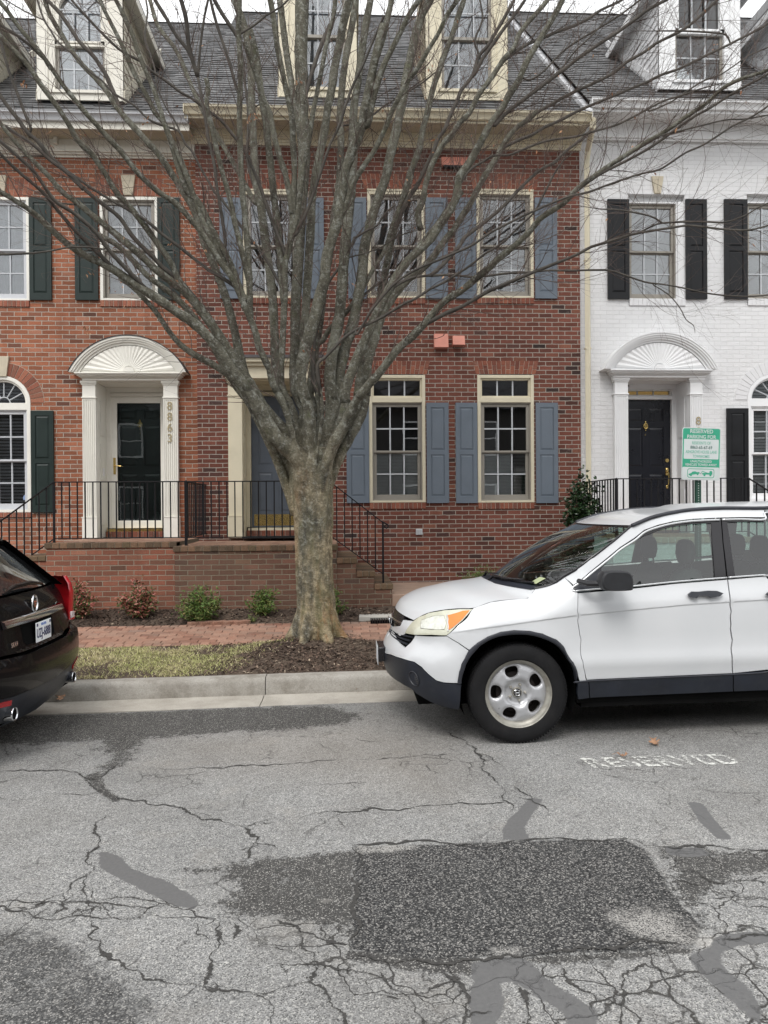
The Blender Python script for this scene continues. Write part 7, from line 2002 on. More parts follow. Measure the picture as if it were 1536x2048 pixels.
    # quarter panel, tail lamp, cladding, sills
    SUV.panel('rear_quarter', [L(2.445,.95),L(2.43,1.13),L(2.44,1.16),L(2.34,1.41),L(2.24,1.575),L(2.5,1.60),L(2.9,1.60),T(.10,1.57),T(.30,1.30),T(.36,1.0),T(.36,.72),T(0.1,.70),L(3.12,.66)]+[L(2.62+.475*math.cos(a), .37+.475*math.sin(a)) for a in [math.pi*(.12+.038*i) for i in range(15)]], M['cw'], suv, holes=[[L(2.50,1.20),L(3.02,1.24),L(2.98,1.40),L(2.75,1.49),L(2.48,1.50)]], **S)
    SUV.panel('quarter_glass', [L(2.50,1.20),L(3.02,1.24),L(2.98,1.40),L(2.75,1.49),L(2.48,1.50)], M['glass_car'], suv, off=-.008, thick=.004, gap=-.004, rim=False, smooth=180, **S)
    SUV.panel('rear_bumper', [L(3.115,.655),T(0.1,.695),T(1.18,.70),T(1.18,.30),T(0,.26),L(3.05,.30),L(3.08,.45)], M['clad'], suv, off=.012, **S)
    SUV.panel('tail_lamp', [T(.10,1.0),T(.33,1.0),T(.33,1.5),T(.22,1.52),T(.12,1.3)], M['red_lens'], suv, off=.006, **S)
    SUV.panel('tailgate', [T(.365,.72),T(1.18,.72),T(1.18,1.08),T(.365,1.05)], M['cw'], suv, **S)
    SUV.panel('rear_window', [T(.365,1.06),T(1.18,1.09),T(1.18,1.56),T(.30,1.54)], M['gloss_black'], suv, off=-.003, **S)
    cl_ = SUV.panel('sill_cladding', [(1157,1363),(1176,1360.5),(1467,1347.2),(1536,1342),L(1.9,.492),L(2.2,.497),L(2.2,.37),(1536,1379.5),(1467,1382),(1179,1395),(1158,1398)], M['clad'], suv, off=.010, thick=.03, gap=0, **S)
    bead([(1157,1364),(1176,1361.5),(1467,1348.2),(1536,1343),L(1.9,.489),L(2.2,.494)], .006, M['clad2'], cl_, 'cladding_edge', .010)
    for dxp in ((1178,1361,1180,1396),(1466.5,1347,1467.5,1383)):
        bead([(dxp[0],dxp[1]),((dxp[0]+dxp[2])/2,(dxp[1]+dxp[3])/2),(dxp[2],dxp[3])], .0035, M['gap'], cl_, 'cladding_joint', .0095)
    SUV.panel('sill', [(1155,1396),(1179,1393),(1467,1380),(1536,1377),L(2.2,.38),L(2.2,.29),(1536,1400),(1467,1399),(1300,1403),(1157,1407)], M['car_dark'], suv, off=-.02, thick=.03, gap=0, **S)
    # A pillar and roof side
    SUV.panel('roof_side', WS_EDGE[3:]+[(1278,1050.5),(1314,1036),(1353,1027),(1392,1021.5),(1451,1018.5),(1536,1017),L(2.2,1.625),L(2.9,1.605),L(2.9,1.60),L(2.24,1.578),L(2.0,1.607),(1536,1034.5),(1490,1034.3)]+[(x, y-1.3) for x, y in DOORTOP[::-1][:-1]]+[(1151.5,1170)], M['cw'], suv, gap=.001, **S)
    ER = [(1269,1051),(1290,1042),(1314,1033),(1353,1024.5),(1392,1019),(1451,1016),(1536,1016)]
    rr_ = SUV.dom(ER+[L(2.3,1.645),L(2.95,1.62)]); rr_ = smooth_poly(rr_, sub=4); mb = MB()
    mb.tube([SUV.P3(p[0], p[1], .008, side) for p in rr_], .018, 8, flat=.8); SUV.build(mb, 'roof_rail', M['clad2'], suv, 180)

# dark under-skin behind all gaps
mb = MB(); n = 0
for side in (-1, 1):
    for (x0_, x1_, z0_, z1_) in ((-.86,-.50,.45,.80),(.48,2.12,.28,1.04),(3.12,3.5,.3,1.0)):
        vs = []; nx_, nz_ = 14, 6
        for i in range(nx_+1):
            for j in range(nz_+1):
                x_ = x0_+(x1_-x0_)*i/nx_; z_ = z0_+(z1_-z0_)*j/nz_; vs.append((x_, side*max(0,SUV.half(x_, z_)-.03), z_))
        mb.add(vs, [(i*(nz_+1)+j, (i+1)*(nz_+1)+j, (i+1)*(nz_+1)+j+1, i*(nz_+1)+j+1) for i in range(nx_) for j in range(nz_)])
    # inner arch liners and inner wing panels
    for wx in (0., 2.62):
        vs = []
        for i in range(25):
            a = math.pi*(1.12-1.24*i/24); rr = .425
            for yy in (.872, .55): vs.append((wx+rr*math.cos(a), side*yy, .37+rr*math.sin(a)))
        mb.add(vs, [(2*i,2*i+2,2*i+3,2*i+1) for i in range(24)])
        mb.box(wx-.45, wx+.45, side*.52, side*.55, .22, .85)
mb.box(-.70,3.4,-.52,.52,.22,.42); mb.box(-.62,.22,-.56,.56,.40,.74); mb.box(.47,2.15,-.84,.84,.24,.34); mb.box(3.1,3.45,-.75,.75,.3,.42)
mb.box(-.5,.2,-.75,.75,.74,.80)
mb.box(2.2,3.35,-.8,.8,.62,.66)
SUV.build(mb, 'underbody', M['car_dark'], suv, 40)
for sgn in (-1,1):
    mb = MB(); mb.box(.50,2.40,sgn*.80,sgn*.83,.4,1.02); SUV.build(mb, 'door_lining', M['car_dark'], suv, 40)

# hood
def edge3(pxs): return [SUV.P3(*q, 0, -1) for q in [SUV.dom([p])[0] for p in pxs]]
def resample(pts_, n):
    pts_ = [Vector(p) for p in pts_]; d = [0]
    for a, b in zip(pts_[:-1], pts_[1:]): d.append(d[-1]+(b-a).length)
    out = []
    for i in range(n+1):
        q = d[-1]*i/n; out.append(Vector([float(np.interp(q, d, [p[k_] for p in pts_])) for k_ in range(3)]))
    return out
def centre3(pxs): return [Vector((*(lambda a: (a[0], 0, a[1]))(w_l(x, y, CYC)),)) for x, y in pxs]
def skin(E, C, nu, nv, pw, name, mat, par, cap=None, xp=2.0):
    E = resample(smooth_poly([tuple(p) for p in E], sub=4), nu); C = resample(smooth_poly([tuple(p) for p in C], sub=4), nu); mb = MB(); vs = []
    for i in range(nu+1):
        e, c_ = E[i], C[i]; ye = abs(e.y)
        for j in range(nv+1):
            t_ = -1+2*j/nv; a = abs(t_)
            vs.append((c_.x+(e.x-c_.x)*a**xp, ye*t_, c_.z-(c_.z-e.z)*a**pw))
    mb.add(vs, [(i*(nv+1)+j, (i+1)*(nv+1)+j, (i+1)*(nv+1)+j+1, i*(nv+1)+j+1) for i in range(nu) for j in range(nv)])
    return SUV.build(mb, name, mat, par, 180)
HOOD_C = [(795,1217),(801,1206),(810,1198),(836,1185),(867,1176),(906,1167.5),(945,1162),(974,1157.7)]
hood = skin(edge3(HOOD_E+[(1068,1186),(1073,1179.5)]), centre3(HOOD_C), 34, 34, 2.1, 'hood', M['cw'], suv, xp=2.2)
COWL = [(974,1158),(1010,1170)]
ws = skin(edge3(WS_EDGE), centre3([(976,1158),(998,1149),(1040,1117.6),(1092,1084),(1131,1065.5),(1177,1048.6)]), 20, 30, 2.2, 'windshield', M['glass_car'], suv, xp=2.2)
ROOF_E = [(1269,1051.5),(1290,1042),(1314,1032.5),(1353,1023.5),(1392,1018),(1451,1015),(1536,1014.5)]
re_ = edge3(ROOF_E)+[(2.3,-SUV.Wf(2.3,1.67),1.69),(2.9,-SUV.Wf(2.9,1.65),1.67),(3.22,-.60,1.64)]
rc_ = centre3([(1177,1048.6),(1196,1041),(1235.5,1030),(1275,1024),(1314,1019.5),(1353,1016.5)])+[Vector((1.6,0,1.712)),Vector((2.0,0,1.722)),Vector((2.5,0,1.717)),Vector((3.0,0,1.69)),Vector((3.3,0,1.65))]
roof_ = skin(re_, rc_, 30, 24, 2.4, 'roof', M['cw'], suv, xp=1.6)
# windscreen border, cowl, wipers, sticker, dashboard
mb = MB(); eb = [Vector(p) for p in edge3(WS_EDGE)]
for s in (-1,1): mb.tube([(p.x-.002, p.y*-s*1.0, p.z+.002) for p in eb], .009, 6)
E0 = Vector(edge3([WS_EDGE[0]])[0]); C0 = centre3([(976,1158)])[0]; E1 = Vector(edge3([WS_EDGE[-1]])[0]); C1 = centre3([(1177,1048.6)])[0]
def arc(e, c_, n, off=(0,0,0)): return [(c_.x+(e.x-c_.x)*abs(t_)**2.2+off[0], abs(e.y)*t_, c_.z-(c_.z-e.z)*abs(t_)**2.2+off[2]) for t_ in [-1+2*i/n for i in range(n+1)]]
mb.tube(arc(E1, C1, 24, (.0,0,-.004)), .012, 6)
SUV.build(mb, 'windshield_seal', M['gloss_black'], ws, 60)
mb = MB(); a0_ = arc(E0, C0, 24, (-.03,0,-.004)); a1_ = arc(E0, C0, 24, (.10,0,.030)); mb.add(a0_+a1_, [(i,i+1,26+i,25+i) for i in range(24)])
SUV.build(mb, 'cowl', M['clad'], suv, 60)
mb = MB()
def ws_pt(u, t_, off=.012):
    e = resample([tuple(p) for p in smooth_poly([tuple(p) for p in edge3(WS_EDGE)], sub=4)], 20); c_ = resample(smooth_poly([tuple(p) for p in centre3([(976,1158),(998,1149),(1040,1117.6),(1092,1084),(1131,1065.5),(1177,1048.6)])], sub=4), 20)
    i = min(20, int(round(u*20))); E_, C_ = e[i], c_[i]; a = abs(t_)
    return Vector((C_.x+(E_.x-C_.x)*a**2.2-off*.6, abs(E_.y)*t_, C_.z-(C_.z-E_.z)*a**2.2+off))
mb.tube([ws_pt(.02,-.15,.0), ws_pt(.05,-.2,.03), ws_pt(.05,-.5,.03), ws_pt(.10,-.72,.02)], [.012,.010,.007,.006], 6)
mb.tube([ws_pt(.05,-.05,.01), ws_pt(.05,-.45,.012), ws_pt(.10,-.86,.012)], .008, 5)
mb.tube([ws_pt(.02,.35,.0), ws_pt(.05,.3,.03), ws_pt(.05,.1,.03), ws_pt(.10,-.12,.02)], [.012,.010,.007,.006], 6)
SUV.build(mb, 'wiper', M['gloss_black'], suv, 60)
mb = MB(); q = [ws_pt(.10,-.88,.003), ws_pt(.10,-.80,.003), ws_pt(.20,-.79,.003), ws_pt(.20,-.865,.003)]
mb.add([tuple(p) for p in q], [(0,1,2,3)]); stk = SUV.build(mb, 'inspection_sticker', mono('sticker_yellow', (.34,.38,.22), .5), ws, 60)
mb = MB()
mb.box(.35,.62,-.70,.70,.80,1.00); mb.box(.55,.75,-.70,.70,.70,.97); mb.sphere((.62,-.37,.99),.13,.2,.06,12,8)
SUV.build(mb, 'dashboard', M['clad'], suv, 60, .02)
mb = MB(); N_ = 24; mb.tube([(.86+.06*math.sin(a), -.37+.185*math.cos(a), .95+.175*math.sin(a)) for a in [2*math.pi*i/N_ for i in range(N_+1)]], .015, 8)
mb.cyl((.86,-.37,.95),(.70,-.37,.90),.03); SUV.build(mb, 'steering_wheel', M['clad'], suv, 60)
def seat(x, y, w=.48):
    mb = MB(); mb.box(x-.45,x+.05,y-w/2,y+w/2,.50,.66)
    sec = [(.03,.55,.11,w/2),(.08,.75,.10,w/2*.98),(.14,1.0,.085,w/2*.92),(.18,1.16,.07,w/2*.72),(.19,1.19,.04,w/2*.6)]
    vs = []; n_ = 16
    for dx_, z_, tx, ty in sec:
        for k_ in range(n_):
            a = 2*math.pi*k_/n_; ca, sa = math.cos(a), math.sin(a)
            vs.append((x+dx_+tx*math.copysign(abs(ca)**.6,ca), y+ty*math.copysign(abs(sa)**.5,sa), z_))
    fs = [(i*n_+k_, i*n_+(k_+1)%n_, (i+1)*n_+(k_+1)%n_, (i+1)*n_+k_) for i in range(len(sec)-1) for k_ in range(n_)]+[tuple((len(sec)-1)*n_+k_ for k_ in range(n_))]
    mb.add(vs, fs)
    o = SUV.build(mb, 'seat', M['seat'], suv, 50)
    mb = MB()
    for dy in (-.06,.06): mb.cyl((x+.19,y+dy,1.15),(x+.18,y+dy,1.28),.006,.006,6)
    hz = 1.335; vs = []; prof = [(.0,.0),(.06,.03),(.10,.05),(.125,.055),(.135,.045),(.115,.03),(.0,.0)]
    sec = [(-.10,.075,.035),(-.085,.10,.05),(-.02,.135,.058),(.05,.125,.052),(.085,.085,.04),(.095,.04,.02)]
    for dz_, ry_, rx_ in sec:
        for k_ in range(n_): a = 2*math.pi*k_/n_; vs.append((x+.17+rx_*math.cos(a), y+ry_*math.sin(a), hz+dz_))
    mb.add(vs, [(i*n_+k_, i*n_+(k_+1)%n_, (i+1)*n_+(k_+1)%n_, (i+1)*n_+k_) for i in range(len(sec)-1) for k_ in range(n_)]+[tuple(range(n_)), tuple((len(sec)-1)*n_+k_ for k_ in range(n_))])
    SUV.build(mb, 'headrest', M['seat'], o, 60)
seat(1.32,-.37); seat(1.32,.37); seat(2.14,-.40); seat(2.14,.40); seat(2.14,0,.3)
mb = MB(); q0 = ws_pt(.93,0,-.05); mb.box(q0.x+.02,q0.x+.05,-.12,.12,q0.z-.08,q0.z-.02); mb.cyl((q0.x+.03,0,q0.z-.03),(q0.x+.02,0,q0.z+.03),.012); SUV.build(mb, 'inner_mirror', M['gloss_black'], ws, 40, .01)

# front plate on bracket, grille emblem
mb = MB(); xp_ = SUV.xF(.55)
mb.box(xp_-.045,xp_+.02,-.16,.16,.485,.60); o = SUV.build(mb, 'plate_bracket', M['gloss_black'], suv, 40, .006)
mb = MB(); mb.box(xp_-.052,xp_-.048,-.153,.153,.455,.605); SUV.build(mb, 'number_plate', mono('plate_white', (.62,.64,.66), .4), o, 40, .003)
def h_emblem(mb_, org, ex, ey, s):
    """rounded frame with an H, drawn as bars"""
    ex, ey = Vector(ex), Vector(ey); n_ = ex.cross(ey); org = Vector(org)
    def Q(a, b): return org+ex*a*s+ey*b*s+n_*.002
    fr = [(-.95,.75),(-.6,.95),(.6,.95),(.95,.75),(.75,-.75),(.5,-.92),(-.5,-.92),(-.75,-.75),(-.95,.75)]
    mb_.tube([Q(a,b) for a,b in fr], .07*s, 5)
    for pts_ in ([(-.62,.85),(-.46,-.8)],[(.62,.85),(.46,-.8)],[(-.55,.0),(.55,.0)],): mb_.tube([Q(a,b) for a,b in pts_], .12*s, 5)
mb = MB(); xg_ = SUV.xF(.80); h_emblem(mb, (xg_-.008,0,.775), (0,-1,0), (-.25,0,.97), .055); SUV.build(mb, 'grille_emblem', M['chrome'], suv, 60)
mb = MB()
for s in (-1,1):
    q_ = SUV.dom([(795,1238),(809,1241)]); mb.tube([SUV.P3(q_[0][0]-.5+(.5+q_[1][0]-q_[0][0])*i/8, q_[1][1]-.02, .0, s) for i in range(9)], .008, 6)
SUV.build(mb, 'grille_bar', M['chrome'], suv, 60)

# wheels
def wheel_mesh(face=-1):
    """returns dict of MBs around the origin, axle along Y, outer face towards -Y"""
    R_, w = .362, .215
    ty = MB(); prof = [(.243,-.085),(.255,-.100),(.285,-.108),(.318,-.106),(.340,-.098),(.352,-.088),(.359,-.070),(.362,-.04),(.362,.04),(.359,.07),(.350,.09),(.318,.106),(.27,.105),(.243,.09)]
    ty.lathe(prof, (0,0,0), 'y', 72)
    tr = MB()
    for k_ in range(96):
        a = 2*math.pi*k_/96
        for (y0_, y1_) in ((-.088,-.055),(-.045,-.01),(.0,.04),(.05,.085)):
            b = a+(.012 if y0_ > -.05 else 0); da = .022; r0 = .356 if y0_ > -.08 else .349; r1 = .3655 if y0_ > -.08 else .3605
            tr.add([(r0*math.cos(b-da),y0_,r0*math.sin(b-da)),(r0*math.cos(b+da),y0_,r0*math.sin(b+da)),(r0*math.cos(b+da),y1_,r0*math.sin(b+da)),(r0*math.cos(b-da),y1_,r0*math.sin(b-da)),
                    (r1*math.cos(b-da),y0_,r1*math.sin(b-da)),(r1*math.cos(b+da),y0_,r1*math.sin(b+da)),(r1*math.cos(b+da),y1_,r1*math.sin(b+da)),(r1*math.cos(b-da),y1_,r1*math.sin(b-da))],
                   [(4,5,6,7),(0,1,5,4),(1,2,6,5),(2,3,7,6),(3,0,4,7)])
    lip = MB(); lip.lathe([(.236,-.070),(.240,-.088),(.246,-.094),(.243,-.082),(.226,-.062),(.214,-.050),(.211,-.02),(.211,.09),(.24,.09)], (0,0,0), 'y', 64)
    # spider disc with five windows
    def dz(r): return float(np.interp(r, [0,.05,.083,.10,.125,.17,.205,.222], [-.030,-.030,-.034,-.058,-.070,-.066,-.052,-.035]))
    outer = [(.2225*math.cos(2*math.pi*i/80), .2225*math.sin(2*math.pi*i/80)) for i in range(80)]
    holes = []
    for deg in (104,32,-40,-112,176):
        a0 = R(deg); loc = [(.114,.0),(.122,-.028),(.144,-.046),(.172,-.050),(.192,-.036),(.198,0),(.192,.036),(.172,.050),(.144,.046),(.122,.028)]
        h = []
        for r_, t_ in smooth_poly(loc, True, 3): h.append((r_*math.cos(a0)-t_*math.sin(a0), r_*math.sin(a0)+t_*math.cos(a0)))
        holes.append(h)
    v, tri = cdt_fill(outer, holes, .012)
    # raise edges round the holes
    def yy(p):
        r = math.hypot(*p); y_ = dz(r); dm = min(min(math.hypot(p[0]-q[0], p[1]-q[1]) for q in h) for h in holes)
        return y_+.012*math.exp(-(dm/.010)**2)
    sp = MB(); sp.add([(p[0], yy(p), p[1]) for p in v], tri)
    for h in holes:
        n_ = len(h); sp.add([(p[0], yy(p), p[1]) for p in h]+[(p[0]*1.0, yy(p)+.03, p[1]) for p in h], [(i,(i+1)%n_,n_+(i+1)%n_,n_+i) for i in range(n_)])
    hub = MB(); hub.lathe([(.088,-.040),(.086,-.030),(.04,-.028),(.036,-.040),(.034,-.048),(.0005,-.050)], (0,0,0), 'y', 40)
    nuts = MB()
    for k_ in range(5):
        a = R(68+72*k_); x_, z_ = .060*math.cos(a), .060*math.sin(a); nuts.lathe([(.012,-.028),(.012,-.033),(.0095,-.036),(.009,-.052),(.006,-.056),(.0003,-.057)], (x_,0,z_), 'y', 8)
    cap = MB(); cap.lathe([(.030,-.0495),(.029,-.053),(.0005,-.054)], (0,0,0), 'y', 32)
    em = MB(); h_emblem(em, (0,-.054,0), (1,0,0), (0,0,1), .021)
    brk = MB(); brk.lathe([(.15,-.01),(.15,.0),(.0005,.0)], (0,0,0), 'y', 40); brk.lathe([(.205,.05),(.0005,.05)], (0,0,0), 'y', 24)
    return dict(tyre=(ty,M['tyre'],35), tread_blocks=(tr,M['tyre'],35), rim_lip=(lip,M['rim_lip'],40), rim=(sp,M['rim'],50), hub=(hub,M['rim_lip'],40), wheel_nuts=(nuts,M['rim_lip'],40), hub_cap=(cap,M['gloss_black'],40), hub_emblem=(em,M['chrome'],60), brake_disc=(brk,mono('brake_rust', (.018,.012,.01), .7, .4, 12),40))
def place_wheel(root, lx, ly, lz, parts=None, scale=1.0, rot=0):
    W = wheel_mesh() if parts is None else parts
    org = root.location; base = None; s = 1 if ly < 0 else -1
    for nm, (mb_, mt, sm) in W.items():
        m2 = MB(); m2.f = [tuple(f) for f in mb_.f]; m2.mi = list(mb_.mi); cr, sr = math.cos(rot), math.sin(rot)
        m2.v = [(org.x+lx+s*(q[0]*cr-q[2]*sr)*scale, org.y+ly+s*q[1]*scale, org.z+lz+(q[0]*sr+q[2]*cr)*scale) for q in mb_.v]
        o = m2.build('wheel' if base is None else nm, mt, root if base is None else base, smooth=sm)
        if base is None: base = o
WP = wheel_mesh()
for lx in (0., 2.62):
    for ly in (-.79, .79): place_wheel(suv, lx, ly, .362, WP, rot=0 if lx == 0 else .5)

# ================================================================== BLACK CROSSOVER (parked ahead)
BX0, BYC, BZ0 = -2.30, 6.17, -.034
t = NT('car_paint_black'); M['cb'] = t.set(col=(.006,.0055,.006), rough=.25, coat=.25, crough=.01, spec=.06)
bc = thing('parked_crossover', 'glossy black crossover with tall red tail lamp and white number plate', 'car', (BX0, BYC, BZ0))
bc.rotation_euler = (0, -math.atan(SL), 0)
def b_w2l(p): lx = p.x-BX0; return lx, p.y-BYC, p.z-BZ0-SL*lx
# rear centre-line profile x(z) and plan taper
_rz = [.22,.30,.40,.52,.60,.72,.745,.80,.95,1.05,1.13,1.20,1.35,1.50,1.58,1.66]
_rx = [-.12,-.05,-.01,.015,.02,.005,-.06,-.075,-.10,-.125,-.17,-.24,-.40,-.56,-.66,-.80]
def b_x(y, z):
    a = abs(y)/.955
    xc = float(np.interp(z, _rz, _rx))
    k_ = float(np.interp(z, [.3,.6,.8,1.1,1.6], [.12,.11,.09,.12,.20]))
    return xc - k_*a**2.4 - (.35*max(0, a-.90)/.1*.25 if a > .90 else 0)
def b_half(z): return float(np.interp(z, [.2,.4,.6,.8,1.0,1.1,1.2,1.4,1.58,1.66], [.88,.93,.955,.95,.935,.91,.87,.79,.70,.62]))
def b_hit(px, py):
    """first hit of the pixel ray with the tail surface -> (y,z)"""
    def g(Y): lx, ly, lz = b_w2l(at(px, py, Y)); return lx-b_x(ly, lz), ly, lz
    Y = BYC+1.1; v, ly, lz = g(Y)
    a, b = BYC-1.3, BYC+.96
    va = g(a)[0]
    # ray goes to -x as Y grows on the left of the frame: outside (v>0) near, inside far
    last = a; y_ = a
    while y_ < b and g(y_)[0] > 0: last = y_; y_ += .02
    lo, hi = last, min(y_, b)
    for _ in range(22):
        m_ = (lo+hi)/2
        if g(m_)[0] > 0: lo = m_
        else: hi = m_
    _, ly, lz = g(lo); return ly, lz
def b_build(mb, name, mat, parent, smooth=35, bevel=0):
    o = bc.location; mb.v = [(q[0]+o.x, q[1]+o.y, q[2]+o.z) for q in mb.v]; return mb.build(name, mat, parent, smooth=smooth, bevel=bevel)
def b_panel(name, yz, mat, parent, off=0, thick=.015, holes=(), step=.045, smooth=35):
    outer = densify(yz, .04); v, tr = cdt_fill(outer, [densify(h, .04) for h in holes], step); mb = MB()
    mb.add([(b_x(p[0],p[1])+off, p[0], p[1]) for p in v], [t_ for t_ in tr])
    for lp in [outer]+[densify(h, .04) for h in holes]:
        n_ = len(lp); mb.add([(b_x(*p)+off, *p) for p in lp]+[(b_x(*p)+off-thick, *p) for p in lp], [(i,(i+1)%n_,n_+(i+1)%n_,n_+i) for i in range(n_)])
    return b_build(mb, name, mat, parent, smooth)
def sym(half_): return [(y, z) for y, z in half_]+[(-y, z) for y, z in half_[::-1]]
# bumper
b_panel('rear_bumper', sym([(0,.72),(.4,.72),(.70,.735),(.86,.77),(.935,.80),(.955,.70),(.955,.56),(.93,.50),(.6,.46),(0,.44)][::-1])[::-1], M['cb'], bc, off=.0)
lo_ = b_panel('lower_valance', sym([(0,.435),(.6,.455),(.93,.495),(.952,.48),(.94,.40),(.86,.30),(.6,.24),(0,.21)][::-1])[::-1], M['clad'], bc, off=-.004, thick=.05)
for s in (-1,1):
    q_ = [(s*.62,.40),(s*.86,.43),(s*.86,.465),(s*.62,.438)]; b_panel('rear_reflector', q_ if s > 0 else q_[::-1], M['red_lens'], lo_, off=.006, thick=.01)
# tailgate
tg = b_panel('tailgate', sym([(0,.735),(.4,.737),(.72,.755),(.80,.80),(.80,1.00),(.77,1.13),(.4,1.135),(0,1.135)][::-1])[::-1], M['cb'], bc, off=.0)
b_panel('plate_recess', sym([(0,.765),(.26,.765),(.30,.79),(.30,.915),(0,.915)][::-1])[::-1], M['car_dark'], tg, off=.003, thick=.006)
b_panel('rear_glass', sym([(0,1.15),(.4,1.15),(.76,1.15),(.70,1.35),(.62,1.50),(.3,1.53),(0,1.53)][::-1])[::-1], M['gloss_glass'] if 'gloss_glass' in M else M['cb'], tg, off=-.004)
# chrome bar above the plate
mb = MB()
vs = []
for i in range(25):
    y = -.56+1.12*i/24
    for z, o_ in ((.925,.012),(.935,.040),(.975,.034),(.985,.008)): vs.append((b_x(y,z)+o_, y, z+.0*abs(y)))
mb.add(vs, [(i*4+k_, (i+1)*4+k_, (i+1)*4+k_+1, i*4+k_+1) for i in range(24) for k_ in range(3)]+[(0,1,2,3),(99,98,97,96)])
b_build(mb, 'chrome_bar', M['chrome'], tg, 60)
# number plate with raised characters
pl = MB(); zc = .835; yx = .152; xp_ = b_x(0,zc)+.035
pl.box(xp_-.004, xp_, -yx, yx, zc-.076, zc+.076)
plate = b_build(pl, 'number_plate', mono('plate_white2', (.84,.86,.88), .35, .03), tg, 40, .004)
o_ = bc.location
def ptxt(txt, size, y, z, nm, mat, sx=1):
    m_ = MB(); text_on(m_, txt, size,  (o_.x+xp_+.0005, o_.y+y, o_.z+z), (0,1,0), (0,0,1), .0012, sx=sx, bold=.02); m_.build(nm, mat, plate)
M['plate_blue'] = mono('plate_blue', (.01,.02,.09), .4)
ptxt('UZJ-6888', .098, 0, zc-.042, 'plate_number', M['plate_blue'], sx=.72)
ptxt('VIRGINIA', .028, 0, zc+.045, 'plate_state', mono('plate_lightblue', (.15,.25,.55), .4), sx=.9)
mb = MB(); 
for yy in (-.135, .118): mb.box(o_.x+xp_, o_.x+xp_+.001, o_.y+yy, o_.y+yy+.026, o_.z+zc+.045, o_.z+zc+.068)
mb.build('plate_decal', M['plate_blue'], plate)
# crest: oval wreath with small shield
mb = MB(); zc = 1.045; xe = b_x(0,zc)+.012
for rr, th_r in ((1.0,.008),(.86,.005)):
    mb.tube([(xe, .052*rr*math.sin(a), zc+.064*rr*math.cos(a)) for a in [2*math.pi*i/28 for i in range(29)]], th_r, 6)
mb.add([(xe+.004,-.03,zc+.03),(xe+.004,.03,zc+.03),(xe+.006,.03,zc-.01),(xe+.006,0,zc-.04),(xe+.006,-.03,zc-.01)],[(0,1,2,3,4)[::-1],(0,1,2,3,4)])
em_ = b_build(mb, 'tailgate_crest', M['chrome'], tg, 60)
mb = MB(); 
for i, z in enumerate((zc+.015, zc-.002, zc-.02)): mb.box(xe+.006, xe+.008, -.024+.006*i, .024-.006*i, z-.004, z+.004)
b_build(mb, 'crest_bars', mono('crest_red', (.35,.08,.05), .4), em_, 60)
mb = MB(); text_on(mb, 'SRX4', .05, (o_.x+b_x(-.42,.80)+.004, o_.y-.45, o_.z+.785), (0,1,0), (0,0,1), .002); mb.build('model_lettering', M['chrome'], tg)
mb = MB(); text_on(mb, 'Turbo', .024, (o_.x+b_x(.45,.99)+.004, o_.y+.47, o_.z+.985), (-.1,1,0), (0,0,1), .0015); mb.build('tailgate_lettering', M['chrome'], tg)
# rear wiper cover on the glass lower edge
mb = MB(); mb.tube([(b_x(0,1.15)+.02,-.42,1.165),(b_x(0,1.17)+.03,-.2,1.20),(b_x(0,1.17)+.035,.05,1.205),(b_x(.2,1.16)+.03,.28,1.18),(b_x(.3,1.15)+.01,.38,1.155)], [.01,.025,.03,.022,.008], 10, flat=.6); b_build(mb, 'rear_wiper', M['cb'], tg, 60)
# tail lamps: tall blades on the rear corners
for s in (-1,1):
    mb = MB(); vs = []; N_ = 18
    for i in range(N_+1):
        f = i/N_; z = .80+.395*f; y_in = .815-.035*f; y_out = b_half(z)+.006
        w_ = (y_out-y_in)
        for k_, (a, o_x) in enumerate(((0,.002),(.25,.028),(.6,.030),(.9,.0),(1.0,-.06),(1.0,-.16-.05*f))):
            y = y_in+w_*a; vs.append((b_x(min(y,.86),z)+o_x-.02*max(0,a-.6)+.15*f**1.5, s*y, z))
    fs = []
    for i in range(N_):
        for k_ in range(5): q_ = (i*6+k_, i*6+k_+1, (i+1)*6+k_+1, (i+1)*6+k_); fs.append(q_ if s > 0 else q_[::-1])
    fs += [tuple(range(6))[::-1], tuple(N_*6+k_ for k_ in range(6))]
    mb.add(vs, fs); tl = b_build(mb, 'tail_lamp', M['red_lens'], bc, 50)
    mb = MB(); y = .85; mb.box(b_x(y,.83)+.018, b_x(y,.83)+.034, s*.825, s*.90, .812, .872); b_build(mb, 'reversing_lamp', mono('clear_lens', (.6,.5,.5), .15, .2, 20), tl, 40, .006)
# side body by lofted sections from the tail forwards
secs_x = [-.28,-.34,-.45,-.8,-1.2,-1.8,-2.4,-2.9,-3.4,-3.9,-4.3,-4.55,-4.68]
def b_sec(x):
    nose = max(0, (x+4.0)/-.68) if x < -4.0 else 0
    top = float(np.interp(-x, [.28,.5,1.0,1.6,2.4,2.9,3.3,3.9,4.3,4.68], [1.12,1.12,1.10,1.08,1.05,1.03,1.0,.93,.82,.60]))
    k_ = 1-.25*nose**2
    return [(.60*k_,.25),(.90*k_,.27),(.945*k_,.45),(.955*k_,.62),(.945*k_,.85),(.925*k_,min(top,1.0)),(.88*k_,top),(.55*k_,top+.04),(0,top+.05)]
mb = MB(); vs = []; secs = []
for x in secs_x:
    h = b_sec(x); secs.append(h); vs += [(x, -y, z) for y, z in h]+[(x, y, z) for y, z in h[::-1][1:]]
K_ = 17
mb.add(vs, [(i*K_+k_, i*K_+k_+1, (i+1)*K_+k_+1, (i+1)*K_+k_) for i in range(len(secs_x)-1) for k_ in range(K_-1)]+[tuple((len(secs_x)-1)*K_+k_ for k_ in range(K_))])
b_build(mb, 'body', M['cb'], bc, 40)
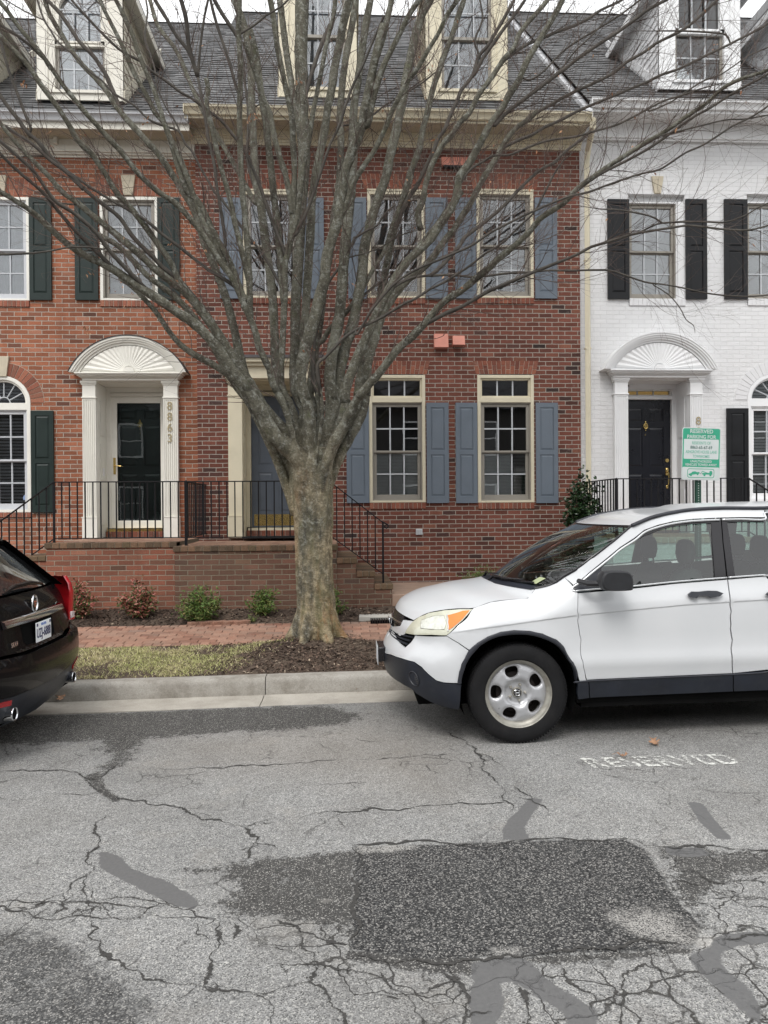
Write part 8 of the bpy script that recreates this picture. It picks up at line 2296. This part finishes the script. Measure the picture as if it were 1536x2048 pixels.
# bumper wrap-round corners
for s in (-1,1):
    mb = MB(); vs = []; N_ = 8
    zz = [.24,.36,.50,.62,.72,.80]
    for j, z in enumerate(zz):
        xr = b_x(.93, z)
        for i in range(N_+1):
            f = i/N_; x = xr-f*(.45); y = .925+(b_half(z)-.925)*math.sin(f*math.pi/2) if f < 1 else b_half(z); vs.append((x, s*(y+.004*(1-f)), z))
    fs = [(j*(N_+1)+i, j*(N_+1)+i+1, (j+1)*(N_+1)+i+1, (j+1)*(N_+1)+i) for j in range(len(zz)-1) for i in range(N_)]
    mb.add(vs, fs); b_build(mb, 'bumper_corner', M['cb'], bc, 60)
# greenhouse: glass band + pillars + roof + spoiler
def gh(x, z):  # half width
    return b_half(z)
for s in (-1,1):
    mb = MB()
    q_ = [(-.40,1.13),(-2.95,1.06),(-2.35,1.52),(-1.9,1.56),(-1.1,1.55),(-.84,1.50)]
    v, tr = cdt_fill(densify(q_,.12), [], .12); mb.add([(p[0], s*(b_half(p[1])-.01), p[1]) for p in v], tr)
    b_build(mb, 'side_windows', M['glass_dark'] if 'glass_dark' in M else M['cb'], bc, 60)
mb = MB(); vs = []
rx_ = [(-.66,1.585),(-.9,1.62),(-1.4,1.655),(-1.9,1.655),(-2.3,1.61),(-2.5,1.55)]
for x, z in rx_:
    for j in range(13): t_ = -1+2*j/12; vs.append((x, .70*t_, z-.085*abs(t_)**2.6))
mb.add(vs, [(i*13+j, (i+1)*13+j, (i+1)*13+j+1, i*13+j+1) for i in range(5) for j in range(12)])
b_build(mb, 'roof', M['cb'], bc, 60)
mb = MB(); vs = []
for x, z in ((-2.5,1.555),(-2.8,1.36),(-3.15,1.08)):
    for j in range(13): t_ = -1+2*j/12; vs.append((x-.12*(1-t_*t_), (.70+(1.555-z)*.35)*t_, z-.03*abs(t_)**2))
mb.add(vs, [(i*13+j, (i+1)*13+j, (i+1)*13+j+1, i*13+j+1) for i in range(2) for j in range(12)]); b_build(mb, 'windshield', M['cb'], bc, 60)
for s in (-1,1):   # D pillar with the narrow quarter glass, and bright edge
    mb = MB(); q_ = [(-.42,1.12),(-.56,1.13),(-1.0,1.50),(-.95,1.56),(-.88,1.56)]
    pts_ = [(x, s*(b_half(z)-.002), z) for x, z in q_]; inn = [(x+.03, s*(b_half(z)-.10), z) for x, z in [(-.21,1.12),(-.62,1.53)]]
    mb.add(pts_+inn, [(0,1,2,3,4),(0,5,6,4)]); b_build(mb, 'rear_pillar', M['cb'], bc, 30)
    mb = MB(); mb.tube([(-.40,s*.84,1.17),(-.50,s*.81,1.27),(-.65,s*.76,1.40),(-.78,s*.70,1.53)], .009, 6); b_build(mb, 'window_bright_edge', M['trim_bright'], bc, 60)
mb = MB(); vs = []
for j in range(17):
    t_ = -1+2*j/16; y = .70*t_; x0_ = -.60-.10*abs(t_)**3; z0_ = 1.578-.075*abs(t_)**2.4
    vs += [(x0_-.18,y,z0_+.025),(x0_+.06,y,z0_+.005),(x0_+.065,y,z0_-.02),(x0_-.02,y,z0_-.045),(x0_-.15,y,z0_-.05)]
mb.add(vs, [(i*5+k_, (i+1)*5+k_, (i+1)*5+k_+1, i*5+k_+1) for i in range(16) for k_ in range(4)]+[(0,1,2,3,4),(84,83,82,81,80)]); b_build(mb, 'roof_spoiler', M['cb'], bc, 50)
mb = MB(); mb.box(-4.4,-.3,-.80,.80,.22,.40); mb.box(-.5,-.12,-.78,.78,.26,.70); mb.box(-3.0,-.6,-.6,.6,.9,1.1); b_build(mb, 'underbody', M['car_dark'], bc, 40)
# exhaust tips
for s in (-1,1):
    y = s*.60; mb = MB(); x_ = b_x(y,.30)+.05
    mb.lathe([(.044,-.16),(.048,0.0),(.050,.008),(.047,.012),(.041,.008),(.038,-.02),(.037,-.14)], (x_, y, .335), 'x', 28); ex_ = b_build(mb, 'exhaust_tip', M['chrome'], bc, 60)
    mb = MB(); mb.lathe([(.0395,.006),(.0005,.003)], (x_, y, .335), 'x', 20); b_build(mb, 'exhaust_bore', M['car_dark'], ex_, 60)
for s in (-1,1):
    for wx in (-1.12,-3.93):
        mb = MB(); mb.tube([(wx+.44*math.cos(a), s*.955, .36+.44*math.sin(a)) for a in [math.pi*(1.1-1.2*i/24) for i in range(25)]], .028, 8); b_build(mb, 'wheel_arch_trim', M['clad'], bc, 60)
        mb = MB(); mb.lathe([(.425,0),(.0005,.0)], (wx, s*.957, .36), 'y', 32); b_build(mb, 'wheel_well', M['car_dark'], bc, 60)
for lx in (-1.12, -3.93):
    for ly in (-.87, .87): place_wheel(bc, lx, ly, .362, WP)
# ================================================================== STOOPS, RAILINGS, SIGN, PLANTS
SY = 10.20
def capcourse(mb, mo, x0, x1, yf, z, h=.072, d=.2, w=.0985, ends=(True,True), depth=None):
    n = max(1, round((x1-x0)/w)); ww = (x1-x0)/n
    mo.box(x0+.004, x1-.004, yf+.008, yf+d-.004, z-h+.004, z-.005)
    for i in range(n):
        mb.box(x0+ww*i+.004, x0+ww*(i+1)-.004, yf+rg.uniform(-.003,.003), yf+d, z-h, z+rg.uniform(-.002,.002))
def stoop(label, x0, x1, yf, yb, zt, mat, cap, mort, steps, top, name='brick_stoop', landing=None):
    S = thing(name, label, 'stoop', ((x0+x1)/2, yf+.7, .35))
    mb = MB(); mb.box(x0, x1, yf, yb, -.1, zt-.073)
    mb.build('brick_base', mat, S)
    c_ = MB(); mo = MB(); capcourse(c_, mo, x0-.02, x1+.02, yf-.02, zt)
    o = c_.build('cap_course', cap, S, bevel=.007); mo.build('mortar_joint', mort, o)
    tp = MB(); y = yf+.185; j = 0
    while y < yb-.02:
        x = x0+(.1 if j % 2 else 0)
        while x < x1:
            a, b = max(x0,x)+.003, min(x1,x+.2)-.003
            if b-a > .02: tp.box(a, b, y+.003, min(yb,y+.1)-.003, zt-.04, zt-.002+rg.uniform(-.002,.002))
            x += .2
        y += .1; j += 1
    o = tp.build('paved_top', top, S, bevel=.004, bseg=1); m2 = MB(); m2.box(x0+.002, x1-.002, yf+.18, yb, zt-.071, zt-.008); m2.build('mortar_joint', mort, o)
    # steps: list of (xa, xb, z)
    for xa, xb, z in steps:
        st = MB(); a, b = min(xa,xb), max(xa,xb)
        st.box(a+.001, b-.001, yf+.012, yb-.02, -.1, z-.071); o = st.build('step', mat, S)
        c_ = MB(); mo = MB(); rt = xb > xa
        a2, b2 = (a-.0, b+.02) if rt else (a-.02, b)
        capcourse(c_, mo, a2, b2, yf-.008, z, .07)
        y = yf+.2
        while y < yb-.1:
            c_.box(a2+.004, b2-.004, y+.004, y+.098, z-.07, z+rg.uniform(-.002,.002)); y += .102
        mo.box(a2+.006, b2-.006, yf+.2, yb-.03, z-.066, z-.006)
        c2 = c_.build('step_tread', cap if mat is not M['brick_white'] else cap, o, bevel=.006, bseg=1); mo.build('mortar_joint', mort, c2)
    return S
M['mortar_d'] = mono('mortar_dirty', (.17,.14,.10), .95, .2, 20, .4)
zA = fz(1085, SY, 230); zB = fz(1091, SY-.08, 520)
xA0, xA1, xB1 = fx(92, SY, 1100), fx(352, SY, 1100), fx(673, SY, 1100)
xsA = [xA0-.28*k for k in range(5)]
stoop('orange-red brick stoop in front of the white arched doorway numbered 8863', xA0, xA1-.003, SY, FYL-.01, zA, M['brick_stoopA'], M['brick_cap'], M['mortar_d'],
      [(xsA[k], xsA[k+1], zA-.165*(k+1)) for k in range(4)], M['brick_tread'])
sx_ = [xB1, fx(712,SY-.08,1120), fx(748,SY-.08,1145), fx(784,SY-.08,1170)]
stoop('dark mossy brick stoop with steps going down beside the tree trunk', xA1, xB1, SY-.08, FYM-.01, zB, M['brick_stoopB'], M['brick_cap'], M['mortar_d'],
      [(sx_[k], sx_[k+1], fz((1116,1143,1169)[k], SY-.08, 730)) for k in range(3)], M['brick_tread'])
mb = MB(); mb.box(sx_[3]+.003, sx_[3]+1.1, SY-.08, FYM-.02, .2, fz(1189, SY-.08, 810)); 
tag(mb.build('landing_slab', mono('slab', (.34,.235,.175), .9, .15, 6, .4, dirt=.5, dirtcol=(.2,.16,.12)), bevel=.01), 'pinkish paving slab at the foot of the dark brick steps', 'slab')
zC = fz(1075, SY, 1350); xC0, xC1 = fx(1226, SY, 1075), fx(1500, SY, 1075)
stoop('white painted brick stoop in front of the black door', xC0, xC1, SY, FYW-.01, zC, M['brick_white'], mono('cap_tan', (.42,.34,.27), .85, .15, 9, .3), M['mortar_white'],
      [(xC1+.28*k, xC1+.28*(k+1), zC-.165*(k+1)) for k in range(4)], M['brick_tread'])

RY = 10.34
def bar(mb, a, b, w, h=None):
    h = h or w; a, b = Vector(a), Vector(b); d = (b-a).normalized(); s = Vector((0,1,0)) if abs(d.y) < .9 else Vector((1,0,0)); u = d.cross(s).normalized()*h/2; s = s*w/2
    mb.add([a-s-u,a+s-u,a+s+u,a-s+u,b-s-u,b+s-u,b+s+u,b-s+u],[(0,3,2,1),(4,5,6,7),(0,1,5,4),(1,2,6,5),(2,3,7,6),(3,0,4,7)])
def railing(label, runs, posts, curls=()):
    R0 = thing('iron_railing', label, 'railing', (posts[0][0], posts[0][1], posts[0][2]), 'black iron stoop railings')
    for (x, y, z0, z1, w) in posts:
        mb = MB(); mb.box(x-w/2, x+w/2, y-w/2, y+w/2, z0, z1); mb.sphere((x,y,z1), w*.5, w*.5, w*.35, 8, 6); mb.build('post', M['iron'], R0, bevel=.002)
    for (a, b, za, zb, zla, zlb, n) in runs:     # a,b = (x,y); top z at a,b; lower z at a,b ; n balusters
        mb = MB(); bar(mb, (*a,za), (*b,zb), .036, .014); mb.build('handrail', M['iron'], R0, bevel=.003)
        mb = MB(); bar(mb, (*a,zla), (*b,zlb), .022, .012); mb.build('lower_rail', M['iron'], R0)
        for i in range(1, n+1):
            f = i/(n+1); x = a[0]+(b[0]-a[0])*f; y = a[1]+(b[1]-a[1])*f; mb = MB(); mb.box(x-.0075, x+.0075, y-.0075, y+.0075, zla+(zlb-zla)*f, za+(zb-za)*f-.004); mb.build('baluster', M['iron'], R0)
    for pts_ in curls:
        mb = MB(); mb.tube(pts_, .010, 8); mb.build('handrail_scroll', M['iron'], R0, smooth=60)
zt_ = fz(963, RY, 372); zl_ = fz(1075, RY, 372)
xp = [fx(p, RY, 1020) for p in (108, 372, 658)]
xe = fx(-12, RY, 1050); dzA = -.86
railing('black iron railing along the 8863 stoop, sloping down on the left', [((xp[0],RY),(xp[1],RY),zt_,zt_,zl_,zl_,16), ((xp[0],RY),(xe,RY),zt_,fz(1052,RY,-12),zl_,fz(1165,RY,-12),7)],
        [(xp[0],RY,zA-.01,zt_,.026),(xe,RY,zA-.75,fz(1052,RY,-12),.026)])
zt2 = zt_-.002; xq = fx(766, RY, 1100)
zq = fz(1045, RY, 766); 
railing('black iron railing beside the tree trunk, sloping down to a scrolled end', [((xp[1]+.02,RY),(xp[2],RY),zt2,zt2,zl_,zl_,17), ((xp[2],RY),(xq,RY),zt2,zq,fz(1070,RY,660),fz(1148,RY,766),6)],
        [(xp[2],RY,zB-.01,zt2,.026),(xq,RY,fz(1168,RY,766),zq,.026)], [[at(x,y,RY) for x,y in ((764,1043),(771,1047),(776,1050),(776.5,1054),(773,1056.5),(769.5,1054.5),(770,1051))]])
yw = FYL-.02
railing('short black iron railing dividing the two brick stoops', [((xp[1],RY+.03),(xp[1],yw),zt_-.001,zt_-.001,zl_+.001,zl_+.001,12)], [(xp[1],RY,zB-.01,zt_+.004,.036),(xp[1],yw-.01,zB,zt_,.026)])
xw = [fx(p, RY, 1010) for p in (1233, 1497)]; ztw_ = fz(957, RY, 1350); zlw_ = zC+.07
railing('black iron railing round the white stoop behind the car', [((xw[0],RY),(xw[1],RY),ztw_,ztw_,zlw_,zlw_,18), ((xw[1],RY),(xw[1]+1.15,RY),ztw_,ztw_-.72,zlw_,zlw_-.72,9), ((xw[0],RY),(xw[0],FYW-.03),ztw_,ztw_,zlw_,zlw_,12)],
        [(xw[0],RY,zC-.01,ztw_,.036),(xw[1],RY,zC-.01,ztw_,.026),(xw[1]+1.15,RY,zC-.8,ztw_-.72,.026)])

# ---- parking sign
SG = 7.90
p = at(1396.5, 962, SG+.03); sgx = at(1402, 908, SG); 
sign = thing('parking_sign', 'green and white reserved parking sign on a perforated green post behind the white car', 'sign', (p.x, SG+.03, .2))
M['sign_green'] = mono('sign_green', (.035,.33,.20), .45, .06, 6); M['sign_white'] = mono('sign_white', (.56,.60,.59), .45, .05, 9, dirt=.12, dirtcol=(.4,.42,.38)); M['post_green'] = mono('post_green', (.012,.055,.035), .5, .15, 6)
M['sign_dim'] = mono('sign_faded_green', (.16,.42,.32), .5, .12, 30); M['sign_dark'] = mono('sign_dark_letters', (.07,.15,.13), .5)
mb = MB(); z0 = .15; z1 = at(1396, 880, SG).z; pw = .030; hx_ = p.x
mb.box(hx_-pw, hx_+pw, SG+.025, SG+.031, z0, z1); mb.box(hx_-pw, hx_-pw+.006, SG+.031, SG+.06, z0, z1); mb.box(hx_+pw-.006, hx_+pw, SG+.031, SG+.06, z0, z1)
po = mb.build('post', M['post_green'], sign, bevel=.002)
mb = MB(); z = .3
while z < z1: mb.cyl((hx_,SG+.0242,z), (hx_,SG+.026,z), .0055, .0055, 8); z += .0254
mb.build('post_holes', mono('hole_light', (.42,.45,.43), .8), po)
ang = R(-1.6); ex = Vector((math.cos(ang),0,math.sin(ang))); ez = Vector((-math.sin(ang),0,math.cos(ang)))
W2, H2_ = .207, .275
def SP(u, v, y=0): return sgx+ex*u+ez*v+Vector((0,y,0))
def rrect(w, h, r, n=5, cx=0, cy=0):
    out = []
    for (sx, sz, a0) in ((1,1,0),(-1,1,90),(-1,-1,180),(1,-1,270)):
        for i in range(n+1): a = R(a0+90*i/n); out.append((cx+sx*(w-r)+r*math.cos(a), cy+sz*(h-r)+r*math.sin(a)))
    return out
def splate(mb, poly, y0, y1):
    n = len(poly); mb.add([SP(u,v,y0) for u,v in poly]+[SP(u,v,y1) for u,v in poly], [tuple(range(n)), tuple(range(2*n-1,n-1,-1))]+[(i,n+i,n+(i+1)%n,(i+1)%n) for i in range(n)])
mb = MB(); splate(mb, rrect(W2,H2_,.022), -.002, .001); pn = mb.build('sign_panel', M['sign_white'], sign)
mb = MB(); splate(mb, rrect(W2-.008,H2_-.008,.018), -.0028, -.0021); pg = mb.build('sign_green_field', M['sign_green'], pn)
def vy(py): return (908-py)*SG/F_PX
mb = MB(); splate(mb, rrect(W2-.020, (vy(878)-vy(918.5))/2, .008, 5, 0, (vy(878)+vy(918.5))/2), -.0036, -.0029)
splate(mb, rrect(W2-.008, (vy(935)-vy(960))/2, .014, 5, 0, (vy(935)+vy(960))/2), -.0036, -.0029); mb.build('sign_white_field', M['sign_white'], pn)
def stext(txt, py_base, h, mat, nm, width=None, yo=-.0042):
    vs, fs = text_mesh(txt, h/.70, .0004, bold=.016); mb = MB(); w = max(v[0] for v in vs)-min(v[0] for v in vs); sx = (width/w) if width else 1
    mb.add([SP(v[0]*sx, vy(py_base)+v[1], yo-v[2]) for v in vs], fs); mb.build(nm, mat, pn)
stext('RESERVED', 865.5, .040, M['sign_white'], 'lettering', .245); stext('PARKING FOR', 876.5, .038, M['sign_white'], 'lettering', .31)
stext('RESIDENTS OF', 888.5, .030, M['sign_dim'], 'lettering', .20); stext('8863-65-67-69', 897.8, .032, M['sign_dark'], 'lettering', .235)
stext('ASHGROVE HOUSE LANE', 906.8, .031, M['sign_dim'], 'lettering', .335); stext('TOWNHOMES', 915.8, .030, M['sign_dim'], 'lettering', .18)
stext('UNAUTHORIZED', 925.5, .024, M['sign_white'], 'lettering', .23); stext('VEHICLES TOWED AWAY', 932.6, .026, M['sign_white'], 'lettering', .34)
# tow-away pictogram
mb = MB(); pcx, pcy = 0, vy(947.5)
fr = rrect(.145, .048, .022, 6, pcx, pcy); fr2 = rrect(.139, .042, .018, 6, pcx, pcy); n = len(fr)
mb.add([SP(u,v,-.0042) for u,v in fr]+[SP(u,v,-.0042) for u,v in fr2], [(i,(i+1)%n,n+(i+1)%n,n+i) for i in range(n)])
def gp(pts_, dy=-.0042): mb.add([SP(pcx+u, pcy+v, dy) for u, v in pts_], [tuple(range(len(pts_)))])
tl = R(10)
def rc(u, v): return (-.072+u*math.cos(tl)-v*math.sin(tl), -.002+u*math.sin(tl)+v*math.cos(tl))
gp([rc(*q) for q in ((-.060,-.012),(.060,-.012),(.060,.004),(.032,.008),(.015,.020),(-.015,.020),(-.030,.008),(-.060,.004))])
for u in (-.036,.036): gp([(rc(u,-.014)[0]+.011*math.cos(R(30*k_)), rc(u,-.014)[1]+.011*math.sin(R(30*k_))) for k_ in range(12)], -.0045)
gp([(.015,-.012),(.125,-.012),(.125,.012),(.118,.026),(.095,.026),(.092,.006),(.015,.004)]); gp([(.012,.018),(.018,.024),(.075,.006),(.068,.002)]); gp([(.0,.0),(.006,.0),(.018,.020),(.012,.021)])
for u in (.040,.104): gp([(u+.012*math.cos(R(30*k_)), -.018+.012*math.sin(R(30*k_))) for k_ in range(12)], -.0045)
mb.build('tow_pictogram', M['sign_green'], pn)
mb = MB()
for v in (.235, -.235+.03): mb.cyl(SP(0,v,-.006), SP(0,v,.03), .006, .006, 8)
mb.build('sign_bolt', M['trim_bright'], pn)

# ---- plants
def leaf_mat(nm, stops, rough=.45):
    t = NT(nm); g = t.N('NewGeometry').outputs['Random Per Island']; return t.set(col=t.ramp(g, stops), rough=rough, spec=.4)
M['nandina'] = leaf_mat('nandina_leaf', [(0,(.05,.10,.02)),(.5,(.10,.17,.035)),(.8,(.17,.22,.06)),(1,(.22,.16,.06))])
M['nandina_red'] = leaf_mat('nandina_red_leaf', [(0,(.045,.08,.02)),(.40,(.11,.13,.04)),(.58,(.26,.07,.05)),(.85,(.40,.13,.11)),(1,(.50,.28,.20))])
M['holly'] = leaf_mat('holly_leaf', [(0,(.010,.026,.010)),(.6,(.022,.05,.018)),(1,(.05,.085,.03))], .28)
M['stem'] = mono('stem', (.10,.07,.05), .8, .2, 8)
def lf(mb, p, d, s, wd, q_):
    d = d.normalized(); sd_ = d.cross(Vector((q_.uniform(-1,1),q_.uniform(-1,1),q_.uniform(.2,1)))).normalized(); up = sd_.cross(d)
    a = p; b = p+d*s*.5+sd_*s*wd-up*s*.06; c_ = p+d*s-up*s*.15; e = p+d*s*.5-sd_*s*wd-up*s*.06; m_ = p+d*s*.5+up*s*.05
    mb.add([a,b,c_,e,m_],[(0,1,4),(1,2,4),(2,3,4),(3,0,4)])
def shrub(name, label, cat, px, py, Y, w, h, mat, n, ls, seed, group=None, wd=.2, stems=14, loose=1.0):
    q_ = random.Random(seed)
    if py < 1280 and Y < 10.6:
        Y = min([9.6+.01*i for i in range(100)], key=lambda yy: abs(at(px, py, yy).z-verge_z(at(px, py, yy).x, yy)))
    x = at(px, py, Y).x; z = verge_z(x, Y)
    S = thing(name, label, cat, (x, Y, z), group); st = MB(); lv_ = MB()
    tips = []
    for i in range(stems):
        a = q_.uniform(0,6.28); rr = q_.random()**.6; tx, ty = math.cos(a)*w/2*rr, math.sin(a)*w/2*rr*.8; tz = h*(1-.55*rr**2)*q_.uniform(.6,1.05)
        pts_ = [Vector((x+tx*f*(.4+.6*f)+q_.gauss(0,.006), Y+ty*f*(.4+.6*f), z+tz*f)) for f in (0,.25,.5,.75,1)]
        st.tube(pts_, [.005,.004,.0035,.003,.0015], 5)
        for k_ in range(n//stems):
            f = q_.uniform(.25,1.02); i0 = min(3, int(f*4)); pp = pts_[i0].lerp(pts_[i0+1], min(1,f*4-i0)); off_ = Vector((q_.gauss(0,1),q_.gauss(0,1),q_.gauss(0,.7)))*w*.085*loose
            c0 = pp+off_
            if c0.z < z+.015: c0.z = z+q_.uniform(.02,.08)
            dr_ = Vector((q_.gauss(0,1)+tx*2/w, q_.gauss(0,1)+ty*2/w, q_.gauss(.2,.7)))
            for m_ in range(q_.choice((2,3,4))):
                lf(lv_, c0, dr_+Vector((q_.gauss(0,.6),q_.gauss(0,.6),q_.gauss(0,.5))), ls*q_.uniform(.6,1.25), wd, q_)
    st.build('stems', M['stem'], S, smooth=180); o = lv_.build('foliage', mat, S); return S
NG = 'low nandina shrubs in the mulch bed'
shrub('nandina_shrub', 'small red and green nandina shrub half hidden behind the black car', 'shrub', 158, 1238, 9.75, .44, .48, M['nandina_red'], 800, .05, 1, NG, stems=16)
shrub('nandina_shrub', 'reddest nandina shrub, in front of the orange brick stoop', 'shrub', 272, 1236, 9.75, .50, .48, M['nandina_red'], 950, .05, 2, NG, stems=18)
shrub('nandina_shrub', 'bushiest bright green nandina shrub beside the walk', 'shrub', 404, 1244, 9.62, .58, .44, M['nandina'], 1500, .042, 3, NG, stems=24)
shrub('nandina_shrub', 'sparse green nandina shrub left of the tree trunk', 'shrub', 528, 1230, 9.85, .44, .36, M['nandina'], 650, .042, 4, NG, stems=14)
shrub('nandina_shrub', 'tiny green nandina sprig at the edge of the bed', 'shrub', 508, 1246, 9.4, .15, .12, M['nandina'], 60, .025, 5, NG, stems=6)
shrub('nandina_shrub', 'pale straggly nandina shrub just right of the tree trunk', 'shrub', 672, 1232, 9.8, .30, .40, M['nandina'], 300, .042, 6, NG, stems=10)
shrub('holly_bush', 'tall dark glossy holly bush at the corner of the white house', 'bush', 1168, 1190, 11.25, .74, 1.88, M['holly'], 4200, .062, 7, None, wd=.30, stems=46, loose=.8)
shrub('evergreen_shrub', 'feathery green shrub against the dark brick wall behind the car bonnet', 'shrub', 968, 1190, 11.2, .75, .44, M['nandina'], 900, .05, 8, None, wd=.08, stems=30)

# ---- drain slab and grate, edging bricks
x0, x1 = fx(718, 9.72, 1242), fx(800, 9.72, 1242); zg = gz(x0, 9.72)+.02
dr0 = thing('drain_inlet', 'concrete splash block with a dark metal grate beside the walk', 'drain', ((x0+x1)/2, 9.72, zg))
mb = MB(); mb.box(x0, x1, 9.63, 9.90, zg-.05, zg+.035); mb.build('splash_block', M['concrete_l'], dr0, bevel=.012)
mb = MB(); gx0, gx1 = fx(741, 9.5, 1248), fx(800, 9.5, 1248)
for i in range(12): a = gx0+(gx1-gx0)*i/12; mb.box(a, a+.014, 9.44, 9.615, zg-.03, zg+.012)
mb.box(gx0, gx1, 9.44, 9.455, zg-.03, zg+.013); mb.box(gx0, gx1, 9.60, 9.616, zg-.03, zg+.013); mb.box(gx0, gx1, 9.52, 9.535, zg-.03, zg+.0115); mb.build('grate', M['gloss_black'], dr0)
for i, px in enumerate((392, 415, 438, 461, 484)):
    p = at(px, 1247, 9.6); mb = MB(); a = R(38); w_, l_ = .045, .10; c0 = Vector((p.x, 9.61, gz(p.x,9.61)+.035))
    u = Vector((math.cos(a), math.sin(a), 0)); v = Vector((-math.sin(a), math.cos(a), 0)); k_ = Vector((0,0,.028))
    P_ = [c0-u*l_-v*w_, c0+u*l_-v*w_, c0+u*l_+v*w_, c0-u*l_+v*w_]
    mb.add([q-k_ for q in P_]+[q+k_*.6 for q in P_], [(0,1,5,4),(1,2,6,5),(2,3,7,6),(3,0,4,7),(4,5,6,7)])
    tag(mb.build('edging_brick', M['paver'], bevel=.005, bseg=1), ['first','second','third','fourth','last'][i]+' of the five slanted edging bricks, counted from the left, between walk and bed', 'brick', 'slanted edging bricks')

# ---- fallen leaves on the road
def oak_leaf(px, py, size, seed, label, z_=None, Y=None):
    q_ = random.Random(seed)
    p = gz_at(px, py) if Y is None else at(px, py, Y)
    z = (SL*p.x+.012) if z_ is None else z_
    prof = [(0,.02),(.12,.05),(.2,.20),(.28,.26),(.33,.12),(.42,.12),(.52,.34),(.6,.36),(.62,.16),(.70,.14),(.80,.26),(.86,.22),(.88,.10),(1.0,.0)]
    a = q_.uniform(0,6.28); ca, sa = math.cos(a), math.sin(a); mb = MB(); vs = []
    for t_, w in prof:
        for s in (-1,0,1):
            u = (t_-.5)*size; v = s*w*size; zz = z+abs(s)*w*size*q_.uniform(.1,.7)+.012*math.sin(t_*5+seed)+.01
            vs.append((p.x+u*ca-v*sa, p.y+u*sa+v*ca, zz))
    mb.add(vs, [(3*i+k_, 3*i+k_+1, 3*i+3+k_+1, 3*i+3+k_) for i in range(len(prof)-1) for k_ in (0,1)])
    mb.tube([(p.x-.5*size*ca,p.y-.5*size*sa,z+.012),(p.x-.8*size*ca,p.y-.8*size*sa,z+.006)], .0015, 4)
    o = mb.build('dead_leaf', M['leafc'] , smooth=180); tag(o, label, 'leaf', 'dead oak leaves in the street')
M['leafc'] = mono('oak_leaf', (.30,.17,.10), .8, .3, 40)
oak_leaf(1244, 1515, .085, 2, 'pale orange dead leaf touching the worn painted lettering'); oak_leaf(1309, 1490, .11, 3, 'brown dead leaf on the asphalt beside the car, above the lettering')
oak_leaf(296, 1395, .10, 5, 'lone upright dead leaf in the gutter, between the black car and the tree', .02); oak_leaf(121, 1406, .12, 6, 'crumpled dead leaf in the gutter just behind the black car', .0)
oak_leaf(700, 1381, .10, 8, 'left leaf of the clump lying in the gutter near the white car', .02); oak_leaf(716, 1383, .12, 9, 'right leaf of the clump lying in the gutter near the white car', .02)

# ---- buildings across the street (they show in the car paint and the window reflections)
opp = thing('townhouse_row', 'dark gabled brick terrace across the street, mirrored in the car and house windows', 'house', (0, -14, 0))
mb = MB(); mb.box(-30, 30, -24, -14, -.2, 6.6); mb.build('wall', mono('far_brick', (.055,.05,.048), .9, .15, 1), opp)
mb = MB(); mb.prism_x([(-13.6,6.6),(-19,10.6),(-24.4,6.6)], -30.3, 30.3); mb.build('roof', mono('far_roof', (.05,.05,.055), .8), opp)
for i in range(5):
    x = -24+12*i; mb = MB(); mb.prism_y([(x-2.6,6.6),(x+2.6,6.6),(x,9.2)], -18, -13.7); mb.build('gable', mono('far_gable', (.05,.048,.046), .9), opp)
q = []
for fl, z in enumerate((1.2, 4.3)):
    for i in range(17):
        x = -28+3.5*i; mb = MB(); frame_ring(mb, x-.6, x+.6, z, z+1.7, .09, -14.03, -13.97); mb.box(x-.6, x+.6, -14.02, -13.98, z+.81, z+.87); w = mb.build('window', M['white_trim'], opp)
        mb = MB(); mb.box(x-.52, x+.52, -14.01, -14.0+.005, z+.08, z+1.62); mb.build('pane', M['gloss_glass'], w)
mb = MB(); mb.box(-30, 30, -11.5, -9.0, -.05, .12); tag(mb.build('far_pavement', M['concrete']), kind='structure')
